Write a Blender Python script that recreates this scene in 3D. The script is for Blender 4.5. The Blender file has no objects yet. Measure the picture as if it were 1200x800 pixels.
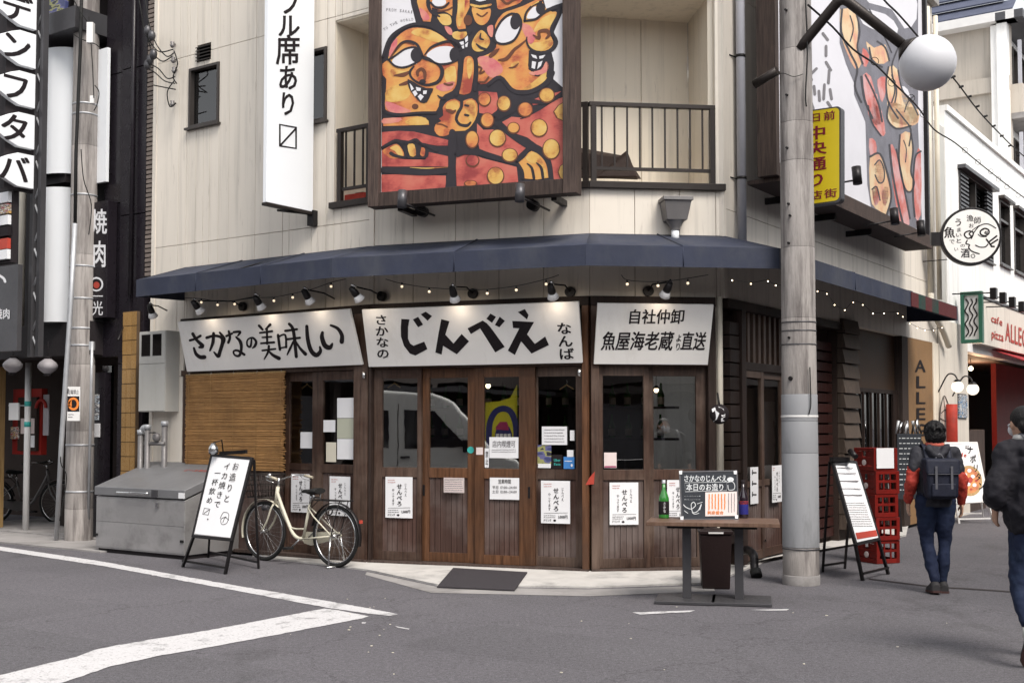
import bpy, math, random
from mathutils import Vector, Matrix
random.seed(7)
SC = bpy.context.scene
COL = SC.collection
R = math.radians
# ------------------------------------------------------------------ camera
F = 1380.0; PITCH = R(2.5); CAMZ = 1.55; CY = 500 - F * math.tan(PITCH)
cam = bpy.data.cameras.new('camera'); cam_o = bpy.data.objects.new('camera', cam); COL.objects.link(cam_o)
cam_o.location = (0, 0, CAMZ); cam_o.rotation_euler = (R(90) + PITCH, 0, 0)
cam.sensor_width = 36; cam.lens = 36 * F / 1200; cam.shift_y = (CY - 400) / 1200; cam.clip_end = 2000; cam.clip_start = .05
SC.camera = cam_o
# ------------------------------------------------------------------ light
SUN_EL, SUN_AZ = R(52), R(152)       # azimuth measured clockwise from +Y
w = bpy.data.worlds.new("World"); SC.world = w; w.use_nodes = True
nt = w.node_tree; nt.nodes.clear()
sky = nt.nodes.new('ShaderNodeTexSky'); sky.sky_type = 'NISHITA'; sky.sun_disc = False
sky.sun_elevation = SUN_EL; sky.sun_rotation = SUN_AZ; sky.air_density = 1.0; sky.dust_density = 1.5; sky.ozone_density = .6
hs = nt.nodes.new('ShaderNodeHueSaturation'); hs.inputs['Saturation'].default_value = .12
bg = nt.nodes.new('ShaderNodeBackground'); bg.inputs['Strength'].default_value = .115
ow = nt.nodes.new('ShaderNodeOutputWorld')
nt.links.new(sky.outputs[0], hs.inputs['Color']); nt.links.new(hs.outputs[0], bg.inputs[0]); nt.links.new(bg.outputs[0], ow.inputs[0])
sl = bpy.data.lights.new('sun', 'SUN'); sl.energy = 1.5; sl.angle = R(24); sl.color = (1, .93, .84)
so = bpy.data.objects.new('sun', sl); COL.objects.link(so)
sd = Vector((math.sin(SUN_AZ) * math.cos(SUN_EL), math.cos(SUN_AZ) * math.cos(SUN_EL), math.sin(SUN_EL)))
so.rotation_euler = sd.to_track_quat('Z', 'Y').to_euler(); so.location = (0, -5, 20)
SC.view_settings.view_transform = 'Standard'; SC.view_settings.look = 'None'
SC.view_settings.exposure = 1.28; SC.view_settings.gamma = 1
# ------------------------------------------------------------------ pixel to place
def ray(px, py):
    x = (px - 600) / F; y = (CY - py) / F
    c, s = math.cos(PITCH), math.sin(PITCH)
    return Vector((x, c - s * y, s + c * y))
O = Vector((0, 0, CAMZ))
def G(px, py, z=0):                                   # point on the ground
    d = ray(px, py); return O + d * ((z - CAMZ) / d.z)
def at(px, py, depth):
    d = ray(px, py); return O + d * (depth / d.y)
class Frame:
    def __init__(s, o, ang): s.o = Vector(o); s.a = ang; s.M = Matrix.Translation(s.o) @ Matrix.Rotation(ang, 4, 'Z'); s.I = s.M.inverted()
    def __call__(s, x, y, z): return s.M @ Vector((x, y, z))
class Wall(Frame):                                    # x along wall, -y out of it
    def __init__(s, p0, p1):
        p0 = Vector((p0[0], p0[1], 0)); d = Vector((p1[0], p1[1], 0)) - p0
        super().__init__(p0, math.atan2(d.y, d.x)); s.L = d.length; s.n = s.M.to_3x3() @ Vector((0, -1, 0))
    def uz(s, px, py, off=0):
        d = ray(px, py); q = s.o + s.n * off; t = (q - O).dot(s.n) / d.dot(s.n)
        l = s.I @ (O + d * t); return l.x, l.z
    def u(s, px, off=0, py=450): return s.uz(px, py, off)[0]
    def z(s, px, py, off=0): return s.uz(px, py, off)[1]
    def P(s, off): return lambda px, py, e=0: s(*((lambda q: (q[0], -off - e, q[1]))(s.uz(px, py, off + e))))
def plane3(a, b, c):                                  # tracing plane through three points, normal towards camera
    n = (b - a).cross(c - a).normalized()
    if n.dot(O - a) < 0: n = -n
    def P(px, py, e=0):
        d = ray(px, py); q = a + n * e
        return O + d * ((q - O).dot(n) / d.dot(n))
    P.n = n
    return P
ID = Frame((0, 0, 0), 0)
# ------------------------------------------------------------------ mesh builder (world coordinates through a frame)
def catmull(p, k=4, closed=False):
    out = []; n = len(p)
    if n < 3: return [tuple(q) for q in p]
    rng = range(n if closed else n - 1)
    for i in rng:
        g = (lambda j: p[j % n]) if closed else (lambda j: p[max(0, min(n - 1, j))])
        a, b, c, d = g(i - 1), g(i), g(i + 1), g(i + 2)
        for t in range(k):
            t /= k
            out.append(tuple(.5 * (2 * b[m] + (c[m] - a[m]) * t + (2 * a[m] - 5 * b[m] + 4 * c[m] - d[m]) * t * t + (3 * b[m] - a[m] - 3 * c[m] + d[m]) * t ** 3) for m in range(len(b))))
    if not closed: out.append(tuple(p[-1]))
    return out
class MB:
    def __init__(s, fr=ID): s.f = fr; s.v = []; s.fc = []; s.sm = []
    def add(s, pts): b = len(s.v); s.v += [s.f(*p) for p in pts]; return b
    def face(s, ix, sm=False): s.fc.append(tuple(ix)); s.sm.append(sm)
    def box(s, x0, x1, y0, y1, z0, z1):
        b = s.add([(x, y, z) for x in (x0, x1) for y in (y0, y1) for z in (z0, z1)])
        for q in ((0, 1, 3, 2), (4, 6, 7, 5), (0, 4, 5, 1), (2, 3, 7, 6), (0, 2, 6, 4), (1, 5, 7, 3)): s.face([b + i for i in q])
        return s
    def hexa(s, lo, hi):                              # two quads of 4 points each
        b = s.add(list(lo) + list(hi))
        s.face([b + 3, b + 2, b + 1, b]); s.face([b + 4, b + 5, b + 6, b + 7])
        for i in range(4): j = (i + 1) % 4; s.face([b + i, b + j, b + 4 + j, b + 4 + i])
        return s
    def beam(s, a, b, w, h, up=(0, 0, 1)):            # rectangular bar from a to b
        a, b = Vector(a), Vector(b); d = (b - a).normalized(); up = Vector(up)
        if abs(d.dot(up)) > .98: up = Vector((0, 1, 0))
        x = d.cross(up).normalized() * w / 2; y = x.cross(d).normalized() * h / 2
        return s.hexa([a - x - y, a + x - y, a + x + y, a - x + y], [b - x - y, b + x - y, b + x + y, b - x + y])
    def prism(s, pts, y0, y1):                        # polygon in x,z pushed along y
        n = len(pts); b = s.add([(x, y0, z) for x, z in pts] + [(x, y1, z) for x, z in pts])
        s.face(range(b, b + n)); s.face(range(b + 2 * n - 1, b + n - 1, -1))
        for i in range(n): j = (i + 1) % n; s.face([b + j, b + i, b + n + i, b + n + j])
        return s
    def slab(s, pts, z0, z1):                         # polygon in x,y pushed along z
        n = len(pts); b = s.add([(x, y, z0) for x, y in pts] + [(x, y, z1) for x, y in pts])
        s.face(range(b + n - 1, b - 1, -1)); s.face(range(b + n, b + 2 * n))
        for i in range(n): j = (i + 1) % n; s.face([b + i, b + j, b + n + j, b + n + i])
        return s
    def poly(s, pts): b = s.add(pts); s.face(range(b, b + len(pts))); return s
    def cyl(s, a, b, r, r2=None, n=12, caps=True, sm=True): return s.tube([a, b], [r, r if r2 is None else r2], n, caps, sm)
    def tube(s, path, r, n=8, caps=True, sm=True, flat=1.0, up0=None):
        P = [Vector(p) for p in path]; m = len(P)
        if not isinstance(r, (list, tuple)): r = [r] * m
        up = None; rings = []
        for i in range(m):
            d = (P[min(i + 1, m - 1)] - P[max(i - 1, 0)])
            d = d.normalized() if d.length > 1e-9 else Vector((0, 0, 1))
            if up is None:
                up = Vector(up0) if up0 else Vector((0, 0, 1))
                if abs(d.dot(up)) > .95: up = Vector((0, 1, 0)) if not up0 else Vector((1, 0, 0))
            x = d.cross(up)
            x = x.normalized() if x.length > 1e-6 else Vector((1, 0, 0))
            y = x.cross(d).normalized(); up = y
            rr = r[i] if isinstance(r[i], (tuple, list)) else (r[i], r[i] * flat)
            rings.append(s.add([P[i] + x * (math.cos(2 * math.pi * k / n) * rr[0]) + y * (math.sin(2 * math.pi * k / n) * rr[1]) for k in range(n)]))
        for a, b in zip(rings, rings[1:]):
            for k in range(n): j = (k + 1) % n; s.face([a + k, a + j, b + j, b + k], sm)
        if caps: s.face([rings[0] + k for k in range(n - 1, -1, -1)]); s.face([rings[-1] + k for k in range(n)])
        return s
    def ball(s, c, r, n=16, m=10, a0=0, a1=math.pi):
        if not isinstance(r, (tuple, list)): r = (r, r, r)
        b = s.add([(c[0] + r[0] * math.sin(a) * math.cos(t), c[1] + r[1] * math.sin(a) * math.sin(t), c[2] + r[2] * math.cos(a))
                   for a in [a0 + (a1 - a0) * i / m for i in range(m + 1)] for t in [2 * math.pi * k / n for k in range(n)]])
        for i in range(m):
            for k in range(n): j = (k + 1) % n; s.face([b + i * n + k, b + (i + 1) * n + k, b + (i + 1) * n + j, b + i * n + j], True)
        return s
    def lathe(s, prof, o=(0, 0, 0), n=16, sm=True):
        b = s.add([(o[0] + r * math.cos(2 * math.pi * k / n), o[1] + r * math.sin(2 * math.pi * k / n), o[2] + z) for r, z in prof for k in range(n)])
        for i in range(len(prof) - 1):
            for k in range(n): j = (k + 1) % n; s.face([b + i * n + k, b + i * n + j, b + (i + 1) * n + j, b + (i + 1) * n + k], sm)
        return s
    def torus(s, c, R_, r, ax='y', n=36, m=8, a0=0, a1=None):
        full = a1 is None; a1 = 2 * math.pi if full else a1; k = n if full else n + 1; pts = []
        for i in range(k):
            t = a0 + (a1 - a0) * i / n
            for j in range(m):
                p = 2 * math.pi * j / m; q = R_ + (r if not isinstance(r, tuple) else r[0]) * math.cos(p); h = (r if not isinstance(r, tuple) else r[1]) * math.sin(p)
                pts.append({'y': (c[0] + q * math.cos(t), c[1] + h, c[2] + q * math.sin(t)), 'z': (c[0] + q * math.cos(t), c[1] + q * math.sin(t), c[2] + h), 'x': (c[0] + h, c[1] + q * math.cos(t), c[2] + q * math.sin(t))}[ax])
        b = s.add(pts)
        for i in range(n if full else n):
            i2 = (i + 1) % k
            for j in range(m): j2 = (j + 1) % m; s.face([b + i * m + j, b + i2 * m + j, b + i2 * m + j2, b + i * m + j2], True)
        return s
    # traced shapes on a plane P(px,py,e)
    def tpoly(s, P, pts, e=0, smooth=0):
        if smooth: pts = catmull(pts, smooth, True)
        return s.poly([P(x, y, e) for x, y in pts])
    def stroke(s, P, pts, w, e=0, k=5, closed=False):
        if not isinstance(w, (list, tuple)): w = [w] * len(pts)
        q = catmull([(x, y, ww) for (x, y), ww in zip(pts, w)], k, closed) if len(pts) > 2 else [(x, y, ww) for (x, y), ww in zip(pts, w)]
        if closed: q.append(q[0])
        n = len(q); L = []; Rr = []
        for i in range(n):
            a, b = q[max(0, i - 1)], q[min(n - 1, i + 1)]
            if closed and i in (0, n - 1): a, b = q[-2], q[1]
            dx, dy = b[0] - a[0], b[1] - a[1]; l = math.hypot(dx, dy) or 1; nx, ny = -dy / l, dx / l; h = q[i][2] / 2
            L.append((q[i][0] + nx * h, q[i][1] + ny * h)); Rr.append((q[i][0] - nx * h, q[i][1] - ny * h))
        b0 = s.add([P(x, y, e) for x, y in L] + [P(x, y, e) for x, y in Rr])
        for i in range(n - 1): s.face([b0 + i, b0 + i + 1, b0 + n + i + 1, b0 + n + i])
        if not closed:                               # rounded ends
            for i, sg in ((0, -1), (n - 1, 1)):
                x, y, ww = q[i]; a = q[1] if i == 0 else q[-2]; ang = math.atan2(y - a[1], x - a[0])
                c = [(x + math.cos(ang + t) * ww / 2, y + math.sin(ang + t) * ww / 2) for t in [math.pi * (j / 4 - .5) for j in range(5)]]
                s.tpoly(P, c, e)
        return s
    def ell(s, P, cx, cy, rx, ry, e=0, rot=0, n=16):
        return s.tpoly(P, [(cx + rx * math.cos(t) * math.cos(rot) - ry * math.sin(t) * math.sin(rot), cy + rx * math.cos(t) * math.sin(rot) + ry * math.sin(t) * math.cos(rot)) for t in [2 * math.pi * i / n for i in range(n)]], e)
    def text(s, txt, Q, bold=0, vertical=False):     # Q(a,b) maps the unit square to a place
        adv = [GLY[(c, bold)][2] if ord(c) < 256 else 1.0 for c in txt]; tot = sum(adv); x = 0
        for i, c in enumerate(txt):
            vs, fs, _ = GLY[(c, bold)]
            if vertical: m = lambda p, i=i: Q(p[0] if ord(c) > 255 else p[0] + .5 - adv[i] / 2, 1 - (i + 1) / len(txt) + (p[1] + .12) / len(txt))
            else: m = lambda p, x=x: Q((x + p[0]) / tot, p[1] + .12)
            nn = None
            for k, (dx, dy) in enumerate({0: ((0, 0),), 1: ((-.011, 0), (.011, .004)), 2: ((-.02, -.012), (.02, -.012), (.02, .012), (-.02, .012))}[bold]):
                q = [Vector(m((p[0] + dx, p[1] + dy))) for p in vs]
                if k and len(q) > 2:
                    if nn is None:
                        f = fs[0]; nn = (q[f[1]] - q[f[0]]).cross(q[f[2]] - q[f[0]]); nn = nn.normalized() if nn.length > 1e-12 else Vector((0, 0, 0))
                    q = [p + nn * .0004 * k for p in q]
                b = s.add(q)
                for f in fs: s.face([b + j for j in f])
            x += adv[i]
        return s
    def build(s, name, mat, parent=None, kind=None, label=None, bevel=0, shade=None):
        me = bpy.data.meshes.new(name)
        if parent is not None:
            I = WM[parent.name].inverted(); vs = [I @ v for v in s.v]
        else: vs = s.v
        me.from_pydata(vs, [], s.fc); me.polygons.foreach_set('use_smooth', s.sm); me.update()
        me.materials.append(M(mat))
        o = bpy.data.objects.new(name, me); COL.objects.link(o)
        if parent is not None: o.parent = parent; WM[o.name] = WM[parent.name]
        else: WM[o.name] = Matrix.Identity(4)
        if kind: o['kind'] = kind
        if label: o['label'] = label
        if bevel:
            b = o.modifiers.new('bevel', 'BEVEL'); b.width = bevel; b.segments = 2; b.limit_method = 'ANGLE'; b.harden_normals = True
        return o
def build_print(lv, parent):
    s = MB(); mats = []; mi = []
    for (mat, l), mb in sorted(lv.items(), key=lambda q: q[0][1]):
        if mat not in mats: mats.append(mat)
        b = len(s.v); s.v += mb.v; s.fc += [tuple(b + i for i in f) for f in mb.fc]; s.sm += mb.sm; mi += [mats.index(mat)] * len(mb.fc)
    o = s.build('print', mats[0], parent)
    for x in mats[1:]: o.data.materials.append(M(x))
    o.data.polygons.foreach_set('material_index', mi); return o
WM = {}
def tag(o, label, cat, group=None, kind=None):
    o['label'] = label; o['category'] = cat
    if group: o['group'] = group
    if kind: o['kind'] = kind
    return o
def thing(name, label, cat, loc, rz=0, group=None):
    o = bpy.data.objects.new(name, None); COL.objects.link(o); o.empty_display_size = .2
    o.location = loc; o.rotation_euler = (0, 0, rz)
    WM[o.name] = Matrix.Translation(Vector(loc)) @ Matrix.Rotation(rz, 4, 'Z')
    return tag(o, label, cat, group)
def wthing(W, name, label, cat, u, z, off=0, group=None): return thing(name, label, cat, W(u, -off, z), W.a, group)
def dup(root, loc, rz, label):
    r = root.copy(); COL.objects.link(r); r.location = loc; r.rotation_euler = (0, 0, rz); r['label'] = label
    def rec(a, b):
        for c in KIDS[a.name]:
            d = c.copy(); COL.objects.link(d); d.parent = b; rec(c, d)
    rec(root, r); return r
def kids():
    k = {o.name: [] for o in SC.objects}
    for o in SC.objects:
        if o.parent: k[o.parent.name].append(o)
    return k
def rect(x0, x1, y0, y1): return [(x0, y0), (x1, y0), (x1, y1), (x0, y1)]
def quadQ(a, b, c, d):                                # BL BR TR TL
    a, b, c, d = map(Vector, (a, b, c, d))
    return lambda s, t: (a * (1 - s) + b * s) * (1 - t) + (d * (1 - s) + c * s) * t
def pxQ(P, x0, y0, x1, y1, e=.002, sh=0):            # px box (x0,y0 top left) -> unit square, sh leans the top to the right
    return lambda s, t: P(x0 + (x1 - x0) * s + sh * (t - .5), y1 + (y0 - y1) * t, e)
# ------------------------------------------------------------------ glyphs
TXT0 = '内平テー漁すめ石さかなのんばブル席あり自社仲卸魚屋海老蔵より直送デンフタバ焼肉一光千日前中央通り商店街お造とイカきで杯飲め本日じべえせへろやってます〼営業時間定休日喫煙可能店当いとのうま酒漁師ナポリタン0123456789,円:~ABCDEFGHIJKLMNOPQRSTUVWXYZ&.abcdefghijklmnopqrstuvwxyz!ドリンク料理生ビールー赤白駐輪禁止月火水木金土・刺身盛合揚げ物飯汁鍋'
GLY = {}
def load_glyphs():
    obs = []
    for bold in (0,):
        for c in sorted(set(TXT0)):
            cu = bpy.data.curves.new('g', 'FONT'); cu.body = c; cu.resolution_u = 2
            o = bpy.data.objects.new('g', cu); COL.objects.link(o); obs.append((c, bold, o))
    bpy.context.view_layer.update(); dg = bpy.context.evaluated_depsgraph_get()
    for c, bold, o in obs:
        e = o.evaluated_get(dg); m = e.to_mesh()
        vs = [(v.co.x, v.co.y) for v in m.vertices]; fs = [tuple(p.vertices) for p in m.polygons]
        w_ = (max(v[0] for v in vs) + .06) if vs else .35
        GLY[(c, bold)] = (vs, fs, w_); e.to_mesh_clear()
    for c, bold, o in obs:
        cu = o.data; bpy.data.objects.remove(o); bpy.data.curves.remove(cu)
    GLY[(' ', 0)] = ([], [], .35)
    for (c, b), g in list(GLY.items()): GLY[(c, 1)] = g; GLY[(c, 2)] = g
load_glyphs()
# ------------------------------------------------------------------ materials
MATS = {}
def M(n):
    if n in MATS: return MATS[n]
    MATS[n] = MK[n](n); return MATS[n]
def base(name):
    m = bpy.data.materials.new(name); m.use_nodes = True; t = m.node_tree; t.nodes.clear()
    o = t.nodes.new('ShaderNodeOutputMaterial'); b = t.nodes.new('ShaderNodeBsdfPrincipled'); t.links.new(b.outputs[0], o.inputs[0])
    return m, t, b
def N(t, k, **kw):
    n = t.nodes.new(k)
    for a, v in kw.items():
        if a in n.inputs: n.inputs[a].default_value = v
        else: setattr(n, a, v)
    return n
def noise(t, scale, stretch=(1, 1, 1), detail=6, rough=.6, coord='Object'):
    tc = N(t, 'ShaderNodeTexCoord'); mp = N(t, 'ShaderNodeMapping'); mp.inputs['Scale'].default_value = stretch
    n = N(t, 'ShaderNodeTexNoise', Scale=scale, Detail=detail, Roughness=rough)
    if coord == 'World':
        g = N(t, 'ShaderNodeNewGeometry'); t.links.new(g.outputs['Position'], mp.inputs[0])
    else: t.links.new(tc.outputs[coord], mp.inputs[0])
    t.links.new(mp.outputs[0], n.inputs['Vector']); return n
def ramp(t, src, stops):
    r = N(t, 'ShaderNodeValToRGB'); e = r.color_ramp.elements
    while len(e) < len(stops): e.new(.5)
    for i, (p, c) in enumerate(stops): e[i].position = p; e[i].color = (*c, 1) if len(c) == 3 else c
    t.links.new(src, r.inputs[0]); return r
def mix(t, fac, a, b, mode='MIX'):
    m = N(t, 'ShaderNodeMix', data_type='RGBA', blend_type=mode)
    for s, v in ((0, fac), (6, a), (7, b)):
        if hasattr(v, 'is_output') or hasattr(v, 'links'): t.links.new(v, m.inputs[s])
        else: m.inputs[s].default_value = v if s == 0 else (*v, 1)
    return m.outputs[2]
def bump(t, b, src, strength, dist=.01):
    n = N(t, 'ShaderNodeBump', Strength=strength, Distance=dist); t.links.new(src, n.inputs['Height']); t.links.new(n.outputs[0], b.inputs['Normal'])
def plain(col, rough=.6, metal=0, var=.18, scale=3, stretch=(1, 1, 1), bmp=.15, bs=40, spec=.28, dirt=None, rnd=0, dscale=1.5, dst=(1, 1, 1), damt=(.5, .75)):
    def f(name):
        m, t, b = base(name)
        n = noise(t, scale, stretch); c = ramp(t, n.outputs[0], [(.25, tuple(x * (1 - var) for x in col)), (.75, tuple(min(1, x * (1 + var * .6)) for x in col))]).outputs[0]
        if dirt:
            d = noise(t, dscale, dst, 8, .7); k = ramp(t, d.outputs[0], [(damt[0], (0, 0, 0)), (damt[1], (1, 1, 1))]).outputs[0]
            c = mix(t, k, c, dirt)
        if rnd:
            oi = N(t, 'ShaderNodeObjectInfo'); mr = N(t, 'ShaderNodeMapRange'); mr.inputs[3].default_value = 1 - rnd; mr.inputs[4].default_value = 1 + rnd * .6
            t.links.new(oi.outputs['Random'], mr.inputs[0]); hv = N(t, 'ShaderNodeHueSaturation'); t.links.new(c, hv.inputs['Color']); t.links.new(mr.outputs[0], hv.inputs['Value']); c = hv.outputs[0]
        t.links.new(c, b.inputs['Base Color']); b.inputs['Metallic'].default_value = metal; b.inputs['Specular IOR Level'].default_value = spec
        n2 = noise(t, bs, stretch, 4)
        rr = ramp(t, n2.outputs[0], [(.2, (max(0, rough - .12),) * 3), (.8, (min(1, rough + .1),) * 3)]); t.links.new(rr.outputs[0], b.inputs['Roughness'])
        if bmp: bump(t, b, n2.outputs[0], bmp)
        return m
    return f
def wood(c1, c2, rough=.55, worn=None, sc=5, wamt=(.5, .8), spec=.22):
    def f(name):
        m, t, b = base(name)
        n = noise(t, sc, (9, 9, .55), 8, .65); n2 = noise(t, 1.3, (1, 1, 1), 5, .6)
        c = ramp(t, n.outputs[0], [(.3, c1), (.7, c2)]).outputs[0]
        oi = N(t, 'ShaderNodeObjectInfo'); hv = N(t, 'ShaderNodeHueSaturation'); mr = N(t, 'ShaderNodeMapRange'); mr.inputs[3].default_value = .72; mr.inputs[4].default_value = 1.2
        t.links.new(oi.outputs['Random'], mr.inputs[0]); t.links.new(mr.outputs[0], hv.inputs['Value']); t.links.new(c, hv.inputs['Color']); c = hv.outputs[0]
        if worn:
            k = ramp(t, n2.outputs[0], [(wamt[0], (0, 0, 0)), (wamt[1], (1, 1, 1))]).outputs[0]
            k2 = mix(t, 1.0, k, n.outputs[0], 'MULTIPLY'); c = mix(t, k2, c, worn)
        t.links.new(c, b.inputs['Base Color']); b.inputs['Specular IOR Level'].default_value = spec
        t.links.new(ramp(t, n.outputs[0], [(.2, (rough - .15,) * 3), (.8, (rough + .15,) * 3)]).outputs[0], b.inputs['Roughness'])
        bump(t, b, n.outputs[0], .35, .006)
        return m
    return f
def glass(tint=(.55, .56, .55), ior=1.9, rough=.01, wob=.02):
    def f(name):
        m = bpy.data.materials.new(name); m.use_nodes = True; t = m.node_tree; t.nodes.clear()
        o = t.nodes.new('ShaderNodeOutputMaterial'); tr = N(t, 'ShaderNodeBsdfTransparent'); tr.inputs[0].default_value = (*tint, 1)
        gl = N(t, 'ShaderNodeBsdfGlossy', Roughness=rough); gl.inputs[0].default_value = (.95, .95, .95, 1)
        fr = N(t, 'ShaderNodeFresnel', IOR=ior); mx = N(t, 'ShaderNodeMixShader')
        n = noise(t, 2.2, (1, 1, 1), 2, .4); bp = N(t, 'ShaderNodeBump', Strength=wob, Distance=.05)
        t.links.new(n.outputs[0], bp.inputs['Height']); t.links.new(bp.outputs[0], gl.inputs['Normal'])
        ge = N(t, 'ShaderNodeNewGeometry'); mb_ = N(t, 'ShaderNodeMath', operation='SUBTRACT', use_clamp=True); t.links.new(fr.outputs[0], mb_.inputs[0]); t.links.new(ge.outputs['Backfacing'], mb_.inputs[1])
        t.links.new(mb_.outputs[0], mx.inputs[0]); t.links.new(tr.outputs[0], mx.inputs[1]); t.links.new(gl.outputs[0], mx.inputs[2]); t.links.new(mx.outputs[0], o.inputs[0])
        return m
    return f
def emit(col, s):
    def f(name):
        m, t, b = base(name); b.inputs['Base Color'].default_value = (*col, 1); b.inputs['Emission Color'].default_value = (*col, 1); b.inputs['Emission Strength'].default_value = s
        return m
    return f
def siding(col):
    def f(name):
        m, t, b = base(name)
        n = noise(t, 1.1, (1, 1, .4), 5, .55, 'World'); c = ramp(t, n.outputs[0], [(.3, tuple(x * .93 for x in col)), (.7, tuple(x * 1.03 for x in col))]).outputs[0]
        st = noise(t, 3.0, (3, 3, .12), 6, .65, 'World'); k = ramp(t, st.outputs[0], [(.5, (0, 0, 0)), (.75, (.6, .6, .6))]).outputs[0]
        c = mix(t, k, c, tuple(x * .55 for x in col))
        sp = noise(t, 7, (2.5, 2.5, .25), 8, .7, 'World'); k = ramp(t, sp.outputs[0], [(.60, (0, 0, 0)), (.70, (.4, .4, .4))]).outputs[0]
        c = mix(t, k, c, (.25, .2, .17))
        oi = N(t, 'ShaderNodeObjectInfo'); hv = N(t, 'ShaderNodeHueSaturation'); mr = N(t, 'ShaderNodeMapRange'); mr.inputs[3].default_value = .955; mr.inputs[4].default_value = 1.02
        t.links.new(oi.outputs['Random'], mr.inputs[0]); t.links.new(mr.outputs[0], hv.inputs['Value']); t.links.new(c, hv.inputs['Color'])
        t.links.new(hv.outputs[0], b.inputs['Base Color']); b.inputs['Roughness'].default_value = .55; b.inputs['Specular IOR Level'].default_value = .35
        n3 = noise(t, 3, (1, 1, 1), 3, .5, 'World'); bump(t, b, n3.outputs[0], .25, .01)
        return m
    return f
def asphalt(name):
    m, t, b = base(name)
    n = noise(t, .35, (1, 1, 1), 6, .6, 'World'); f = noise(t, 90, (1, 1, 1), 3, .8, 'World'); p = noise(t, 2.6, (1, .45, 1), 7, .7, 'World')
    c = ramp(t, n.outputs[0], [(.3, (.100, .095, .105)), (.7, (.130, .124, .135))]).outputs[0]
    c = mix(t, .8, c, ramp(t, f.outputs[0], [(.3, (.15, .15, .15)), (.5, (.5, .5, .5)), (.72, (.9, .9, .9))]).outputs[0], 'OVERLAY')
    k = ramp(t, p.outputs[0], [(.55, (0, 0, 0)), (.78, (.55, .55, .55))]).outputs[0]; c = mix(t, k, c, (.075, .072, .075))
    vo = N(t, 'ShaderNodeTexVoronoi', feature='DISTANCE_TO_EDGE', Scale=.42); g = N(t, 'ShaderNodeNewGeometry'); wn = noise(t, 1.6, (1, 1, 1), 5, .7, 'World')
    va = N(t, 'ShaderNodeVectorMath', operation='ADD'); t.links.new(g.outputs['Position'], va.inputs[0]); t.links.new(wn.outputs['Color'], va.inputs[1]); t.links.new(va.outputs[0], vo.inputs['Vector'])
    ck = ramp(t, vo.outputs['Distance'], [(0, (.5, .5, .5)), (.006, (0, 0, 0))]).outputs[0]; c = mix(t, ck, c, (.03, .028, .03))
    sp = noise(t, 14, (1, 1, 1), 2, .5, 'World'); k = ramp(t, sp.outputs[0], [(.77, (0, 0, 0)), (.79, (.5, .5, .5))]).outputs[0]; c = mix(t, k, c, (.3, .3, .3))
    t.links.new(c, b.inputs['Base Color']); b.inputs['Roughness'].default_value = .82; b.inputs['Specular IOR Level'].default_value = .3
    bk = N(t, 'ShaderNodeTexBrick'); bk.inputs['Scale'].default_value = .23; bk.inputs['Mortar Size'].default_value = .0; bk.inputs['Color1'].default_value = (.90, .90, .90, 1); bk.inputs['Color2'].default_value = (1.08, 1.07, 1.08, 1); bk.inputs['Bias'].default_value = -.2
    va2 = N(t, 'ShaderNodeVectorRotate', rotation_type='Z_AXIS'); va2.inputs['Angle'].default_value = .6; t.links.new(g.outputs['Position'], va2.inputs['Vector']); t.links.new(va2.outputs[0], bk.inputs['Vector'])
    c = mix(t, .8, c, bk.outputs['Color'], 'MULTIPLY'); f3 = noise(t, 28, (1, 1, 1), 4, .85, 'World'); c = mix(t, .55, c, ramp(t, f3.outputs[0], [(.35, (.25, .25, .25)), (.65, (.78, .78, .78))]).outputs[0], 'OVERLAY')
    oi = noise(t, .9, (1, .5, 1), 6, .62, 'World'); k = ramp(t, oi.outputs[0], [(.58, (0, 0, 0)), (.70, (.5, .5, .5))]).outputs[0]; c = mix(t, k, c, (.05, .048, .05)); t.links.new(c, b.inputs['Base Color'])
    bump(t, b, f.outputs[0], .8, .01); return m
def roadpaint(name):
    m, t, b = base(name)
    f = noise(t, 60, (1, 1, 1), 5, .8, 'World'); p = noise(t, 3.5, (1, 1, 1), 8, .75, 'World')
    c = ramp(t, f.outputs[0], [(.2, (.44, .43, .44)), (.6, (.58, .57, .58))]).outputs[0]
    k = ramp(t, p.outputs[0], [(.55, (0, 0, 0)), (.62, (.75, .75, .75))]).outputs[0]; c = mix(t, k, c, (.20, .195, .2))
    f2 = noise(t, 45, (1, 1, 1), 3, .75, 'World'); k = ramp(t, f2.outputs[0], [(.58, (0, 0, 0)), (.66, (.85, .85, .85))]).outputs[0]; c = mix(t, k, c, (.17, .165, .17))
    t.links.new(c, b.inputs['Base Color']); b.inputs['Roughness'].default_value = .7; bump(t, b, f.outputs[0], .4, .004); return m
def cane(name):
    m, t, b = base(name)
    n = noise(t, 5, (1.5, 1.5, 40), 6, .7, 'World'); n2 = noise(t, 1.2, (2, 2, 2), 4, .6, 'World')
    c = ramp(t, n.outputs[0], [(.3, (.20, .095, .03)), (.55, (.44, .24, .085)), (.75, (.62, .38, .17))]).outputs[0]
    c = mix(t, ramp(t, n2.outputs[0], [(.45, (0, 0, 0)), (.7, (.6, .6, .6))]).outputs[0], c, (.2, .1, .035))
    t.links.new(c, b.inputs['Base Color']); b.inputs['Roughness'].default_value = .6; bump(t, b, n.outputs[0], .4, .005); return m
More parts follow.
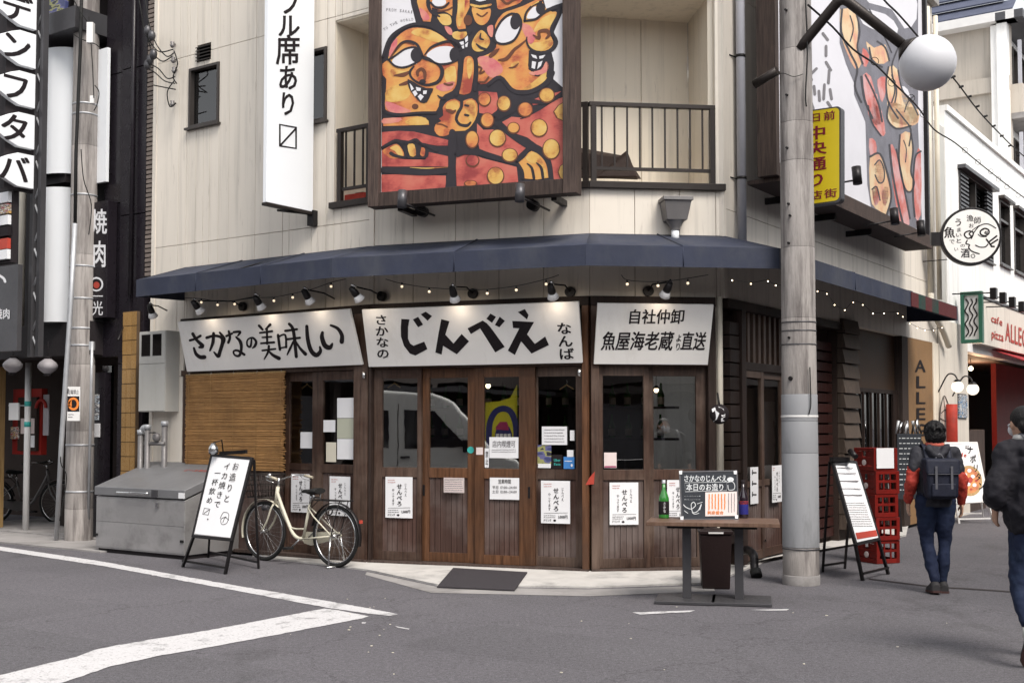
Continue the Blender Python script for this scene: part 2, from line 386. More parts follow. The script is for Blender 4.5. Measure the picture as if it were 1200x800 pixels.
def paint3(a, b_, c_, sc=4, rough=.6):                # brushy three colour paint of the murals
    def f(name):
        m, t, b = base(name)
        n = noise(t, sc, (1, 1, 1), 3, .5, 'World'); n2 = noise(t, sc * 6, (1, 1, 3), 5, .7, 'World')
        mm = N(t, 'ShaderNodeMath', operation='MULTIPLY_ADD'); mm.inputs[1].default_value = .22; t.links.new(n2.outputs[0], mm.inputs[0]); t.links.new(n.outputs[0], mm.inputs[2])
        c = ramp(t, mm.outputs[0], [(.46, a), (.58, b_), (.74, c_)]).outputs[0]
        t.links.new(c, b.inputs['Base Color']); b.inputs['Roughness'].default_value = rough; return m
    return f
def patchy(cols, rough=.5, sc=6):                     # printed paper: busy small print
    def f(name):
        m, t, b = base(name)
        n = noise(t, sc, (1, 1, 2.5), 2, .4, 'World'); c = ramp(t, n.outputs[0], [(.3 + .4 * i / len(cols), x) for i, x in enumerate(cols)]); c.color_ramp.interpolation = 'CONSTANT'
        t.links.new(c.outputs[0], b.inputs['Base Color']); b.inputs['Roughness'].default_value = rough; return m
    return f
WB = (.085, .042, .026); WB2 = (.19, .095, .055)
MK = dict(
    asphalt=asphalt, road_paint=roadpaint,
    siding=siding((.72, .66, .58)), siding_lightened=siding((.82, .74, .62)), white_wall=siding((.90, .89, .87)), beige_wall=siding((.50, .45, .39)), shade_toned_wall=plain((.26, .15, .07), .7, var=.15, dirt=(.15, .09, .05)), dim_ply=wood((.05, .03, .02), (.11, .065, .04), .6),  # second siding colour is lightened to paint light into the dark balcony
    concrete=plain((.30, .285, .28), .85, var=.2, scale=2, bmp=.4, bs=50, dirt=(.17, .16, .155), dscale=1.2, damt=(.5, .7)),
    apron=plain((.50, .48, .46), .85, var=.15, scale=3, bmp=.3, bs=60, dirt=(.25, .24, .235), dscale=2.2, damt=(.5, .72)),
    pole=plain((.33, .305, .29), .85, var=.3, scale=5, stretch=(1, 1, .25), bmp=.5, bs=70, dirt=(.14, .125, .12), dscale=3, dst=(3, 3, .25), damt=(.45, .62)),
    pole_sleeve=plain((.27, .275, .29), .6, var=.12, scale=1.5, stretch=(1, 1, .3), bmp=.1, dirt=(.12, .12, .125), dscale=1.4, dst=(2, 2, .5), damt=(.5, .75)),
    dark_wood=wood((.014, .009, .008), (.04, .025, .02), .6, (.07, .052, .044), 5),
    door_wood=wood((.024, .013, .010), (.085, .045, .031), .5, (.17, .125, .10), 4, (.42, .64), .25),
    warm_wood=wood((.05, .022, .011), (.17, .078, .038), .42, (.045, .03, .024), 4, (.42, .66), .28),
    panel_wood=wood((.045, .025, .02), (.085, .047, .038), .55, (.18, .15, .14), 3, (.42, .62), .22),
    board_wood=wood((.028, .020, .018), (.095, .068, .058), .75, (.02, .014, .013), 6),
    table_wood=wood((.075, .045, .032), (.15, .092, .066), .45, (.18, .12, .09), 4),
    gold_wood=wood((.28, .17, .07), (.5, .33, .15), .5),
    blue_fabric=plain((.034, .040, .066), .8, var=.25, scale=1.2, bmp=.6, bs=5, dirt=(.062, .066, .08), dscale=1.6, dst=(1, 1, .5), damt=(.45, .75)),
    red_awning=plain((.3, .02, .025), .7), striped_green=plain((.02, .05, .04), .8, dirt=(.05,.03,.03)), striped_red=plain((.10, .02, .022), .8, dirt=(.07,.03,.03)),
    sign_white=plain((.84, .82, .79), .45, var=.06, scale=2, bmp=.05, dirt=(.68, .65, .61), dscale=2, dst=(2, 2, .3), damt=(.55, .9)),
    ink=plain((.012, .008, .010), .8, var=.3, bmp=0), ink_grey=plain((.16, .15, .16), .6, bmp=0), red_ink=plain((.45, .06, .04), .6, bmp=0), maroon=plain((.20, .012, .03), .5, bmp=0),
    orange_ink=plain((.75, .22, .04), .6, bmp=0), chalk=plain((.62, .64, .66), .9, var=.3, scale=60, bmp=0),
    black_metal=plain((.018, .016, .017), .4, .3, var=.3, scale=12, bmp=.08), brown_metal=plain((.030, .024, .022), .45, .3, var=.2),
    steel=plain((.46, .45, .45), .36, .6, var=.16, scale=1.6, stretch=(1, 1, 2.2), bmp=.12, bs=3.5, dirt=(.25, .24, .24), dscale=2.5, damt=(.5, .8)),
    steel_top=plain((.24, .24, .25), .5, .5, var=.15, scale=2, bmp=.1, bs=5), chrome=plain((.6, .6, .6), .22, 1, var=.1, bmp=0),
    steel_dark=plain((.09, .088, .095), .42, .5, var=.25, scale=1.5, bmp=.1), galv=plain((.45, .46, .48), .5, .4, var=.15, scale=6, bmp=.1),
    pipe_grey=plain((.40, .40, .44), .5, var=.1, scale=4), pipe_cream=plain((.62, .57, .48), .5, var=.1), white_paint=plain((.72, .71, .70), .45, var=.1, bmp=.05),
    box_cream=plain((.46, .45, .42), .5, var=.06, bmp=.05, dirt=(.36, .34, .3), dscale=2, dst=(2, 2, .4), damt=(.55, .9)),
    window_frame=plain((.06, .052, .048), .4, .3), rubber=plain((.014, .014, .014), .75, bmp=.2), mat_grey=plain((.045, .04, .045), .95, var=.2, scale=30, bmp=.6, bs=300),
    glass=glass((.86, .86, .84), 3.5), glass_dark=glass((.25, .25, .26), 1.7), window_glass=glass((.35, .36, .38), 1.8, wob=.0),
    interior=plain((.035, .022, .018), .8), interior_floor=plain((.08, .06, .05), .6), black_panel=plain((.016, .013, .017), .3, var=.3, scale=1, bmp=.05, bs=5),
    black_matte=plain((.02, .016, .018), .7, var=.2), white_plastic=plain((.78, .80, .83), .35, var=.03, scale=.8, bmp=0), paper=plain((.76, .76, .78), .6, var=.05, bmp=.05), paper_warm=plain((.62, .58, .48), .6, var=.06, bmp=.05),
    paper_green=plain((.46, .47, .38), .6, var=.06), paper_pink=plain((.70, .60, .58), .6, var=.08), yellow_paint=plain((.68, .52, .02), .4, var=.06, bmp=0), tile_yellow=plain((.34, .20, .075), .3, var=.12, rnd=.15, bmp=.03),
    tile_joint=plain((.12, .08, .05), .8), louver=plain((.20, .165, .145), .7, var=.2, rnd=.15), shingle=wood((.04, .03, .024), (.11, .082, .065), .7, (.03, .022, .018)), shutter_red=wood((.022, .008, .007), (.05, .016, .013), .5),  # shingle and shutter tones darkened to carry the awning's shade
    cane=cane, m_white=plain((.66, .65, .68), .5, var=.04, bmp=0), m_dark=plain((.030, .026, .032), .55, var=.25, scale=5, bmp=0),
    m_orange=paint3((.30, .05, .03), (.56, .20, .06), (.60, .31, .08)), m_yellow=paint3((.36, .12, .04), (.58, .33, .08), (.62, .42, .13), 6), m_red=paint3((.26, .035, .035), (.45, .09, .07), (.50, .14, .10), 4),
    m_pink=paint3((.5, .10, .12), (.55, .16, .16), (.6, .25, .18), 5), m_brown=plain((.13, .05, .03), .6, bmp=0),
    m_haze_w=plain((.62, .61, .65), .5, var=.04, bmp=0), m_haze_d=plain((.15, .145, .17), .5, var=.3, scale=4, bmp=0), m_haze_o=paint3((.55, .25, .18), (.60, .36, .20), (.62, .48, .30), 3), m_haze_r=paint3((.48, .1, .08), (.52, .18, .16), (.55, .3, .3), 4),  # pale tones put a glass reflection's haze into the second painting's colours
    bulb_on=emit((1, .78, .5), 4), bulb_white=emit((1, .88, .7), .55), bulb_dim=emit((1, .8, .55), .35), lamp_glass=plain((.75, .74, .74), .25, var=.03, bmp=0), globe_white=plain((.58, .58, .61), .4, var=.05, scale=1.5, bmp=0),
    cream_paint=plain((.62, .59, .48), .3, var=.05, bmp=0), cream_grip=plain((.5, .45, .35), .6), green_bottle=plain((.03, .19, .03), .12, var=.1, bmp=0, spec=.8), dark_bottle=plain((.02, .012, .018), .12, bmp=0, spec=.8), blue_label=plain((.03, .03, .20), .4, bmp=0),
    chalkboard=plain((.030, .034, .042), .8, var=.25, scale=7, bmp=.05), crate_red=plain((.17, .012, .009), .4, var=.25, scale=6, rnd=.2, bmp=.05, dirt=(.12, .015, .012), dscale=4), bin_dark=plain((.016, .008, .008), .5, var=.2),
    skin=plain((.50, .30, .21), .55, var=.06, bmp=.05), hair=plain((.008, .007, .008), .5, var=.4, scale=30, stretch=(1, 1, .3), bmp=.9, bs=140), jacket_dark=plain((.028, .028, .036), .75, var=.25, scale=9, bmp=.6, bs=14),
    jacket_red=plain((.42, .045, .03), .65, var=.3, scale=9, bmp=.5, bs=14), collar_red=plain((.6, .14, .10), .7), backpack_navy=plain((.012, .014, .028), .65, var=.25, scale=8, bmp=.4, bs=22), jeans=plain((.010, .016, .042), .85, var=.3, scale=7, bmp=.4, bs=25, dirt=(.016, .03, .06), dscale=3),
    shoe_dark=plain((.03, .028, .03), .7), sole_white=plain((.55, .54, .52), .6), sole_dark=plain((.06, .03, .028), .8), strap_grey=plain((.10, .1, .115), .6), black_cloth=plain((.014, .013, .018), .8, var=.35, scale=6, bmp=.8, bs=9),
    slate=plain((.085, .095, .14), .6, var=.2, scale=4, rnd=.1), green_metal=plain((.03, .12, .08), .45), red_lantern=emit((.30, .012, .012), .12), red_wall=plain((.32, .02, .015), .6), lantern_grey=plain((.40, .38, .40), .6, var=.1), sky_blue_poster=patchy([(.05, .15, .3), (.5, .55, .6), (.12, .12, .14), (.6, .6, .6)], sc=9),
    colour_poster=patchy([(.3, .05, .05), (.55, .5, .45), (.1, .1, .12), (.5, .3, .1), (.6, .6, .58)], sc=12), purple_poster=patchy([(.05, .06, .16), (.12, .12, .26), (.3, .3, .12), (.02, .02, .04)], sc=7), teal=plain((.05, .42, .38), .5), van_white=plain((.72, .73, .70), .25, var=.04, bmp=0, spec=.6), van_glass=plain((.02, .02, .025), .08, bmp=0, spec=.8), opp_wall=plain((.10, .085, .08), .8), opp_wall2=plain((.05, .04, .038), .8), magenta=plain((.35, .03, .12), .5), navy=plain((.02, .03, .16), .5), olive_yellow=plain((.55, .50, .03), .45), blue_card=plain((.06, .22, .55), .45), gas_grey=plain((.20, .19, .19), .5, .4),
)
# ================================================================== the plan of the place
A = G(434, 657, .05); B = G(692, 668, .05); C = G(832, 666, .05)
DL = Vector((-2000, 1380, 0)).normalized(); DR = Vector((950, 1380, 0)).normalized()
_d = (C - B); _d.z = 0
WC0 = Wall(B, C)
D = WC0(WC0.u(850), 0, .05)
WL = Wall(A + DL * 12, A); WB = Wall(A, B); WC = Wall(B, D); WR = Wall(D, D + DR * 10)
UL = WL.u(178)                       # left end of the corner building on its left wall
UE = WR.u(1099)                      # far end on its right wall
def isect(p, d, q, e):
    k = d.x * e.y - d.y * e.x; t = ((q.x - p.x) * e.y - (q.y - p.y) * e.x) / k
    return Vector((p.x + d.x * t, p.y + d.y * t, 0))
def dirv(W): return W.M.to_3x3() @ Vector((1, 0, 0))
def off_poly(off, u0=None, u1=None):                 # the corner line pushed outward by off: four walls, five points
    Ws = [WL, WB, WC, WR]; P_ = [W.o + W.n * off for W in Ws]
    r = [WL(UL if u0 is None else u0, -off, 0)]
    for i in range(3): r.append(isect(P_[i], dirv(Ws[i]), P_[i + 1], dirv(Ws[i + 1])))
    r.append(WR(UE if u1 is None else u1, -off, 0)); return r
LW = [None] * 4
# ------------------------------------------------------------------ ground
g = MB(); n = 14
g.poly([(-900, -900, 0), (900, -900, 0), (900, 900, 0), (-900, 900, 0)])
g.build('road', 'asphalt', kind='structure')
# concrete apron sloping from the doors down to the street
inn = off_poly(-.3, WL.u(300), WR.u(1060)); outl = [G(296, 652), G(430, 668.5), G(512, 686), G(690, 689), G(835, 684), G(905, 655), G(1062, 628)]
ap = MB(); top = [G(296, 640, .05), G(434, 657, .05), G(530, 661, .05), G(692, 668, .05), G(850, 665.5, .05), WR(WR.u(905), 0, .05), WR(WR.u(1062), 0, .05)]
b0 = ap.add(top); b1 = ap.add([p + Vector((0, 0, .018)) for p in outl]); b2 = ap.add([p - Vector((0, 0, .01)) for p in outl])
inn7 = [top[0] + DL.cross(Vector((0, 0, 1))) * -.0] 
b3 = ap.add([Vector((p.x + .25 * (0 if i < 5 else -1), p.y + .35, .05)) for i, p in enumerate(top)])
for i in range(6):
    ap.face([b1 + i, b1 + i + 1, b0 + i + 1, b0 + i]); ap.face([b2 + i, b2 + i + 1, b1 + i + 1, b1 + i]); ap.face([b0 + i, b0 + i + 1, b3 + i + 1, b3 + i])
ap.build('pavement', 'apron', kind='structure')
gut = MB()                                            # worn strip of older concrete along the apron
go = [G(430, 669.5, .003), G(512, 687, .003), G(690, 690, .003), G(835, 685.5, .003)]; g2 = [G(428, 673, .003), G(505, 694, .003), G(690, 698, .003), G(838, 692, .003)]
k0 = gut.add(go + g2)
for i in range(3): gut.face([k0 + 4 + i, k0 + 5 + i, k0 + i + 1, k0 + i])
gut.build('kerb_strip', 'concrete', kind='structure')
ns = MB(WL); ns.box(-1.5, UL + .2, -.9, .5, -.01, .02); ns.build('pavement', 'concrete', kind='structure')
def wob(pts, z, amp=.0035, step=.05):
    out = []; P0 = [G(x, y, z) for x, y in pts]
    for a, b_ in zip(P0, P0[1:] + P0[:1]):
        k = max(1, int((b_ - a).length / step)); nn = Vector((-(b_ - a).y, (b_ - a).x, 0)).normalized()
        for i in range(k): out.append(a.lerp(b_, i / k) + nn * random.gauss(0, amp) * (1 if random.random() < .8 else 2.2))
    return out
rp = MB(); rp.poly(wob([(x, y) for x, y in ((-60, 623), (0, 639.8), (120, 657.5), (250, 681), (400, 706.5), (467, 719), (457, 721), (432, 718.5), (380, 711), (250, 686.5), (120, 662.5), (0, 644.5), (-60, 629))], .004))
rp.build('road_marking', 'road_paint', kind='structure')
rp = MB(); rp.poly(wob([(x, y) for x, y in ((-60, 812), (0, 790.5), (55, 777), (90, 769), (110, 761), (140, 755), (175, 749), (250, 737), (380, 712.4), (398, 714.8), (434, 721.8), (430, 723), (335, 741), (250, 757), (190, 767), (130, 780), (70, 800), (0, 822), (-60, 845))], .0045))
rp.build('road_marking', 'road_paint', kind='structure')
rp = MB()
for q in (((741, 717), (815, 714.5), (808, 716.6), (750, 719.4)), ((879, 714), (925, 713), (922, 714.6), (900, 714.8)), ((463, 733), (480, 736), (479, 737), (466, 734.6)), ((424, 728.5), (429, 728.5), (428, 730), (424, 730))): rp.poly([G(x, y, .0046) for x, y in q])
rp.build('road_marking', 'road_paint', kind='structure')
rp = MB(); random.seed(11)
for i in range(26):
    p = G(random.choice([random.uniform(250, 1150), random.uniform(400, 480)]), random.uniform(700, 797), .005); r_ = random.uniform(.004, .012)
    rp.slab([(p.x + r_ * random.uniform(.5, 1.3) * math.cos(a), p.y + r_ * random.uniform(.5, 1.6) * math.sin(a)) for a in (0, 1.3, 2.6, 3.9, 5.1)], .004, .007)
rp.build('litter', 'paper_warm', kind='stuff')
rs = MB(); pts = [(1018, 677), (1050, 681), (1090, 686), (1140, 689), (1200, 693), (1260, 697)]
k0 = rs.add([G(x, y, .0035) for x, y in pts] + [G(x, y + 1.5, .0035) for x, y in pts])
for i in range(5): rs.face([k0 + 6 + i, k0 + 7 + i, k0 + i + 1, k0 + i])
rs.build('road_seam', 'black_matte', kind='structure')
# ================================================================== the corner building
bld = thing('corner_building', 'cream panelled corner restaurant building with chamfered front and dark wooden ground floor', 'building', tuple(WB(WB.L / 2, 0, 0)), WB.a)
TOP = 8.6; ZL = 4.15; ZH = 6.3; ZF = 2.93
# solid core walls (inside, dark) with openings kept clear
def core(W, u0, u1, z0, z1, y0=.03, y1=.2, name='wall', mat='interior'): m = MB(W); m.box(u0, u1, y0, y1, z0, z1); return m.build(name, mat, bld)
def cut(u0, u1, z0, z1, ops):                         # rectangles left once the openings are taken out
    us = sorted({u0, u1, *[x for o in ops for x in o[:2] if u0 < x < u1]}); out = []
    for a, b in zip(us, us[1:]):
        iv = [(z0, z1)]
        for o in ops:
            if o[0] < b - 1e-4 and o[1] > a + 1e-4:
                nv = []
                for p, q in iv:
                    if o[2] > p: nv.append((p, min(q, o[2])))
                    if o[3] < q: nv.append((max(p, o[3]), q))
                iv = [(p, q) for p, q in nv if q - p > .02]
        out += [(a, b, p, q) for p, q in iv]
    return out
def rz(W, x0, x1, y0, y1, off=0):                     # px rectangle on a wall -> u0,u1,z0,z1
    ym = (y0 + y1) / 2; u0, u1 = W.u(x0, off, ym), W.u(x1, off, ym); xm = (x0 + x1) / 2
    return (u0, u1, W.z(xm, y1, off), W.z(xm, y0, off))
opL = [rz(WL, 222, 257, 77, 147), rz(WL, 231, 247, 52, 71), rz(WL, 340, 383, 60, 145), (WL.u(392, 0, 150), WL.L, ZL, ZH)]
opB = [(0, WB.L, ZL, ZH)]; opC = [(0, WC.u(838, 0, 150), ZL, ZH)]
def panels(W, u0, u1, rows, ops, step=.5, mat='siding', th=.028, parent=bld):
    k = max(1, round((u1 - u0) / step)); st = (u1 - u0) / k
    for r0, r1 in zip(rows, rows[1:]):
        for i in range(k):
            a, b = u0 + st * i, u0 + st * (i + 1)
            for p, q, s, t in cut(a, b, r0, r1, ops):
                m = MB(W); g1 = .003
                m.box(p + g1, q - g1, -.0 + random.uniform(-.001, .001), th, s + g1, t - g1)
                m.build('panel', mat, parent, bevel=.002)
def backing(W, u0, u1, z0, z1, ops, mat='siding_lightened', parent=bld, y0=.03, y1=.18):
    m = MB(W)
    for p, q, s, t in cut(u0, u1, z0, z1, ops): m.box(p, q, y0, y1, s, t)
    m.build('wall', mat, parent)
SEAM = 3.9
panels(WL, UL, WL.L, [2.2, SEAM, 6.35, TOP], opL + [(WL.u(215), WL.L, 0, ZF)])
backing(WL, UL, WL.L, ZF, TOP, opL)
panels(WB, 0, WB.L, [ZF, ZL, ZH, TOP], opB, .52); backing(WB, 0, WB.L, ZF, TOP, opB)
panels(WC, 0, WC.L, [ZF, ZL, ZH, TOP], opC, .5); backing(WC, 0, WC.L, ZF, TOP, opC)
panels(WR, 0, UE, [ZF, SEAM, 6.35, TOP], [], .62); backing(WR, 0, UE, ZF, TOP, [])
panels(WL, UL, WL.u(214), [0, 2.2], [], .5); core(WL, UL, WL.u(214), 0, ZF)
# corner trims
for W, u in ((WL, UL), (WL, WL.L), (WR, 0)):
    m = MB(W); m.box(u - .035, u + .035, -.012, .05, ZF if u != UL else 0, ZL - .06 if u == WL.L else TOP); m.build('corner_trim', 'siding', bld)
m = MB(WL); m.box(UL, UL + .1, .2, 6, 0, TOP); m.build('side_wall', 'siding', bld)
ro = off_poly(.12); ri = off_poly(-6)
m = MB(); m.slab([(p.x, p.y) for p in ro] + [(ro[-1].x - 7, ro[-1].y + 5), (ro[0].x + 6, ro[0].y + 8)], TOP, TOP + .25); m.build('roof', 'concrete', bld)
# balcony: floor slab edge, ledge, soffit, back wall, side walls
inb = off_poly(-1.0, WL.u(392, 0, 150)); oub = off_poly(-.02, WL.u(392, 0, 150))
def bp(lst, i): return (lst[i].x, lst[i].y)
uc = WC.u(838, 0, 150); cr = WC(uc, .02, 0); cri = WC(uc, 1.08, 0)
fl = [bp(oub, 0), bp(oub, 1), bp(oub, 2), (cr.x, cr.y), (cri.x, cri.y), bp(inb, 2), bp(inb, 1), bp(inb, 0)]
m = MB(); m.slab(fl, ZL - .14, ZL - .02); m.build('balcony_floor', 'siding_lightened', bld)
m = MB(); m.slab(fl, ZH - .014, ZH + .1); m.build('soffit', 'siding_lightened', bld)
wl_in = WL(WL.u(392, 0, 150), .98, 0)
back = [wl_in, inb[1], inb[2], cri]
for i in range(3):
    W = Wall(back[i], back[i + 1]); panels(W, 0, W.L, [ZL - .02, ZH], [], .55, 'siding_lightened'); 
    m = MB(W); m.box(0, W.L, .03, .15, ZL, ZH); m.build('wall', 'siding_lightened', bld)
W = Wall(cri, cr); panels(W, 0, W.L, [ZL - .02, ZH], [], .6, 'siding_lightened')
p = WL(WL.u(392, 0, 150), .02, 0); W = Wall(p, wl_in); panels(W, 0, W.L, [ZL - .02, ZH], [], .6, 'siding_lightened')
for W, u0, u1 in ((WL, WL.u(389, 0, 225), WL.L + .01), (WB, -.01, WB.L + .01), (WC, -.01, WC.u(849, 0, 212))):
    m = MB(W); m.box(u0, u1, -.06, .12, ZL - .07, ZL); m.build('ledge', 'brown_metal', bld, bevel=.004)
def railing(W, u0, u1, label, h=.86):
    t = wthing(W, 'balcony_railing', label, 'railing', u0, ZL, 0, 'railings on the first floor balcony')
    m = MB(W); m.box(u0, u1, -.02, .04, ZL + h - .045, ZL + h); m.build('top_rail', 'brown_metal', t, bevel=.004)
    m = MB(W); m.box(u0 + .03, u1 - .03, -.005, .025, ZL + .13, ZL + .165); m.build('bottom_rail', 'brown_metal', t)
    for u in (u0 + .02, u1 - .06): m = MB(W); m.box(u, u + .055, -.02, .035, ZL, ZL + h - .045); m.build('post', 'brown_metal', t)
    k = int((u1 - u0) / .128); ba = None
    for i in range(1, k):
        u = u0 + (u1 - u0) * i / k
        if ba is None: m = MB(W); m.box(u - .009, u + .009, 0, .018, ZL + .165, ZL + h - .045); ba = m.build('baluster', 'brown_metal', t); u00 = u
        else: c = ba.copy(); COL.objects.link(c); c.parent = t; v = W.M.to_3x3() @ Vector((u - u00, 0, 0)); c.location = Matrix.Rotation(-W.a, 3, 'Z') @ v
railing(WL, WL.u(395, 0, 180), WL.L - .02, 'short brown balcony railing left of the big painting')
railing(WB, .02, WB.L - .01, 'brown balcony railing partly hidden behind the big painting')
railing(WC, .0, WC.u(838, 0, 160), 'brown metal balcony railing right of the big painting')
# something folded on the balcony floor
t = thing('tarpaulin', 'dark brown folded tarpaulin lying on the balcony behind the railing', 'tarpaulin', tuple(WC(.3, .5, ZL)), WC.a)
m = MB(WC); P_ = WC.P(-.5)
def wz(px, py, off): q = WC.uz(px, py, off); return (q[0], -off, q[1])
m.hexa([wz(672, 209, -.7), wz(752, 210, -.7), wz(745, 207, -.3), wz(672, 208, -.3)], [wz(674, 172, -.65), wz(728, 182, -.65), wz(737, 186, -.35), wz(674, 178, -.35)])
m.hexa([wz(700, 209, -.32), wz(748, 211, -.32), wz(746, 207, -.2), wz(700, 207, -.2)], [wz(722, 186, -.3), wz(734, 176, -.3), wz(736, 179, -.24), wz(724, 190, -.24)])
m.build('folded_sheet', 'interior', t, bevel=.01)
t = wthing(WL, 'red_box', 'small red case on the balcony behind the left railing', 'box', WL.u(420, 0, 210), ZL)
m = MB(WL); u = WL.u(409, -.2, 215); m.box(u, u + .32, .12, .34, ZL, ZL + .11); m.build('case', 'jacket_red', t, bevel=.01); m = MB(WL); m.box(u + .1, u + .22, .2, .26, ZL + .11, ZL + .135); m.build('handle', 'black_metal', t)
# windows and vent of the left wall
def window(W, r, parent, y=.05, mat='window_frame', fw=.035, mull=0, gl='window_glass', name='window', sill=True):
    u0, u1, z0, z1 = r; m = MB(W)
    m.box(u0, u0 + fw, -.02, y + .03, z0, z1); m.box(u1 - fw, u1, -.02, y + .03, z0, z1); m.box(u0 + fw, u1 - fw, -.02, y + .03, z1 - fw, z1); m.box(u0 + fw, u1 - fw, -.02, y + .03, z0, z0 + fw)
    for i in range(mull): x = u0 + (u1 - u0) * (i + 1) / (mull + 1); m.box(x - .015, x + .015, 0, y, z0 + fw, z1 - fw)
    f = m.build(name, mat, parent, bevel=.003)
    if sill: m = MB(W); m.box(u0 - .03, u1 + .03, -.06, .02, z0 - .03, z0 - .002); m.build('sill', mat, f)
    m = MB(W); m.box(u0 + fw, u1 - fw, y, y + .006, z0 + fw, z1 - fw); m.build('pane', gl, f)
    m = MB(W); m.box(u0, u1, y + .1, y + .12, z0, z1); m.build('blind', 'interior', f)
    return f
window(WL, opL[0], bld); window(WL, opL[2], bld)
u0, u1, z0, z1 = opL[1]; m = MB(WL); m.box(u0, u1, .04, .06, z0, z1); v = m.build('vent', 'black_matte', bld)
for i in range(5):
    z = z0 + (z1 - z0) * i / 5; m = MB(WL); m.hexa([(u0, -.03, z), (u1, -.03, z), (u1, .03, z + .02), (u0, .03, z + .02)], [(u0, -.03, z + .012), (u1, -.03, z + .012), (u1, .03, z + .032), (u0, .03, z + .032)]); m.build('slat', 'brown_metal', v)
# ------------------------------------------------------------------ ground floor structure
ZD = 2.2                                              # top of the doors
def bx(W, u0, u1, y0, y1, z0, z1, name, mat, par=bld, bev=.003, mb=None): m = MB(W); m.box(u0, u1, y0, y1, z0, z1); return m.build(name, mat, par, bevel=bev)
for W, u0, u1 in ((WL, WL.u(214), WL.L), (WB, 0, WB.L), (WC, 0, WC.u(838))):
    bx(W, u0, u1, .04, .16, ZD + .08, ZF - .08, 'wall', 'dark_wood'); bx(W, u0, u1, -.05, .14, ZF - .1, ZF, 'beam', 'dark_wood'); bx(W, u0 + .001, u1 - .001, -.03, .14, ZD, ZD + .07, 'lintel', 'door_wood')
# posts
bx(WL, WL.u(418.5), WL.L - .005, -.06, .12, .05, ZF - .1, 'post', 'door_wood'); bx(WB, .0, WB.u(438), -.065, .12, .05, ZF - .101, 'post', 'dark_wood')
pB = bx(WB, WB.u(684), WB.L - .002, -.07, .12, .05, ZF - .102, 'post', 'warm_wood'); bx(WC, 0.002, WC.u(701), -.06, .12, .05, ZF - .103, 'post', 'door_wood')
bx(WC, WC.u(829), WC.u(838), -.04, .12, .05, ZF - .104, 'post', 'dark_wood'); bx(WC, WC.u(838.5), WC.L - .03, -.02, .12, .05, ZF, 'pillar', 'siding_lightened')
# red triangle mark on the post
def door(W, u0, u1, wood_, pane_r, y=.0, zb=.07, panel='panel_wood', zg=1.10, zp=.99, ztop=2.09, handle=None, name='door'):
    z1 = ZD - .002; g0, g1 = pane_r; m = MB(W); d = .045
    m.box(u0 + .003, g0, y, y + d, zb, z1); m.box(g1, u1 - .003, y, y + d, zb, z1)
    f = m.build(name, wood_, bld, bevel=.003)
    for za, zb_ in ((ztop, z1), (zp, zg), (zb, .17)): m = MB(W); m.box(g0, g1, y + .002, y + d - .002, za, zb_); m.build('rail', wood_, f, bevel=.003)
    m = MB(W); m.box(g0, g1, y + .02, y + .026, zg, ztop); m.build('pane', 'glass', f)
    k = 7; st = (g1 - g0) / k; m = MB(W)
    for i in range(k): m.box(g0 + st * i + .003, g0 + st * (i + 1) - .003, y + .018, y + .034, .17, zp)
    m.box(g0, g1, y + .03, y + .04, .17, zp); pn = m.build('panelling', panel, f)
    if handle:
        hx, hz = handle; m = MB(W); m.box(hx - .012, hx + .012, y - .006, y, hz - .06, hz + .06); m.build('handle', 'black_metal', f, bevel=.002)
    return f
ub = WB.u
dB = [door(WB, ub(438), ub(494), 'door_wood', (ub(448), ub(489)), 0.0), door(WB, ub(493), ub(556), 'warm_wood', (ub(501), ub(546)), .05, handle=(ub(495), .85)),
      door(WB, ub(556.3), ub(627), 'warm_wood', (ub(567), ub(608)), .0, handle=(ub(620), .85)), door(WB, ub(622), ub(684), 'door_wood', (ub(628), ub(673)), .05)]
uc_ = WC.u
dC = [door(WC, uc_(701.5), uc_(761), 'door_wood', (uc_(706.5), uc_(754)), .0), door(WC, uc_(757), uc_(829), 'door_wood', (uc_(767), uc_(817)), .05)]
ul = WL.u
dL = [door(WL, ul(330), ul(368), 'door_wood', (ul(335), ul(366)), .06, zg=1.12, zp=1.04), door(WL, ul(366), ul(419), 'door_wood', (ul(378), ul(416)), .0, zg=1.12, zp=1.02)]
# wall under and behind the bamboo blind
bx(WL, ul(216), ul(330), .0, .05, .05, 1.05, 'wall', 'panel_wood'); bx(WL, ul(216), ul(222), -.02, .08, .05, ZD, 'post', 'door_wood')
m = MB(WL); m.box(ul(222), ul(330), .06, .066, 1.05, ZD); m.build('pane', 'glass', bld)
# threshold
for W, a, b_ in ((WL, ul(214), WL.L), (WB, 0, WB.L), (WC, 0, WC.u(838))): bx(W, a, b_, -.08, .14, .03, .068, 'threshold', 'board_wood')
# inside of the restaurant
it = off_poly(-.35, ul(214), WR.u(1000)); bk = off_poly(-3.2, ul(214), WR.u(1000))
m = MB(); ring = [(p.x, p.y) for p in it] + [(p.x, p.y) for p in reversed(bk)]
m.slab([(p.x, p.y) for p in off_poly(-.14, ul(214), WR.u(1000))] + [(p.x, p.y) for p in reversed(bk)], .03, .055); m.build('interior_floor', 'interior_floor', bld)
m = MB(); m.slab(ring, 2.75, 2.8); m.build('interior_ceiling', 'interior', bld)
for i in range(4):
    W = Wall(bk[i], bk[i + 1])
    if W.L > .1: bx(W, 0, W.L, 0, .1, .05, 2.78, 'interior_wall', 'interior')
W = Wall(bk[0], it[0]); bx(W, 0, W.L, 0, .08, .05, 2.75, 'interior_wall', 'interior')
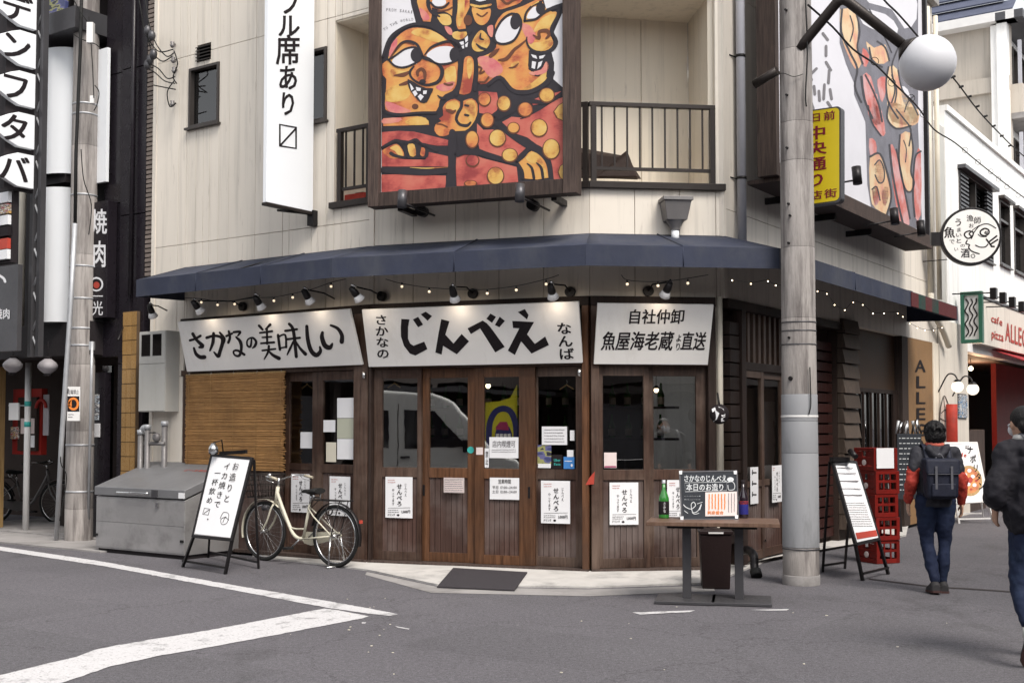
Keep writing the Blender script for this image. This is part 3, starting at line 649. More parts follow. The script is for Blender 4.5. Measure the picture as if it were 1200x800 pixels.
# counter and shelves inside
cw = Wall(WB(-.6, 1.5, 0), WB(2.9, 1.5, 0)); t = thing('bar_counter', 'dark wooden bar counter inside behind the sliding doors', 'counter', tuple(cw(0, 0, .055)), cw.a)
m = MB(cw); m.box(0, cw.L, 0, .5, 1.0, 1.05); m.build('counter_top', 'warm_wood', t, bevel=.004); m = MB(cw); m.box(.02, cw.L - .02, .1, .45, .055, 1.0); m.build('front', 'interior', t)
t2 = thing('bottle_shelf', 'wooden shelf of dim bottles on the back wall inside', 'shelf', tuple(cw(0, 1.3, 1.4)), cw.a)
m = MB(cw); m.box(0, cw.L, 1.2, 1.45, 1.38, 1.41); m.box(0, cw.L, 1.2, 1.45, 1.78, 1.81); m.build('board', 'dark_wood', t2)
b1 = None
for r_ in (1.41, 1.81):
    for i in range(16):
        u = .1 + cw.L * i / 16.5
        if b1 is None:
            b1 = thing('bottle', 'dim sake bottle on the shelf inside behind the glass', 'bottle', tuple(cw(u, 1.33, r_)), cw.a, 'bottles on the inside shelf')
            m = MB(Frame(cw(u, 1.33, r_), 0)); m.lathe([(0, 0), (.042, 0), (.045, .15), (.018, .22), (.015, .3), (0, .3)], n=10); m.build('bottle_glass', 'green_bottle', b1); m = MB(Frame(cw(u, 1.33, r_), 0)); m.lathe([(.0455, .03), (.0457, .12)], n=10); m.build('label', 'paper', b1); KIDS = kids()
        else: dup(b1, tuple(cw(u, 1.33 + random.uniform(-.04, .04), r_)), random.uniform(0, 6), b1['label'])
for px, py, dd, lb in ((769, 457, 14.6, 'small glowing pendant bulb inside the right pair of doors'), (572, 452, 14.2, 'small glowing bulb high inside the middle door'), (600, 470, 15.2, 'small warm bulb deep inside behind the middle doors')):
    p = at(px, py, dd); t = thing('pendant_lamp', lb, 'lamp', tuple(p), 0); m = MB(); m.ball(p, .03, 10, 8); m.build('bulb', 'bulb_on', t); m = MB(); m.cyl(p + Vector((0, 0, .03)), Vector((p.x, p.y, 2.74)), .004, n=5); m.build('cord', 'black_metal', t)
    m = MB(Frame(p, 0)); m.lathe([(.015, .06), (.02, .05), (.06, .02), (.062, .018)], n=12); m.build('shade', 'black_metal', t)
# ------------------------------------------------------------------ ground floor of the right wall
ur = WR.u
bx(WR, .02, ur(945), .12, .2, .05, ZF, 'wall', 'interior'); bx(WR, .03, ur(985), -.03, .14, ZF - .1, ZF, 'beam', 'dark_wood'); bx(WR, ur(868), ur(943), -.01, .12, 2.18, 2.27, 'lintel', 'dark_wood')
z = .3
while z < 2.6:                                        # short stacked boards beside the corner pillar
    bx(WR, ur(854), ur(865), -.02 + random.uniform(-.008, .008), .1, z, z + .135, 'board', 'dark_wood', bev=.004); z += .15
bx(WR, ur(866), ur(871), -.04, .12, .05, ZF - .1, 'post', 'dark_wood')
sl0 = None; k = 12; a, b_ = ur(872), ur(943)
for i in range(k): bx(WR, a + (b_ - a) * i / k, a + (b_ - a) * (i + .45) / k, .02, .06, 2.27, ZF - .1, 'slat', 'door_wood')
door(WR, ur(871), ur(895), 'door_wood', (ur(874.5), ur(892)), .0, zg=.95, zp=.88, ztop=2.1); door(WR, ur(895), ur(921), 'door_wood', (ur(898), ur(918)), .03, zg=.95, zp=.88, ztop=2.1); door(WR, ur(921), ur(944), 'door_wood', (ur(924), ur(941)), .0, zg=.95, zp=.88, ztop=2.1)
bx(WR, ur(945), ur(950), -.04, .3, .05, ZF, 'post', 'dark_wood')
a, b_ = ur(950), ur(984); sh = bx(WR, a, b_, .16, .22, .05, ZF, 'shutter', 'interior'); z = .12
while z < 2.6: bx(WR, a + .01, b_ - .01, .1, .155, z, z + .11, 'slat', 'shutter_red', sh, .003); z += .135
a, b_ = ur(985), ur(1003); z = .2; bx(WR, a, b_, .05, .2, .05, ZF, 'wall', 'interior')
while z < 2.85:
    j = random.uniform(-.01, .01); m = MB(WR); m.hexa([(a, -.07 + j, z), (b_, -.07 + j, z), (b_, .045, z), (a, .045, z)], [(a, -.035 + j, z + .19), (b_, -.035 + j, z + .19), (b_, .045, z + .19), (a, .045, z + .19)]); m.build('shingle', 'shingle', bld, bevel=.003); z += .2
a, b_ = ur(1003), ur(1056)
bx(WR, a, b_, .1, .2, 2.1, ZF, 'wall', 'dim_ply'); bx(WR, a, b_, .06, .12, 2.04, 2.1, 'lintel', 'dark_wood')  # upper wall coloured dark brown to paint in the shade under the awning
f = bx(WR, a, ur(1007), .05, .12, .05, 2.04, 'door_frame', 'dark_wood'); bx(WR, ur(1051), b_, .05, .12, .05, 2.04, 'door_frame', 'dark_wood')
m = MB(WR); m.box(ur(1007), ur(1051), .09, .096, .05, 2.04); m.build('pane', 'glass_dark', bld)
for i in range(6): u = ur(1007) + (ur(1051) - ur(1007)) * i / 5; bx(WR, u - .015, u + .015, .05, .085, .05, 2.04, 'bar', 'dark_wood')
bx(WR, ur(1019), ur(1034), .12, .14, .9, 1.95, 'notice', 'gold_wood'); bx(WR, ur(1006), ur(1052), .16, .2, .05, 2.04, 'wall', 'interior')
bx(WR, ur(1056), ur(1063), -.02, .14, .05, ZF, 'post', 'board_wood')
bx(WR, ur(1063), ur(1093), .0, .16, .05, ZF, 'wall', 'shade_toned_wall'); bx(WR, ur(1093), UE, -.02, .16, .05, ZF, 'pillar', 'siding_lightened')  # lettered wall's colour darkened and browned to stand for the awning's shade
m = MB(); P_ = WR.P(.003)
for i, c in enumerate('ALLEGRO'):
    y = 427 + i * 18.7; m.text(c, pxQ(P_, 1072.5, y - 9, 1085.5, y + 11), 2)
m.build('lettering', 'ink', bld)
P_ = WB.P(.0705)
m = MB(); m.tpoly(P_, [(686, 568), (696, 567), (697, 552), (691, 559)]); m.build('red_mark', 'red_ink', bld)
# ================================================================== awning
AO = .75; ZA, ZV, ZB = 3.60, 3.36, 3.15
ua0 = WL.u(217, 0, 311)
_pf = off_poly(AO, ua0, WR.u(1122, AO, 370)); _pb = off_poly(.0, ua0, WR.u(1122, AO, 370))
SEGS = [(i, _pf[i], _pf[i + 1], _pb[i], _pb[i + 1]) for i in range(4)]
t = thing('awning', 'long dark blue fabric awning wrapping the building corner above the signboards', 'awning', (_pb[2].x, _pb[2].y, ZA), WB.a)
def up(p, z): return Vector((p.x, p.y, z))
for i, f0, f1, b0, b1 in SEGS:
    nseg = 3 if i in (0, 3) else 2
    for j in range(nseg):
        a, b_ = j / nseg, (j + 1) / nseg
        last = i == 3 and j == nseg - 1
        F0, F1, B0, B1 = f0.lerp(f1, a), f0.lerp(f1, b_), b0.lerp(b1, a), b0.lerp(b1, b_)
        m = MB(); k = 6; rows = []                       # sloping fabric with a slight sag
        for s_ in range(k + 1):
            q = s_ / k; row = []
            for tt in range(k + 1):
                e = tt / k; sag = -.035 * math.sin(math.pi * q) * math.sin(math.pi * e)
                row.append(B0.lerp(B1, e).lerp(F0.lerp(F1, e), q) + Vector((0, 0, ZA + (ZV - ZA) * q + sag)))
            rows.append(m.add(row))
        for s_ in range(k):
            for tt in range(k): m.face([rows[s_] + tt, rows[s_ + 1] + tt, rows[s_ + 1] + tt + 1, rows[s_] + tt + 1], True)
        o = m.build('canopy', 'blue_fabric', t); so_ = o.modifiers.new('thick', 'SOLIDIFY'); so_.thickness = .006
        m = MB(); dn = (F1 - F0).normalized().cross(Vector((0, 0, 1))) * .004
        m.hexa([up(F0 + dn, ZB), up(F1 + dn, ZB), up(F1 - dn, ZB), up(F0 - dn, ZB)], [up(F0 + dn, ZV), up(F1 + dn, ZV), up(F1 - dn, ZV), up(F0 - dn, ZV)])
        m.build('valance', 'blue_fabric', t)
        if j: m = MB(); m.tube([B0 + Vector((0, 0, ZA + .004)), F0 + Vector((0, 0, ZV + .004)), F0 + dn.normalized() * .006 + Vector((0, 0, ZB + .01))], .007, 6); m.build('seam', 'blue_fabric', t)
m = MB(); m.poly([up(_pb[0], ZA), up(_pf[0], ZV), up(_pf[0], ZB), up(_pb[0], ZB + .02)]); o = m.build('end_panel', 'blue_fabric', t); o.modifiers.new('thick', 'SOLIDIFY').thickness = .006
m = MB(); m.poly([up(_pb[4], ZA), up(_pf[4], ZV), up(_pf[4], ZB), up(_pb[4], ZB + .02)]); o = m.build('end_panel', 'blue_fabric', t); o.modifiers.new('thick', 'SOLIDIFY').thickness = .006
for i, f0, f1, b0, b1 in SEGS:
    m = MB(); m.tube([up(f0, ZB + .03) + (b0 - f0) * .03, up(f1, ZB + .03) + (b1 - f1) * .03], .014, 6); m.build('front_bar', 'black_metal', t)
for i, f0, f1, b0, b1 in SEGS:
    for e in ((.05, .5, .95) if i in (0, 3) else (.02, .98)):
        m = MB(); m.tube([up(b0.lerp(b1, e), ZA - .03), up(f0.lerp(f1, e), ZV - .03)], .012, 6); m.build('rafter', 'black_metal', t)
# far end of the valance: chequered red and green cloth of the neighbour
W = Wall(_pf[3], _pf[4]); u0, u1 = W.L - WR.L * 0, W.L
m0 = W.uz(1068, 355, .012)[0]; m1_ = W.uz(1121, 372, .012)[0]
t = wthing(W, 'striped_valance', 'red and green striped cloth strip at the far end of the blue awning', 'cloth', m0, ZB)
k = 7
for i in range(k):
    a, b_ = m0 + (m1_ - m0) * i / k, m0 + (m1_ - m0) * (i + 1) / k
    m = MB(W); m.box(a, b_ - .002, -.016, -.009, ZB + .01, ZV - .01); m.build('stripe', 'striped_red' if i % 2 == 0 or i > 4 else 'striped_green', t)
# rain hopper above the awning
t = wthing(WC, 'rain_hopper', 'grey metal rainwater hopper on the wall above the awning', 'rain hopper', WC.u(793, .1, 255), 3.6)
def wq(W, px, py, off): q = W.uz(px, py, off); return q
u, z = WC.uz(791, 235, .1); _, zb_ = WC.uz(791, 259, .1); m = MB(WC)
m.hexa([(u - .11, -.19, zb_), (u + .11, -.19, zb_), (u + .11, 0, zb_), (u - .11, 0, zb_)], [(u - .145, -.24, z - .02), (u + .145, -.24, z - .02), (u + .145, 0, z - .02), (u - .145, 0, z - .02)]); m.build('hopper_box', 'gas_grey', t, bevel=.006)
m = MB(WC); m.box(u - .16, u + .16, -.255, 0, z - .02, z + .02); m.build('rim', 'gas_grey', t, bevel=.004)
m = MB(WC); m.lathe([(.1, 0), (.055, -.07), (.05, -.1)], (u, -.1, zb_), 14); m.build('funnel', 'gas_grey', t)
m = MB(WC); m.cyl((u, -.1, zb_ - .08), (u, -.1, 3.5), .042, n=14); m.build('spout', 'white_plastic', t)
# downpipe on the right wall by the corner
t = wthing(WR, 'downpipe', 'pale grey downpipe running up the corner above the awning', 'pipe', WR.u(866, .08, 100), 3.5)
u = WR.u(869, .08, 200); m = MB(WR); m.tube([(u, -.08, 3.45), (u, -.08, TOP)], .05, 14); m.build('pipe', 'pipe_grey', t)
for z in (4.25, 5.6): m = MB(WR); m.tube([(u, -.08, z), (u, -.08, z + .03)], .056, 14); m.tube([(u, -.02, z + .015), (u - .12, -.0, z + .015)], .008, 6); m.build('clamp', 'black_metal', t)
# ================================================================== signboards
def board(W, px, ob, ot, name, label, th=.03, mat='sign_white', frame='sign_white'):
    bl = Vector(W(*((lambda q: (q[0], -ob, q[1]))(W.uz(*px[0], ob))))); br = Vector(W(*((lambda q: (q[0], -ob, q[1]))(W.uz(*px[1], ob)))))
    tr = Vector(W(*((lambda q: (q[0], -ot, q[1]))(W.uz(*px[2], ot))))); tl = Vector(W(*((lambda q: (q[0], -ot, q[1]))(W.uz(*px[3], ot)))))
    zb, zt = (bl.z + br.z) / 2, (tr.z + tl.z) / 2
    for v in (bl, br): v.z = zb
    for v in (tr, tl): v.z = zt
    t = thing(name, label, 'sign', tuple(bl), W.a)
    P_ = plane3(bl, br, tl); nn = P_.n * th
    m = MB(); m.hexa([bl, br, tr, tl], [bl - nn, br - nn, tr - nn, tl - nn]); m.build('board', mat, t, bevel=.003)
    for s_ in (.15, .85):
        p = bl.lerp(br, s_) - nn; q = tl.lerp(tr, s_) - nn
        m = MB(); m.tube([q - Vector((0, 0, .03)), q - Vector((0, 0, .03)) - W.n * ot * .9], .01, 6); m.build('bracket', 'black_metal', t)
    return t, P_
E2 = .003
s1, P1 = board(WL, ((219, 434), (424.5, 429), (409.5, 362.5), (208, 377)), .10, .32, 'signboard', 'long white signboard lettered さかなの美味しい, leftmost above the bamboo blind')
def k1(x, y): return (200 + x / 5.217, 355 + y / 5.217)
def S1(m, pts, w): m.stroke(P1, [k1(*p) for p in pts], [q / 5.217 for q in w] if isinstance(w, (list, tuple)) else w / 5.217, E2)
m = MB()
for pts, w_ in (
    ([(118, 228), (150, 218), (182, 200)], [16, 14, 16]), ([(135, 188), (158, 225), (195, 262), (175, 270)], [20, 18, 24, 14]), ([(142, 275), (155, 310), (180, 330), (206, 330)], [14, 20, 24, 26]),   # sa
    ([(220, 212), (265, 200), (305, 208), (318, 235), (300, 300), (290, 325), (265, 300)], [18, 16, 18, 22, 22, 22, 10]), ([(262, 185), (258, 240), (240, 290)], [18, 20, 12]), ([(300, 180), (325, 215), (322, 240)], [12, 20, 20]),  # ka
    ([(340, 202), (375, 186)], [14, 14]), ([(355, 172), (362, 210), (352, 242)], [14, 16, 16]), ([(385, 178), (425, 176), (410, 200)], [14, 16, 10]), ([(400, 208), (425, 235), (432, 275), (420, 320), (392, 318), (385, 295), (410, 290), (450, 315)], [12, 20, 18, 16, 12, 12, 14, 16]),  # na
    ([(495, 215), (488, 265), (468, 258), (470, 225), (500, 212), (522, 235), (515, 262), (500, 275)], [10, 14, 12, 10, 12, 16, 16, 8]),  # no
    ([(540, 138), (562, 162)], [16, 14]), ([(608, 132), (580, 160)], [18, 10]), ([(545, 182), (620, 172)], [12, 14]), ([(560, 210), (615, 206)], [10, 12]), ([(552, 246), (632, 240)], [12, 14]), ([(588, 160), (590, 250)], [14, 12]), ([(560, 290), (640, 280)], [12, 12]), ([(600, 262), (595, 300), (572, 342)], [14, 14, 8]), ([(598, 292), (625, 318), (662, 338)], [10, 18, 24]),  # bi
    ([(656, 195), (668, 285)], [16, 16]), ([(660, 205), (700, 195), (706, 270)], [10, 12, 14]), ([(668, 275), (706, 268)], [10, 10]), ([(700, 170), (772, 160)], [14, 14]), ([(705, 222), (790, 212)], [14, 14]), ([(725, 128), (750, 170), (768, 328)], [18, 20, 20]), ([(750, 235), (728, 282), (712, 316)], [12, 14, 8]), ([(765, 235), (790, 275), (824, 312)], [10, 16, 22]),  # aji
    ([(832, 142), (838, 220), (858, 290), (890, 318), (915, 295), (912, 268)], [20, 24, 26, 28, 22, 12]),  # shi
    ([(928, 180), (925, 210), (942, 258), (972, 272), (988, 248)], [18, 26, 30, 28, 12]), ([(978, 136), (1020, 155), (1046, 195), (1046, 236)], [14, 20, 24, 28])): S1(m, pts, w_)
m.build('lettering', 'ink', s1)
s2, P2 = board(WB, ((432, 429), (682.5, 426), (678, 355), (424, 361.5)), .10, .32, 'signboard', 'widest white signboard lettered じんべえ in big strokes, above the middle doors')
def k2(x, y): return (430 + x / 4.615, 340 + y / 4.615)
m = MB()
for pg in (
    [(186, 155), (230, 158), (222, 200), (222, 262), (234, 288), (252, 300), (310, 278), (327, 318), (262, 353), (232, 342), (200, 300), (184, 250), (183, 200)], [(248, 158), (277, 144), (303, 186), (277, 200)], [(291, 130), (318, 116), (352, 140), (328, 165)],
    [(402, 156), (446, 168), (424, 240), (468, 288), (512, 236), (552, 276), (486, 346), (412, 300), (404, 348), (370, 336), (386, 240)],
    [(544, 206), (626, 164), (648, 178), (668, 200), (745, 306), (694, 336), (612, 206), (562, 237)], [(646, 154), (668, 126), (698, 144), (676, 176)], [(692, 188), (718, 143), (746, 166), (716, 200)],
    [(816, 118), (854, 102), (874, 134), (866, 158)], [(786, 166), (904, 172), (866, 238), (908, 290), (964, 250), (984, 296), (890, 342), (834, 276), (800, 350), (762, 326), (824, 206), (790, 204)]): m.tpoly(P2, [k2(*p) for p in pg], E2)
m.build('lettering', 'ink', s2)
m = MB(); m.text('さかなの', pxQ(P2, k2(45, 0)[0], k2(0, 130)[1], k2(118, 0)[0], k2(0, 372)[1], E2, sh=-3), 2, True); m.build('small_lettering', 'ink', s2)
m = MB(); m.text('なんば', pxQ(P2, k2(1030, 0)[0], k2(0, 172)[1], k2(1115, 0)[0], k2(0, 378)[1], E2, sh=-4), 2, True); m.build('small_lettering', 'ink', s2)
s3, P3_ = board(WC, ((696, 426.5), (829.5, 427.5), (836.5, 357), (700.5, 355.5)), .10, .32, 'signboard', 'smallest white signboard with two lines of brush characters, above the right pair of doors')
def k3(x, y): return (690 + x / 7.742, 350 + y / 7.742)
m = MB(); x0, y0 = k3(352, 92); x1, y1 = k3(872, 232); m.text('自社仲卸', pxQ(P3_, x0, y0, x1, y1, E2, sh=2), 2)
x0, y0 = k3(118, 292); x1, y1 = k3(770, 472); m.text('魚屋海老蔵', pxQ(P3_, x0, y0, x1, y1, E2, sh=4), 2)
x0, y0 = k3(785, 318); x1, y1 = k3(842, 472); m.text('より', pxQ(P3_, x0, y0, x1, y1, E2, sh=2), 2, True)
x0, y0 = k3(838, 296); x1, y1 = k3(1065, 472); m.text('直送', pxQ(P3_, x0, y0, x1, y1, E2, sh=4), 2)
m.build('lettering', 'ink', s3)
# small clamp lights under the signs
for W, px, py, lb in ((WL, 426.5, 440, 'small white clip under the left signboard end'), (WB, 679, 437, 'small white clip under the middle signboard end')):
    t = wthing(W, 'clip', lb, 'clip', W.u(px, .08, py), W.z(px, py, .08)); u, z = W.uz(px, py, .08)
    m = MB(W); m.tube([(u, -.08, z + .04), (u, -.08, z - .03)], .02, 8); m.build('clip_body', 'chrome', t); m = MB(W); m.tube([(u, -.02, z + .03), (u, -.08, z + .03)], .008, 6); m.build('arm', 'black_metal', t)
# ================================================================== sign lamps on arms
def sign_lamp(W, px, py, bx_, by_, label, tilt=(0, 0), off=.52, power=1.7, disc=True):
    o0 = .03; bu, bz = W.uz(bx_, by_, o0); u, z = W.uz(px, py, off)
    t = wthing(W, 'sign_lamp', label, 'lamp', bu, bz, o0, 'lamps over the signboards')
    if disc: m = MB(W); m.cyl((bu, 0, bz), (bu, -.05, bz), .055, n=18); m.build('wall_mount', 'black_metal', t)
    m = MB(W); m.tube([(bu, -.03, bz), (bu, -off * .4, bz + .05), (u, -off, z + .09)], .009, 6); m.build('arm', 'black_metal', t)
    d = (Vector((u + tilt[0], -.2, 2.62)) - Vector((u, -off, z))).normalized(); q = Vector((u, -off, z))
    m = MB(W); m.tube([q - d * .11, q - d * .03, q + d * .0], [.03, .042, .04], 14); m.build('socket', 'black_metal', t)
    m = MB(W); m.tube([q, q + d * .03, q + d * .06, q + d * .068], [.04, .052, .062, .055], 16); m.build('bulb', 'lamp_glass', t)
    m = MB(W); m.tube([q - d * .11 + Vector((.0, 0, .03)), q - d * .05 + Vector((.03, 0, .05))], .012, 6); m.build('knob', 'chrome', t)
    if power:
        L_ = bpy.data.lights.new('sign_lamp_light', 'SPOT'); L_.energy = power; L_.spot_size = R(150); L_.spot_blend = 1; L_.color = (1, .84, .66); L_.shadow_soft_size = .12
        lo = bpy.data.objects.new('light', L_); COL.objects.link(lo); wp = W(*(q + d * .075)); lo.parent = t; lo.location = WM[t.name].inverted() @ Vector(wp)
        wd = W.M.to_3x3() @ d; lo.rotation_euler = (Matrix.Rotation(-W.a, 3, 'Z') @ wd).to_track_quat('-Z', 'Y').to_euler()
    return t
for a in ((WL, 178, 366, 196, 364, 'bare white bulb lamp at the far left end of the lamp row', (-.1, 0), .45, 0, False), (WL, 232, 361, 284, 359, 'black clamp lamp with white bulb, over the characters さか', (.05, 0)), (WL, 304, 356, 284, 359, 'clamp lamp with white bulb over the middle of the leftmost signboard', (.03, 0), .5, 1.7, False),
          (WL, 361, 349, 392, 350, 'clamp lamp with white bulb above the character 味', (0, 0), .52, 1.7, False), (WL, 418, 346, 447, 347, 'clamp lamp above the gap between the two widest signboards', (.08, 0)), (WB, 532, 346, 554, 344, 'clamp lamp over the middle of the じんべえ signboard', (-.03, 0)),
          (WB, 647, 343, 668, 342, 'clamp lamp over the right end of the じんべえ signboard', (-.02, 0)), (WC, 781, 341, 760, 341, 'single clamp lamp over the smallest signboard', (-.08, 0))): sign_lamp(*a)
# string of small bulbs under the awning
def string(name, label, pts, bulbs, lit='bulb_dim', r=.004, br=.015, drop=.03):
    t = thing(name, label, 'string lights', tuple(pts[0])); q = catmull([tuple(p) for p in pts], 6)
    m = MB(); m.tube(q, r, 5, sm=True); m.build('wire', 'rubber', t)
    for p in bulbs:
        p = Vector(p); m = MB(); m.tube([p, p - Vector((0, 0, drop))], .009, 6); s_ = m.build('socket', 'rubber', t); m = MB(); m.ball(p - Vector((0, 0, drop + br * .8)), br, 8, 6); m.build('bulb', lit, s_)
    return t
def pp(W, px, py, off): q = W.uz(px, py, off); return W(q[0], -off, q[1])
st = [(WL, 217, 349), (WL, 236, 350), (WL, 255, 353), (WL, 275, 352), (WL, 300, 349), (WL, 322, 348), (WL, 343, 344), (WL, 365, 339), (WL, 388, 331), (WL, 405, 327)]
string('string_lights', 'string of small bulbs hanging under the awning above the leftmost signboard', [pp(*a, .62) for a in st], [pp(*a, .62) for a in ((WL, 236, 350), (WL, 255, 353), (WL, 275, 352), (WL, 321, 348), (WL, 343, 344), (WL, 388, 331))])
st = [(WB, 452, 327), (WB, 470, 332), (WB, 503, 337), (WB, 540, 339), (WB, 571, 339), (WB, 605, 335), (WB, 640, 327), (WB, 655, 322)]
string('string_lights', 'string of small bulbs sagging under the awning above the middle signboard', [pp(*a, .62) for a in st], [pp(*a, .62) for a in ((WB, 471, 331), (WB, 503, 337), (WB, 571, 339), (WB, 605, 335), (WB, 640, 328))])
st = [(WC, 728, 322), (WC, 735, 328), (WC, 760, 330), (WC, 785, 329), (WC, 806, 326), (WC, 830, 322)]
string('string_lights', 'short string of bulbs under the awning above the smallest signboard', [pp(*a, .62) for a in st], [pp(*a, .62) for a in ((WC, 735, 328), (WC, 771, 330), (WC, 806, 327))])
bl = [(858, 327), (880, 331), (900, 328), (909, 333), (958, 340), (969, 343), (978, 356), (990, 362), (1000, 353), (1011, 356), (1023, 366), (1036, 366), (1052, 366), (1058, 370), (1066, 378), (1075, 383), (1084, 386), (1094, 386), (1104, 383)]
string('string_lights', 'long string of tiny lit bulbs under the awning along the right wall', [pp(WR, x, y, .5) for x, y in bl], [pp(WR, x, y, .5) for x, y in bl], 'bulb_on', .003, .0065, .008)
# ================================================================== vertical banner sign
bu = WL.u(369, 0, 240); zb_ = WL.z(369, 252, 0)
Wb = Wall(WL(bu, -.80, 0), WL(bu, -.06, 0))           # runs from street towards the wall
t = thing('banner_sign', 'tall narrow white projecting sign lettered ブル席あり down its length', 'sign', tuple(WL(bu, 0, zb_)), WL.a)
z0 = Wb.z(338, 243); 
m = MB(Wb); m.box(.0, Wb.L, -.03, .03, z0, TOP - .2); m.build('board', 'white_plastic', t, bevel=.006)
m = MB(Wb); m.box(-.012, Wb.L + .01, -.035, .035, z0 - .035, z0 - .002); m.build('bottom_rail', 'brown_metal', t, bevel=.004)
m = MB(WL); m.box(bu - .05, bu + .05, -.08, 0, z0 - .16, z0 + .02); m.build('bracket', 'black_metal', t, bevel=.005)
m = MB(WL); m.tube([(bu, -.02, z0 - .02), (bu, -.6, z0 - .06)], .014, 6); m.build('stay', 'black_metal', t)
Pb = Wb.P(.0305); m = MB()
def gl(c, x0, y0, x1, y1, sh=0, b=2, P_=None, mm=None): (mm or m).text(c, pxQ(P_ or Pb, x0, y0, x1, y1, E2, sh), b)
for c, x0, y0, x1, y1 in (('テ', 325, -120, 352, -92), ('ー', 325, -60, 352, -34), ('ブ', 327, -14, 353, 19), ('ル', 325, 15, 352, 45), ('席', 323, 40, 352, 77), ('あ', 325, 75, 350, 107), ('り', 326, 106, 349, 137)):
    if c in 'ブル席あり': gl(c, x0, y0, x1, y1)
m.stroke(Pb, [(328, 146), (347, 149.5), (347, 174), (328, 171)], 2.4, E2, 1, True); m.stroke(Pb, [(329, 170), (346.5, 151)], 2.2, E2)
m.build('lettering', 'ink', t)
# ================================================================== big painting over the balcony
MO = .50; PM = WB.P(MO)
ue0, ue1 = WB.u(434.5, MO, 150), WB.u(677.5, MO, 150); zb_ = WB.z(556, 235.5, MO); ZT = 7.4
ui0, ui1 = WB.u(447, MO, 150), WB.u(661.5, MO, 150); zi = WB.z(556, 218.5, MO)
pic = wthing(WB, 'painting', 'huge framed painting of three grinning orange figures hung before the balcony', 'painting', ue0, zb_, MO)
m = MB(WB); m.box(ui0 - .03, ui1 + .03, -MO, -MO + .05, zi - .03, ZT - .1); m.build('canvas', 'm_white', pic)
for a, b_, c, d in ((ue0, ui0, zb_, ZT), (ui1, ue1, zb_, ZT)):
    h = c; i = 0
    m = MB(WB); m.box(a, b_, -MO - .07, -MO + .12, c, d); m.build('frame', 'board_wood', pic, bevel=.006)
m = MB(WB); m.box(ui0 + .002, ui1 - .002, -MO - .06, -MO + .11, zb_, zi); m.build('frame', 'board_wood', pic, bevel=.006); m = MB(WB); m.box(ui0 + .002, ui1 - .002, -MO - .06, -MO + .11, ZT - .12, ZT); m.build('frame', 'board_wood', pic, bevel=.006)
for u in (ue0 + .3, ue1 - .3): m = MB(WB); m.box(u - .03, u + .03, -MO + .12, 0, ZL - .25, ZL - .19); m.build('bracket', 'black_metal', pic)
def a1(x, y): return (440 + x / 6.667, y / 6.667)
def a2(x, y): return (550 + x / 6.667, y / 6.667)
def a3(x, y): return (440 + x / 6.667, 110 + y / 6.667)
def a4(x, y): return (550 + x / 6.667, 110 + y / 6.667)
LV = {}
def ART(mat, lv, f, pts, sm=3, what='paint'):
    k = (mat, lv)
    if k not in LV: LV[k] = MB()
    LV[k].tpoly(PM, [f(*p) for p in pts], .002 + .0011 * lv, sm)
def ARS(mat, lv, f, pts, w, closed=False):
    k = (mat, lv)
    if k not in LV: LV[k] = MB()
    LV[k].stroke(PM, [f(*p) for p in pts], [x / 6.667 for x in w] if isinstance(w, (list, tuple)) else w / 6.667, .002 + .0011 * lv, 4, closed)
def ARE(mat, lv, f, cx, cy, rx, ry, rot=0):
    k = (mat, lv)
    if k not in LV: LV[k] = MB()
    x, y = f(cx, cy); LV[k].ell(PM, x, y, rx / 6.667, ry / 6.667, .002 + .0011 * lv, rot, 20)
I_ = lambda x, y: (x, y)
ART('m_dark', 0, I_, [(447.3, -90), (661, -90), (661, 212.6), (447.3, 224)], 0)
ART('m_white', 1, I_, [(447.3, -60), (482, -60), (481, 0), (487.5, 28), (470, 33.5), (457, 48), (450, 62), (447.3, 66)], 0)
ART('m_white', 1, I_, [(636, -60), (661, -60), (661, 4), (655, 5), (640, 10.5), (637, 0)], 0)
ART('m_white', 1, I_, [(661, 14), (658.5, 16.5), (649, 38), (654, 49), (646, 60), (649.5, 74), (648.5, 93), (661, 104)], 0)
# left head
ART('m_orange', 1, I_, [a1(*p) for p in ((98, 470), (108, 400), (140, 325), (200, 262), (260, 228), (330, 217), (430, 235), (520, 282), (590, 340), (645, 430), (640, 560), (632, 660), (600, 712), (545, 738), (500, 790))] + [a3(470, 142), a3(300, 150), a3(150, 152), a3(78, 122), a3(78, 20), a1(85, 620), a1(58, 590), a1(55, 500)], 2)
ART('m_yellow', 2, a1, ((330, 225), (420, 235), (505, 275), (560, 330), (470, 330), (380, 300), (280, 260))); ART('m_pink', 2, a1, ((105, 445), (125, 350), (170, 300), (160, 400))); ART('m_yellow', 2, a1, ((120, 545), (200, 555), (250, 560), (180, 590), (130, 600)))
ART('m_pink', 2, a1, ((470, 680), (540, 650), (620, 640), (590, 700), (520, 715))); ART('m_yellow', 2, a1, ((540, 550), (620, 520), (625, 640), (560, 650))); ART('m_pink', 2, a3, ((85, 60), (200, 100), (280, 140), (140, 150), (85, 110))); ART('m_yellow', 2, a1, ((90, 700), (240, 650), (270, 740), (200, 790), (90, 790)))
ARS('m_brown', 3, a1, ((110, 460), (180, 365), (230, 330), (300, 350)), (10, 24, 22, 10)); ARS('m_brown', 3, a1, ((150, 590), (220, 585), (270, 560)), (12, 34, 16)); ARS('m_brown', 3, a1, ((190, 665), (240, 650), (265, 630)), (16, 30, 12)); ARS('m_brown', 3, a1, ((540, 655), (570, 665), (600, 660)), 18)
ART('m_white', 3, a1, ((132, 472), (200, 408), (290, 372), (330, 380), (330, 490), (290, 502), (200, 522), (150, 508))); ART('m_white', 3, a1, ((398, 432), (470, 375), (560, 362), (620, 385), (620, 480), (520, 497), (450, 475)))
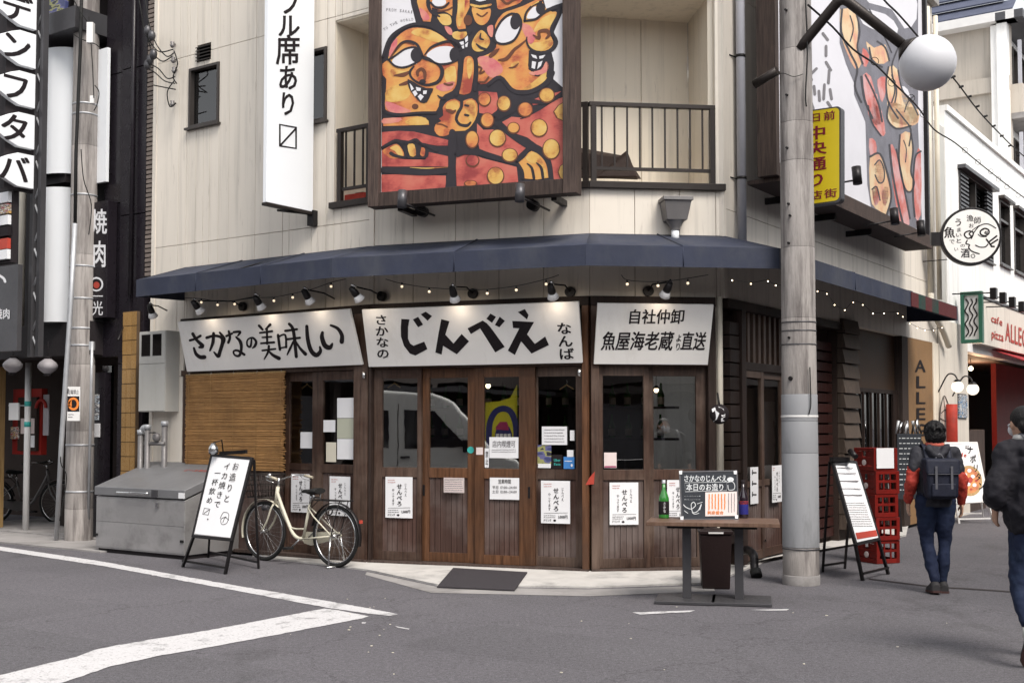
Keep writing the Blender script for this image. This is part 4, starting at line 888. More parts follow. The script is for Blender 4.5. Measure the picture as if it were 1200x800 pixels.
ARE('m_dark', 4, a1, 322, 432, 48, 58); ARE('m_dark', 4, a1, 618, 430, 40, 58)
ARS('m_dark', 5, a1, ((98, 470), (150, 440), (230, 385), (300, 370), (330, 385)), 16); ARS('m_dark', 5, a1, ((105, 470), (150, 515), (220, 528), (300, 500), (350, 465)), 16); ARS('m_dark', 5, a1, ((150, 405), (190, 345), (250, 322), (320, 345), (350, 400), (365, 440)), (6, 12, 18, 20, 24, 24))
ARS('m_dark', 5, a1, ((385, 430), (430, 375), (490, 345), (560, 325), (610, 335), (650, 370)), (10, 18, 20, 20, 22, 26)); ARS('m_dark', 5, a1, ((365, 440), (420, 460), (470, 495), (520, 503), (590, 492), (640, 470)), 16)
ARS('m_dark', 5, a1, ((370, 455), (430, 480), (490, 505), (520, 545), (515, 600), (480, 645), (400, 665), (330, 645), (280, 605), (270, 560), (300, 520)), (16, 10, 20, 30, 30, 26, 20, 18, 16, 20, 12)); ARS('m_brown', 4, a1, ((330, 590), (330, 560), (360, 540), (385, 570), (385, 620)), (20, 26, 26, 28, 20)); ARE('m_dark', 5, a1, 368, 640, 26, 20)
ART('m_dark', 5, a1, ((252, 618), (330, 662), (400, 690), (452, 692), (430, 745), (400, 800), (350, 800), (300, 745), (262, 690)), 2)
for q in (((266, 650), (286, 672), (300, 695), (280, 710)), ((315, 680), (355, 690), (352, 712), (322, 712)), ((288, 720), (312, 705), (330, 735), (308, 755)), ((330, 755), (350, 735), (378, 755), (352, 788)), ((372, 710), (402, 708), (398, 735), (372, 738))): ART('m_white', 6, a1, q, 0)
ARE('m_brown', 3, a3, 310, 100, 26, 22); ARS('m_dark', 5, a3, ((60, 130), (100, 150), (200, 165), (320, 150), (470, 148)), (14, 22, 22, 20, 22))
# pointing finger and fist
ART('m_orange', 2, I_, [a1(*p) for p in ((692, 470), (710, 445), (738, 440), (765, 470), (768, 560), (752, 680), (735, 730), (655, 735), (672, 640), (685, 560))], 2); ART('m_yellow', 3, a1, ((720, 460), (755, 470), (755, 560), (730, 620), (715, 540)))
ART('m_orange', 2, a3, ((525, 110), (560, 62), (620, 40), (665, 66), (700, 50), (755, 38), (796, 80), (792, 170), (752, 245), (700, 288), (620, 292), (560, 325), (500, 330), (462, 290), (470, 240), (515, 215), (495, 195), (530, 170)), 2)
ART('m_yellow', 3, a3, ((560, 75), (620, 50), (655, 80), (640, 140), (590, 120), (550, 115))); ART('m_yellow', 3, a3, ((710, 60), (770, 55), (785, 130), (750, 220), (700, 130)))
ARS('m_dark', 4, a3, ((672, 40), (672, 100), (645, 150), (632, 200), (660, 240), (715, 248), (742, 225)), (26, 24, 26, 22, 22, 24, 16)); ARS('m_brown', 4, a3, ((560, 130), (600, 145), (625, 130)), (20, 26, 14)); ARS('m_dark', 4, a3, ((700, 165), (725, 170)), 18); ARS('m_dark', 4, a3, ((700, 90), (725, 95)), 16); ARS('m_brown', 4, a3, ((480, 235), (520, 240), (560, 260)), 12)
ARS('m_dark', 5, a1, ((485, 745), (510, 765), (540, 770)), (6, 20, 20))
# left jumper
ART('m_orange', 1, a3, ((60, 192), (330, 176), (395, 190), (420, 243), (60, 252)), 0); ART('m_yellow', 2, a3, ((230, 215), (320, 180), (385, 188), (418, 235), (280, 245)), 2); ART('m_pink', 2, a3, ((60, 195), (200, 188), (180, 220), (60, 235)), 2)
ART('m_red', 1, a3, ((50, 300), (180, 290), (300, 296), (440, 330), (590, 367), (590, 405), (480, 405), (372, 388), (320, 350), (265, 368), (165, 356), (110, 380), (50, 412)), 0)
ART('m_red', 1, a3, ((50, 440), (110, 440), (120, 500), (230, 512), (390, 515), (415, 455), (575, 490), (575, 568), (50, 568)), 0); ART('m_red', 1, a3, ((47, 632), (200, 628), (550, 640), (550, 742), (47, 768)), 0)
ART('m_orange', 2, a3, ((55, 450), (90, 420), (165, 392), (212, 440), (222, 492), (180, 505), (110, 500))); ART('m_yellow', 3, a3, ((110, 425), (165, 400), (205, 440), (215, 488), (180, 480), (150, 445)), 2); ART('m_yellow', 2, a3, ((250, 405), (275, 390), (305, 400), (316, 480), (270, 485)), 2); ART('m_orange', 2, a3, ((345, 425), (375, 420), (388, 440), (380, 488), (352, 480)), 2)
ARS('m_dark', 4, a3, ((50, 420), (110, 385), (165, 365), (215, 390), (235, 440), (245, 500)), (18, 20, 24, 26, 26, 16)); ARS('m_dark', 4, a3, ((225, 390), (270, 375), (318, 360), (345, 400), (335, 480)), (20, 24, 24, 28, 20)); ARS('m_dark', 4, a3, ((120, 465), (160, 485), (260, 500), (350, 500), (400, 490), (410, 450)), (28, 24, 14, 14, 16, 14)); ARS('m_dark', 4, a3, ((340, 390), (400, 402), (480, 440)), (18, 24, 30))
ARS('m_yellow', 3, a3, ((270, 575), (400, 582), (565, 572)), (3, 9, 3)); ARS('m_dark', 4, a3, ((50, 595), (200, 612), (400, 620), (560, 600)), (40, 34, 34, 40))
# upper middle head
ART('m_orange', 1, a1, ((318, -300), (640, -300), (640, 20), (620, 60), (605, 130), (560, 100), (440, 60), (440, 120), (430, 172), (372, 168), (345, 90), (325, 20)), 0); ART('m_pink', 2, a1, ((345, 60), (400, 100), (425, 150), (375, 160), (350, 110)), 2)
ART('m_orange', 1, a1, ((635, -100), (735, -100), (735, 60), (700, 130), (705, 225), (630, 235), (622, 150)), 0); ART('m_yellow', 2, a1, ((650, -60), (690, -60), (695, 80), (660, 210), (640, 150)), 2)
ARS('m_dark', 3, a1, ((300, -40), (300, 20), (325, 110), (345, 190)), (46, 46, 50, 40)); ARS('m_dark', 3, a1, ((415, -30), (412, 40), (440, 100), (500, 130)), (28, 30, 20, 14)); ARS('m_dark', 3, a1, ((620, -40), (622, 60), (615, 160), (640, 235), (700, 240)), (36, 40, 30, 18, 14))
ARE('m_white', 4, a1, 497, 18, 56, 34); ARS('m_dark', 5, a1, ((430, 20), (470, 58), (530, 60), (572, 25)), 16); ART('m_yellow', 2, a1, ((480, 125), (540, 110), (585, 130), (590, 190), (525, 195))); ARS('m_brown', 3, a1, ((490, 90), (560, 80), (600, 60)), 14)
ART('m_pink', 2, a1, ((540, 208), (590, 222), (602, 275), (565, 262))); ART('m_yellow', 2, a1, ((600, 262), (640, 245), (710, 250), (705, 290), (650, 312), (608, 296))); ARE('m_brown', 3, a1, 722, 160, 34, 42); ARS('m_dark', 4, a1, ((600, 300), (640, 330), (700, 300), (750, 240)), 14)
for q in (((655, 332), (688, 322), (692, 350), (668, 352)), ((697, 300), (722, 280), (722, 320), (704, 335)), ((668, 362), (692, 356), (692, 380), (678, 382)), ((700, 350), (724, 330), (718, 368), (704, 372))): ART('m_white', 5, a1, q, 0)
ART('m_orange', 2, a2, ((20, 60), (100, 80), (165, 70), (160, 140), (130, 185), (90, 198), (45, 165))); ART('m_yellow', 3, a2, ((10, 30), (80, 45), (170, 30), (165, 48), (80, 62), (15, 50)), 2); ART('m_white', 3, a2, ((40, -60), (130, -60), (130, 5), (80, 15), (50, 5)), 0); ART('m_orange', 2, a2, ((220, -40), (330, -60), (420, -40), (400, 20), (300, 60), (230, 75), (215, 30))); ARS('m_brown', 4, a2, ((240, -20), (290, 30), (350, 0), (410, -20)), 20); ARS('m_brown', 4, a2, ((60, 110), (100, 130), (140, 100)), 12)
ART('m_yellow', 2, a2, ((22, 330), (60, 262), (100, 238), (150, 290), (160, 340), (120, 392), (60, 405), (25, 380))); ARS('m_dark', 4, a2, ((55, 345), (90, 375), (130, 385)), (10, 22, 14)); ARS('m_dark', 4, a2, ((90, 262), (85, 300), (110, 310)), (8, 16, 10)); ART('m_pink', 2, a2, ((140, 215), (185, 200), (180, 290), (150, 270)))
# right head
ART('m_orange', 1, a2, ((200, 200), (262, 108), (330, 80), (420, 48), (500, 10), (560, -10), (592, 62), (650, 95), (684, 98), (655, 200), (622, 250), (645, 300), (655, 345), (622, 385), (560, 402), (475, 388), (462, 470), (465, 545), (530, 572), (600, 545), (622, 560), (600, 620), (520, 692), (400, 705), (320, 685), (245, 612), (170, 640), (90, 660), (50, 600), (50, 470), (110, 440), (190, 400), (215, 330)), 2)
ART('m_pink', 2, a2, ((60, 460), (150, 440), (240, 500), (260, 560), (180, 610), (120, 560))); ART('m_pink', 2, a2, ((400, 190), (470, 200), (520, 280), (480, 350), (440, 290))); ART('m_yellow', 2, a2, ((560, 150), (670, 110), (640, 210), (560, 230), (500, 250))); ART('m_yellow', 2, a2, ((462, 345), (540, 330), (640, 315), (652, 345), (600, 386), (520, 396))); ART('m_pink', 3, a2, ((598, 482), (622, 522), (592, 572), (500, 590), (468, 565), (560, 545)))
ART('m_yellow', 2, a2, ((330, 500), (385, 480), (380, 520), (330, 540))); ART('m_yellow', 2, a2, ((500, 640), (600, 560), (610, 600), (530, 690), (420, 700)))
ART('m_white', 3, a2, ((206, 262), (262, 168), (335, 125), (385, 190), (388, 245), (340, 312), (262, 338), (215, 322))); ARE('m_dark', 4, a2, 362, 168, 42, 66, .15); ARS('m_dark', 5, a2, ((196, 270), (250, 165), (330, 108), (395, 140), (402, 215), (352, 312), (268, 345), (205, 325)), 18, True)
ART('m_white', 3, a2, ((448, 135), (478, 78), (520, 52), (572, 100), (540, 138), (465, 148)), 2); ARE('m_dark', 4, a2, 556, 68, 36, 48); ARS('m_dark', 5, a2, ((432, 165), (445, 100), (500, 40), (560, 15)), (20, 16, 18, 22)); ARS('m_dark', 5, a2, ((432, 165), (520, 150), (590, 95), (660, 62), (730, 40)), (16, 18, 22, 30, 34)); ARS('m_yellow', 6, a2, ((485, 45), (540, 14)), 10)
ARS('m_dark', 5, a2, ((705, 60), (690, 130), (640, 235), (680, 325), (645, 390), (560, 415), (480, 385), (448, 330), (450, 290)), (24, 26, 26, 28, 28, 24, 18, 14, 8)); ARS('m_brown', 5, a2, ((500, 275), (545, 300), (545, 250), (600, 240), (625, 270), (600, 300)), (10, 26, 22, 30, 26, 14))
ART('m_dark', 3, a2, ((465, 395), (560, 412), (640, 395), (662, 560), (640, 640), (600, 600), (612, 520), (600, 480), (560, 545), (500, 565), (462, 540)), 0)
for q in (((482, 425), (522, 436), (530, 462), (496, 450)), ((545, 440), (595, 430), (575, 456), (548, 462)), ((490, 478), (522, 486), (512, 540), (486, 532)), ((540, 490), (572, 476), (560, 515), (530, 542))): ART('m_white', 5, a2, q, 0)
ARS('m_brown', 4, a2, ((230, 470), (290, 460), (350, 390), (390, 360), (450, 310)), (14, 30, 24, 20, 10)); ARS('m_brown', 4, a2, ((165, 440), (200, 410), (230, 385)), (30, 34, 12)); ARS('m_brown', 4, a2, ((310, 530), (350, 525), (385, 495)), (6, 14, 5))
ARS('m_brown', 4, a2, ((60, 520), (95, 535), (80, 575), (115, 560)), 16); ARS('m_brown', 4, a2, ((75, 640), (120, 640), (150, 605)), 16); ARS('m_dark', 4, a2, ((515, 590), (535, 594), (550, 588)), 9); ARS('m_dark', 4, a2, ((150, 660), (240, 605), (330, 700), (420, 725), (520, 700), (610, 640), (650, 570)), (30, 30, 30, 34, 34, 40, 40))
# dotted shirt
ART('m_red', 1, a4, ((255, 222), (330, 180), (440, 190), (560, 125), (680, 45), (738, 25), (738, 682), (655, 688), (640, 560), (560, 420), (450, 340), (330, 300)), 0); ART('m_red', 1, a4, ((60, 232), (110, 282), (180, 280), (290, 305), (458, 408), (385, 478), (352, 530), (200, 480), (80, 430), (60, 350)), 0)
ART('m_red', 1, a4, ((-110, 470), (0, 462), (100, 502), (370, 572), (382, 688), (0, 716), (-122, 722), (-115, 560)), 0); ART('m_red', 1, a4, ((72, -20), (215, -10), (232, 80), (215, 130), (170, 165), (78, 150)), 0); ART('m_red', 1, a4, ((470, 60), (560, 20), (720, -20), (600, 70), (500, 90)), 0)
ART('m_orange', 2, a4, ((380, 540), (440, 482), (500, 440), (560, 478), (600, 540), (622, 655), (432, 662), (402, 590)), 2); ART('m_yellow', 3, a4, ((440, 500), (500, 455), (550, 490), (600, 600), (600, 650), (575, 640), (540, 560), (480, 540)), 2)
ARS('m_dark', 4, a4, ((452, 545), (488, 580), (505, 660)), (10, 20, 22)); ARS('m_dark', 4, a4, ((525, 540), (562, 580), (575, 655)), (10, 22, 22)); ARS('m_dark', 4, a4, ((370, 535), (410, 600), (420, 660)), (24, 26, 24)); ARS('m_dark', 4, a4, ((370, 530), (430, 480), (470, 420)), 26); ARS('m_dark', 3, a4, ((190, 200), (330, 320), (460, 400), (560, 450), (620, 540), (640, 670)), (60, 48, 60, 60, 44, 40)); ARS('m_dark', 3, a4, ((20, 440), (150, 480), (300, 525), (370, 545)), (40, 44, 36, 24)); ARS('m_dark', 3, a4, ((200, 190), (330, 110), (470, 60), (600, 70), (700, 30)), (60, 80, 40, 26, 14)); ARS('m_dark', 3, a4, ((400, 195), (470, 175)), 8)
for cx, cy, rx, ry, mt in ((270, 75, 48, 55, 'm_yellow'), (118, 42, 44, 48, 'm_orange'), (140, 205, 46, 52, 'm_orange'), (437, 122, 52, 52, 'm_orange'), (605, 10, 55, 52, 'm_yellow'), (345, 265, 42, 38, 'm_orange'), (545, 265, 60, 64, 'm_yellow'), (640, 430, 62, 74, 'm_yellow'), (220, 345, 60, 62, 'm_yellow'), (316, 478, 56, 48, 'm_yellow'), (205, 640, 60, 64, 'm_yellow'), (22, 355, 46, 62, 'm_orange'), (10, 700, 44, 20, 'm_orange'), (25, 520, 46, 42, 'm_red')):
    ARE('m_brown', 4, a4, cx, cy + 3, rx + 9, ry + 9); ARE(mt, 5, a4, cx, cy, rx, ry)
for cy, ry in ((140, 70), (610, 62)): ART('m_brown', 4, a4, [(738, cy - ry - 8), (690 if cy < 300 else 705, cy - ry * .7), (655 if cy < 300 else 690, cy), (680 if cy < 300 else 705, cy + ry * .7), (738, cy + ry + 8)], 0); ART('m_yellow', 5, a4, [(738, cy - ry), (700 if cy < 300 else 712, cy - ry * .7), (664 if cy < 300 else 698, cy), (690 if cy < 300 else 712, cy + ry * .7), (738, cy + ry)], 0)
ARS('m_dark', 5, a3, ((600, 300), (600, 420), (598, 560), (590, 730)), (50, 70, 60, 90)); ARS('m_dark', 5, a3, ((640, 470), (700, 460), (790, 470)), (50, 30, 30)); ARS('m_dark', 5, a1, ((60, 440), (110, 310), (190, 235), (300, 190), (420, 200), (520, 255), (600, 320), (660, 380)), (22, 30, 26, 24, 28, 28, 34, 40))
ARS('m_dark', 5, a1, ((655, 450), (665, 560), (650, 680), (630, 740)), (32, 34, 30, 26)); ARS('m_dark', 5, a1, ((780, 440), (790, 560), (778, 700)), 30)
build_print(LV, pic)
m = MB()
def arc_text(m, P_, s_, pts, h, b=0):
    q = catmull(pts, 8); L = [0]
    for i in range(1, len(q)): L.append(L[-1] + math.hypot(q[i][0] - q[i - 1][0], q[i][1] - q[i - 1][1]))
    adv = L[-1] / len(s_)
    for i, c in enumerate(s_):
        if c == ' ': continue
        d = adv * (i + .1); j = max(k for k in range(len(L) - 1) if L[k] <= d); f = (d - L[j]) / max(1e-6, L[j + 1] - L[j]); x = q[j][0] + (q[j + 1][0] - q[j][0]) * f; y = q[j][1] + (q[j + 1][1] - q[j][1]) * f
        an = math.atan2(q[j + 1][1] - q[j][1], q[j + 1][0] - q[j][0])
        Q = lambda a, bb: P_(x + math.cos(an) * a * adv * .8 + math.sin(an) * bb * h, y + math.sin(an) * a * adv * .8 - math.cos(an) * bb * h, .0055)
        m.text(c, Q, b)
arc_text(m, PM, 'FROM SAKAI', [a1(80, 92), a1(170, 98), a1(290, 112)], 5); arc_text(m, PM, 'TO THE WORLD', [a1(70, 248), a1(150, 200), a1(220, 175), a1(300, 165)], 4.6)
m.build('lettering', 'ink_grey', pic)
# lamps under the painting
for i, (px, py, off, r_, lb) in enumerate(((471, 233, .72, .05, 'black cylinder lamp under the left part of the big painting'), (609, 226, .72, .05, 'black cylinder lamp under the right part of the big painting'))):
    u, z = WB.uz(px, py, off); t = wthing(WB, 'picture_lamp', lb, 'lamp', u, z, off, 'lamps under the big painting')
    m = MB(WB); m.tube([(u, -off, z - .09), (u, -off + .02, z + .09)], r_, 16); m.build('lamp_body', 'steel_dark', t)
    m = MB(WB); m.tube([(u, -off, z - .04), (u + .15, -.2, z - .1)], .012, 6); m.build('arm', 'black_metal', t)
    u2, z2 = WB.uz((491, 622)[i], (246, 239)[i], .14); m = MB(WB); m.cyl((u2, 0, z2), (u2, -.12, z2), .06, n=16); m.build('wall_mount', 'black_metal', t)
# ================================================================== painting on the right wall
NO = .42; PR = WR.P(NO)
ua, ub_ = WR.u(905, NO, 100), WR.u(1083, NO, 200); zb_ = WR.z(1083, 288, NO)
zf = WR.z(1075, 272, NO)
t = pic2 = wthing(WR, 'painting', 'framed painting in haze-paled colours with pale text field hung on the right wall behind the pole', 'painting', ua, zb_, NO)
m = MB(WR); m.box(ua, ub_, -NO + .0, -NO + .05, zf, TOP - .4); m.build('canvas', 'm_haze_w', t)
m = MB(WR); m.box(ua - .10, ua, -NO - .08, -NO + .14, zb_, TOP - .3); m.build('frame', 'board_wood', t, bevel=.006)
m = MB(WR); m.box(ub_, ub_ + .08, -NO - .06, -NO + .1, zb_, TOP - .3); m.build('frame', 'black_metal', t, bevel=.006)
m = MB(WR); m.box(ua, ub_, -NO - .07, -NO + .12, zb_, zf); m.build('frame', 'board_wood', t, bevel=.006)
m = MB(WR); m.box(ua, ub_, -NO - .10, -NO + .3, zb_ - .05, zb_ - .003); m.build('shelf_board', 'board_wood', t, bevel=.004)
for u in (ua + .8, ua + 2.2, ua + 3.6): m = MB(WR); m.box(u - .02, u + .02, -NO + .08, 0, zb_ - .13, zb_ - .055); m.build('bracket', 'black_metal', t)
def b1_(x, y): return (940 + x / 5.333, y / 5.333)
def b2_(x, y): return (940 + x / 4.706, 120 + y / 4.706)
LV = {}; PM = PR
ART('m_haze_d', 0, I_, [b1_(235, -800), b1_(725, -800), b1_(725, 800), b2_(660, 640), b2_(655, 700), b2_(600, 690), b2_(380, 580), b2_(360, 450), b2_(350, 120), b1_(395, 760), b1_(325, 590), b1_(325, 520), b1_(275, 400), b1_(235, 270)], 0)
for mt, f, q in (('m_haze_o', b1_, ((240, 60), (330, 80), (350, 200), (340, 300), (370, 400), (330, 430), (280, 330), (245, 220))), ('m_haze_w', b1_, ((360, 60), (520, 90), (600, 180), (560, 260), (480, 200), (380, 150))), ('m_haze_r', b1_, ((380, 470), (430, 480), (470, 640), (500, 700), (490, 780), (430, 760), (400, 640))), ('m_haze_o', b1_, ((540, 420), (600, 440), (620, 560), (680, 640), (725, 720), (700, 780), (560, 760), (530, 620))), ('m_haze_w', b1_, ((620, 540), (660, 560), (680, 640), (650, 670), (625, 610))), ('m_haze_o', b1_, ((400, 260), (450, 300), (520, 280), (540, 380), (470, 400), (420, 330))), ('m_haze_w', b1_, ((380, -60), (560, -80), (700, -60), (715, 120), (640, 180), (560, 60), (420, 20))),
                 ('m_haze_r', b2_, ((365, 20), (400, 10), (440, 60), (460, 170), (430, 180), (380, 100))), ('m_haze_o', b2_, ((480, 0), (560, 20), (640, 40), (640, 110), (600, 130), (520, 140), (470, 90))), ('m_haze_o', b2_, ((375, 300), (430, 285), (470, 400), (490, 520), (470, 620), (430, 600), (385, 560), (372, 440))), ('m_haze_r', b2_, ((400, 345), (428, 322), (448, 360), (450, 430), (425, 440), (405, 400))), ('m_haze_r', b2_, ((482, 235), (520, 280), (560, 480), (590, 640), (585, 680), (540, 660), (500, 460))), ('m_haze_r', b2_, ((370, 200), (405, 215), (410, 280), (375, 290))), ('m_haze_o', b2_, ((540, 180), (600, 170), (610, 260), (600, 380), (615, 440), (600, 490), (565, 470), (535, 330))), ('m_haze_r', b2_, ((625, 300), (655, 270), (655, 620), (620, 630), (612, 500))), ('m_haze_r', b2_, ((385, 480), (410, 470), (425, 540), (400, 570)))): ART(mt, 1, f, q, 2)
for f, q, w_ in ((b1_, ((420, 60), (500, 200), (560, 330)), 10), (b1_, ((600, 300), (560, 420), (580, 560), (560, 640)), 12), (b2_, ((520, 40), (560, 90), (600, 150), (590, 240)), 12), (b2_, ((560, 210), (575, 260), (570, 330)), 8), (b1_, ((640, 700), (660, 640), (700, 600)), 9), (b1_, ((420, 300), (440, 380), (500, 420)), 14)): ARS('m_dark', 2, f, q, w_)
for q in (((130, 210), (160, 250)), ((150, 290), (150, 350)), ((30, 430), (60, 500)), ((60, 460), (90, 430)), ((150, 390), (180, 440)), ((170, 440), (165, 520)), ((75, 540), (80, 590)), ((105, 570), (110, 630)), ((140, 530), (135, 620)), ((175, 560), (185, 620)), ((160, 640), (180, 670)), ((30, 560), (70, 680)), ((10, 520), (30, 590))): ARS('ink_grey', 1, b1_, q, 22)
for q, w_ in ((((250, 60), (245, 200), (300, 330), (345, 430), (330, 540), (370, 640)), 16), (((340, 80), (360, 200), (345, 300), (380, 400)), 14), (((395, 470), (440, 560), (480, 660), (500, 760)), 14), (((370, 480), (390, 620), (440, 740)), 16), (((540, 420), (525, 520), (540, 640), (600, 740)), 14), (((600, 440), (625, 560), (690, 650), (725, 720)), 12), (((470, 260), (520, 300), (545, 380)), 14), (((420, 130), (480, 160), (520, 230)), 10), (((560, 470), (590, 560), (580, 640)), 12), (((300, 100), (320, 180), (300, 260)), 10)): ARS('m_dark', 2, b1_, q, w_)
for q, w_ in ((((375, 300), (430, 285), (472, 400), (492, 520), (465, 625)), 16), (((400, 345), (428, 318), (452, 370), (450, 432), (424, 444), (402, 400)), 10), (((385, 480), (412, 466), (430, 540)), 10), (((482, 235), (500, 400), (540, 600), (560, 680)), 16), (((520, 260), (560, 460), (595, 640)), 14), (((540, 180), (535, 330), (565, 470), (600, 492), (618, 440), (600, 380), (612, 260), (600, 172)), 14), (((655, 270), (622, 310), (612, 500), (622, 630)), 14), (((365, 20), (385, 110), (435, 185)), 12), (((480, 0), (470, 90), (520, 145), (600, 130)), 14)): ARS('m_dark', 2, b2_, q, w_)
for f, q in ((b1_, ((440, 600), (470, 590), (475, 680), (450, 690))), (b1_, ((470, 500), (520, 480), (525, 560), (500, 640), (480, 580))), (b1_, ((380, 300), (420, 350), (400, 420), (375, 390))), (b2_, ((440, 480), (475, 470), (470, 560), (445, 560)))): ART('m_haze_r', 1, f, q, 2)
build_print(LV, pic2)
for i, (px, py, lb) in enumerate(((1000, 205, 'black cylinder lamp nearest the yellow sign, under the hazy painting'), (1044, 253, 'middle black cylinder lamp under the hazy painting'), (1075, 267, 'black cylinder lamp at the far corner of the hazy painting'))):
    u, z = WR.uz(px + 5, py, NO + .35); t = wthing(WR, 'picture_lamp', lb, 'lamp', u, z, NO + .35, 'lamps under the faded painting')
    m = MB(WR); m.tube([(u, -NO - .35, z - .11), (u + .01, -NO - .33, z + .1)], .055, 14); m.build('lamp_body', 'black_metal', t); m = MB(WR); m.tube([(u, -NO - .33, z - .06), (u - .25, -NO - .05, z - .13)], .012, 6); m.build('arm', 'black_metal', t)
# ================================================================== papers on the doors
def paper(W, px0, py0, px1, py1, off, label, mat='paper', name='poster', draw=None, cat='poster', group=None, skew=0):
    t = wthing(W, name, label, cat, W.u(px0, off, py1), W.z(px0, py1, off), off, group); P_ = W.P(off)
    u0, z0 = W.uz(px0, py1, off); u1, z1 = W.uz(px1, (py0 + py1) / 2 + (py0 - py1) / 2, off)
    m = MB(W); nx = 5; g_ = []                        # sheet with a slight curl
    za, zb2 = W.z((px0 + px1) / 2, py1, off), W.z((px0 + px1) / 2, py0, off)
    for j in range(nx + 1):
        for i in range(nx + 1):
            a, b_ = i / nx, j / nx; g_.append((u0 + (u1 - u0) * a, -off - .0015 * math.sin(a * 5 + px0) * (1 - b_) , za + (zb2 - za) * b_))
    b0 = m.add(g_)
    for j in range(nx):
        for i in range(nx): q = b0 + j * (nx + 1) + i; m.face([q, q + 1, q + nx + 2, q + nx + 1])
    o = m.build('sheet', mat, t)
    if draw: draw(t, W.P(off + .0035), px0, py0, px1, py1)
    return t
def lines(m, P_, x0, y0, x1, y1, n, w=.8, gap=.25, vert=False):   # rows of tiny unreadable characters as dashes
    for i in range(n):
        if vert:
            x = x1 - (x1 - x0) * (i + .5) / n; y = y0
            while y < y1 - 1: L = random.uniform(1, 2.6); m.stroke(P_, [(x, y), (x + random.uniform(-.3, .3), min(y1, y + L))], w, 0); y += L + gap + random.uniform(.2, .8)
        else:
            y = y0 + (y1 - y0) * (i + .5) / n; x = x0
            while x < x1 - 1: L = random.uniform(.8, 2.4); m.stroke(P_, [(x, y), (min(x1, x + L), y + random.uniform(-.3, .3))], w, 0); x += L + gap + random.uniform(.2, .8)
def d_senbero(t, P_, x0, y0, x1, y1):
    w_, h = x1 - x0, y1 - y0; m = MB()
    m.text('せんべろ', pxQ(P_, x0 + w_ * .42, y0 + h * .16, x0 + w_ * .62, y0 + h * .72, 0), 2, True); m.build('headline', 'ink', t)
    m = MB(); m.text('じんべえ', pxQ(P_, x0 + w_ * .70, y0 + h * .15, x0 + w_ * .79, y0 + h * .48, 0), 1, True); m.text('やってます', pxQ(P_, x0 + w_ * .24, y0 + h * .28, x0 + w_ * .34, y0 + h * .70, 0), 1, True)
    m.text('1,000円', pxQ(P_, x0 + w_ * .58, y0 + h * .80, x0 + w_ * .92, y0 + h * .89, 0), 2); m.stroke(P_, [(x0 + w_ * .1, y0 + h * .76), (x0 + w_ * .92, y0 + h * .75)], .35, 0); lines(m, P_, x0 + w_ * .1, y0 + h * .79, x0 + w_ * .5, y0 + h * .88, 2, .5); m.text('ドリンク', pxQ(P_, x0 + w_ * .08, y0 + h * .89, x0 + w_ * .36, y0 + h * .955, 0), 2); m.ell(P_, x0 + w_ * .47, y0 + h * .93, w_ * .05, h * .025); m.build('small_print', 'ink', t)
    m = MB(); lines(m, P_, x0 + w_ * .1, y0 + h * .05, x0 + w_ * .38, y0 + h * .16, 2, .5); m.build('red_print', 'red_ink', t)
gS = 'white posters with brush lettering on the doors'
paper(WB, 451.5, 558.5, 483.5, 606.5, .006, 'white せんべろ poster on the leftmost of the four middle doors', draw=d_senbero, group=gS)
paper(WB, 634, 563, 668, 613, -.01, 'white せんべろ poster on the rightmost of the four middle doors', draw=d_senbero, group=gS)
paper(WC, 714.5, 565, 748, 614.5, .006, 'white せんべろ poster on the door left of the green bottle', draw=d_senbero, group=gS)
paper(WC, 782, 562, 806, 610, -.01, 'white せんべろ poster half hidden behind the chalkboard', draw=d_senbero, group=gS)
paper(WL, 341, 555, 363, 600, -.04, 'white せんべろ poster behind the bicycle handlebar', draw=d_senbero, group=gS)
paper(WL, 386, 558, 410.5, 604, .006, 'white せんべろ poster behind the bicycle saddle', draw=d_senbero, group=gS)
paper(WR, 905, 545, 916, 588, .006, 'white せんべろ poster beside the utility pole on the right wall', draw=d_senbero, group=gS)
def d_three(t, P_, x0, y0, x1, y1):
    m = MB(); h = y1 - y0
    for i in range(3): m.stroke(P_, [(x0 + 2.5, y0 + h * (.15 + .3 * i)), (x1 - 2.5, y0 + h * (.15 + .3 * i))], 1.6, 0); m.stroke(P_, [(x0 + 2.5, y0 + h * (.08 + .3 * i)), (x0 + 2.5, y0 + h * (.2 + .3 * i))], .8, 0)
    m.build('print', 'ink', t)
paper(WR, 879.5, 547, 888.5, 590, .006, 'narrow white notice with three dark marks on the right wall door', draw=d_three)
def d_hours(t, P_, x0, y0, x1, y1):
    m = MB(); w_, h = x1 - x0, y1 - y0; m.text('営業時間', pxQ(P_, x0 + w_ * .28, y0 + h * .06, x0 + w_ * .72, y0 + h * .28, 0), 1); m.text('平日 17:00~24:00', pxQ(P_, x0 + w_ * .08, y0 + h * .36, x0 + w_ * .92, y0 + h * .52, 0), 1); m.text('土日 12:00~24:00', pxQ(P_, x0 + w_ * .08, y0 + h * .56, x0 + w_ * .92, y0 + h * .72, 0), 1); m.build('print', 'ink', t)
paper(WB, 574, 559.5, 608.5, 585, .006, 'white opening hours notice on the middle door', draw=d_hours)
def d_table(t, P_, x0, y0, x1, y1): m = MB(); lines(m, P_, x0 + 1.5, y0 + 1, x1 - 1.5, y1 - 1.5, 6, .6); m.stroke(P_, [(x0 + 1, y0 + 1), (x1 - 1, y0 + 1), (x1 - 1, y1 - 1), (x0 + 1, y1 - 1)], .3, 0, 1, True); m.build('print', 'ink_grey', t)
paper(WB, 520, 559.5, 544, 577, -.01, 'small white printed timetable on the second door from the left', 'paper_pink', draw=d_table)
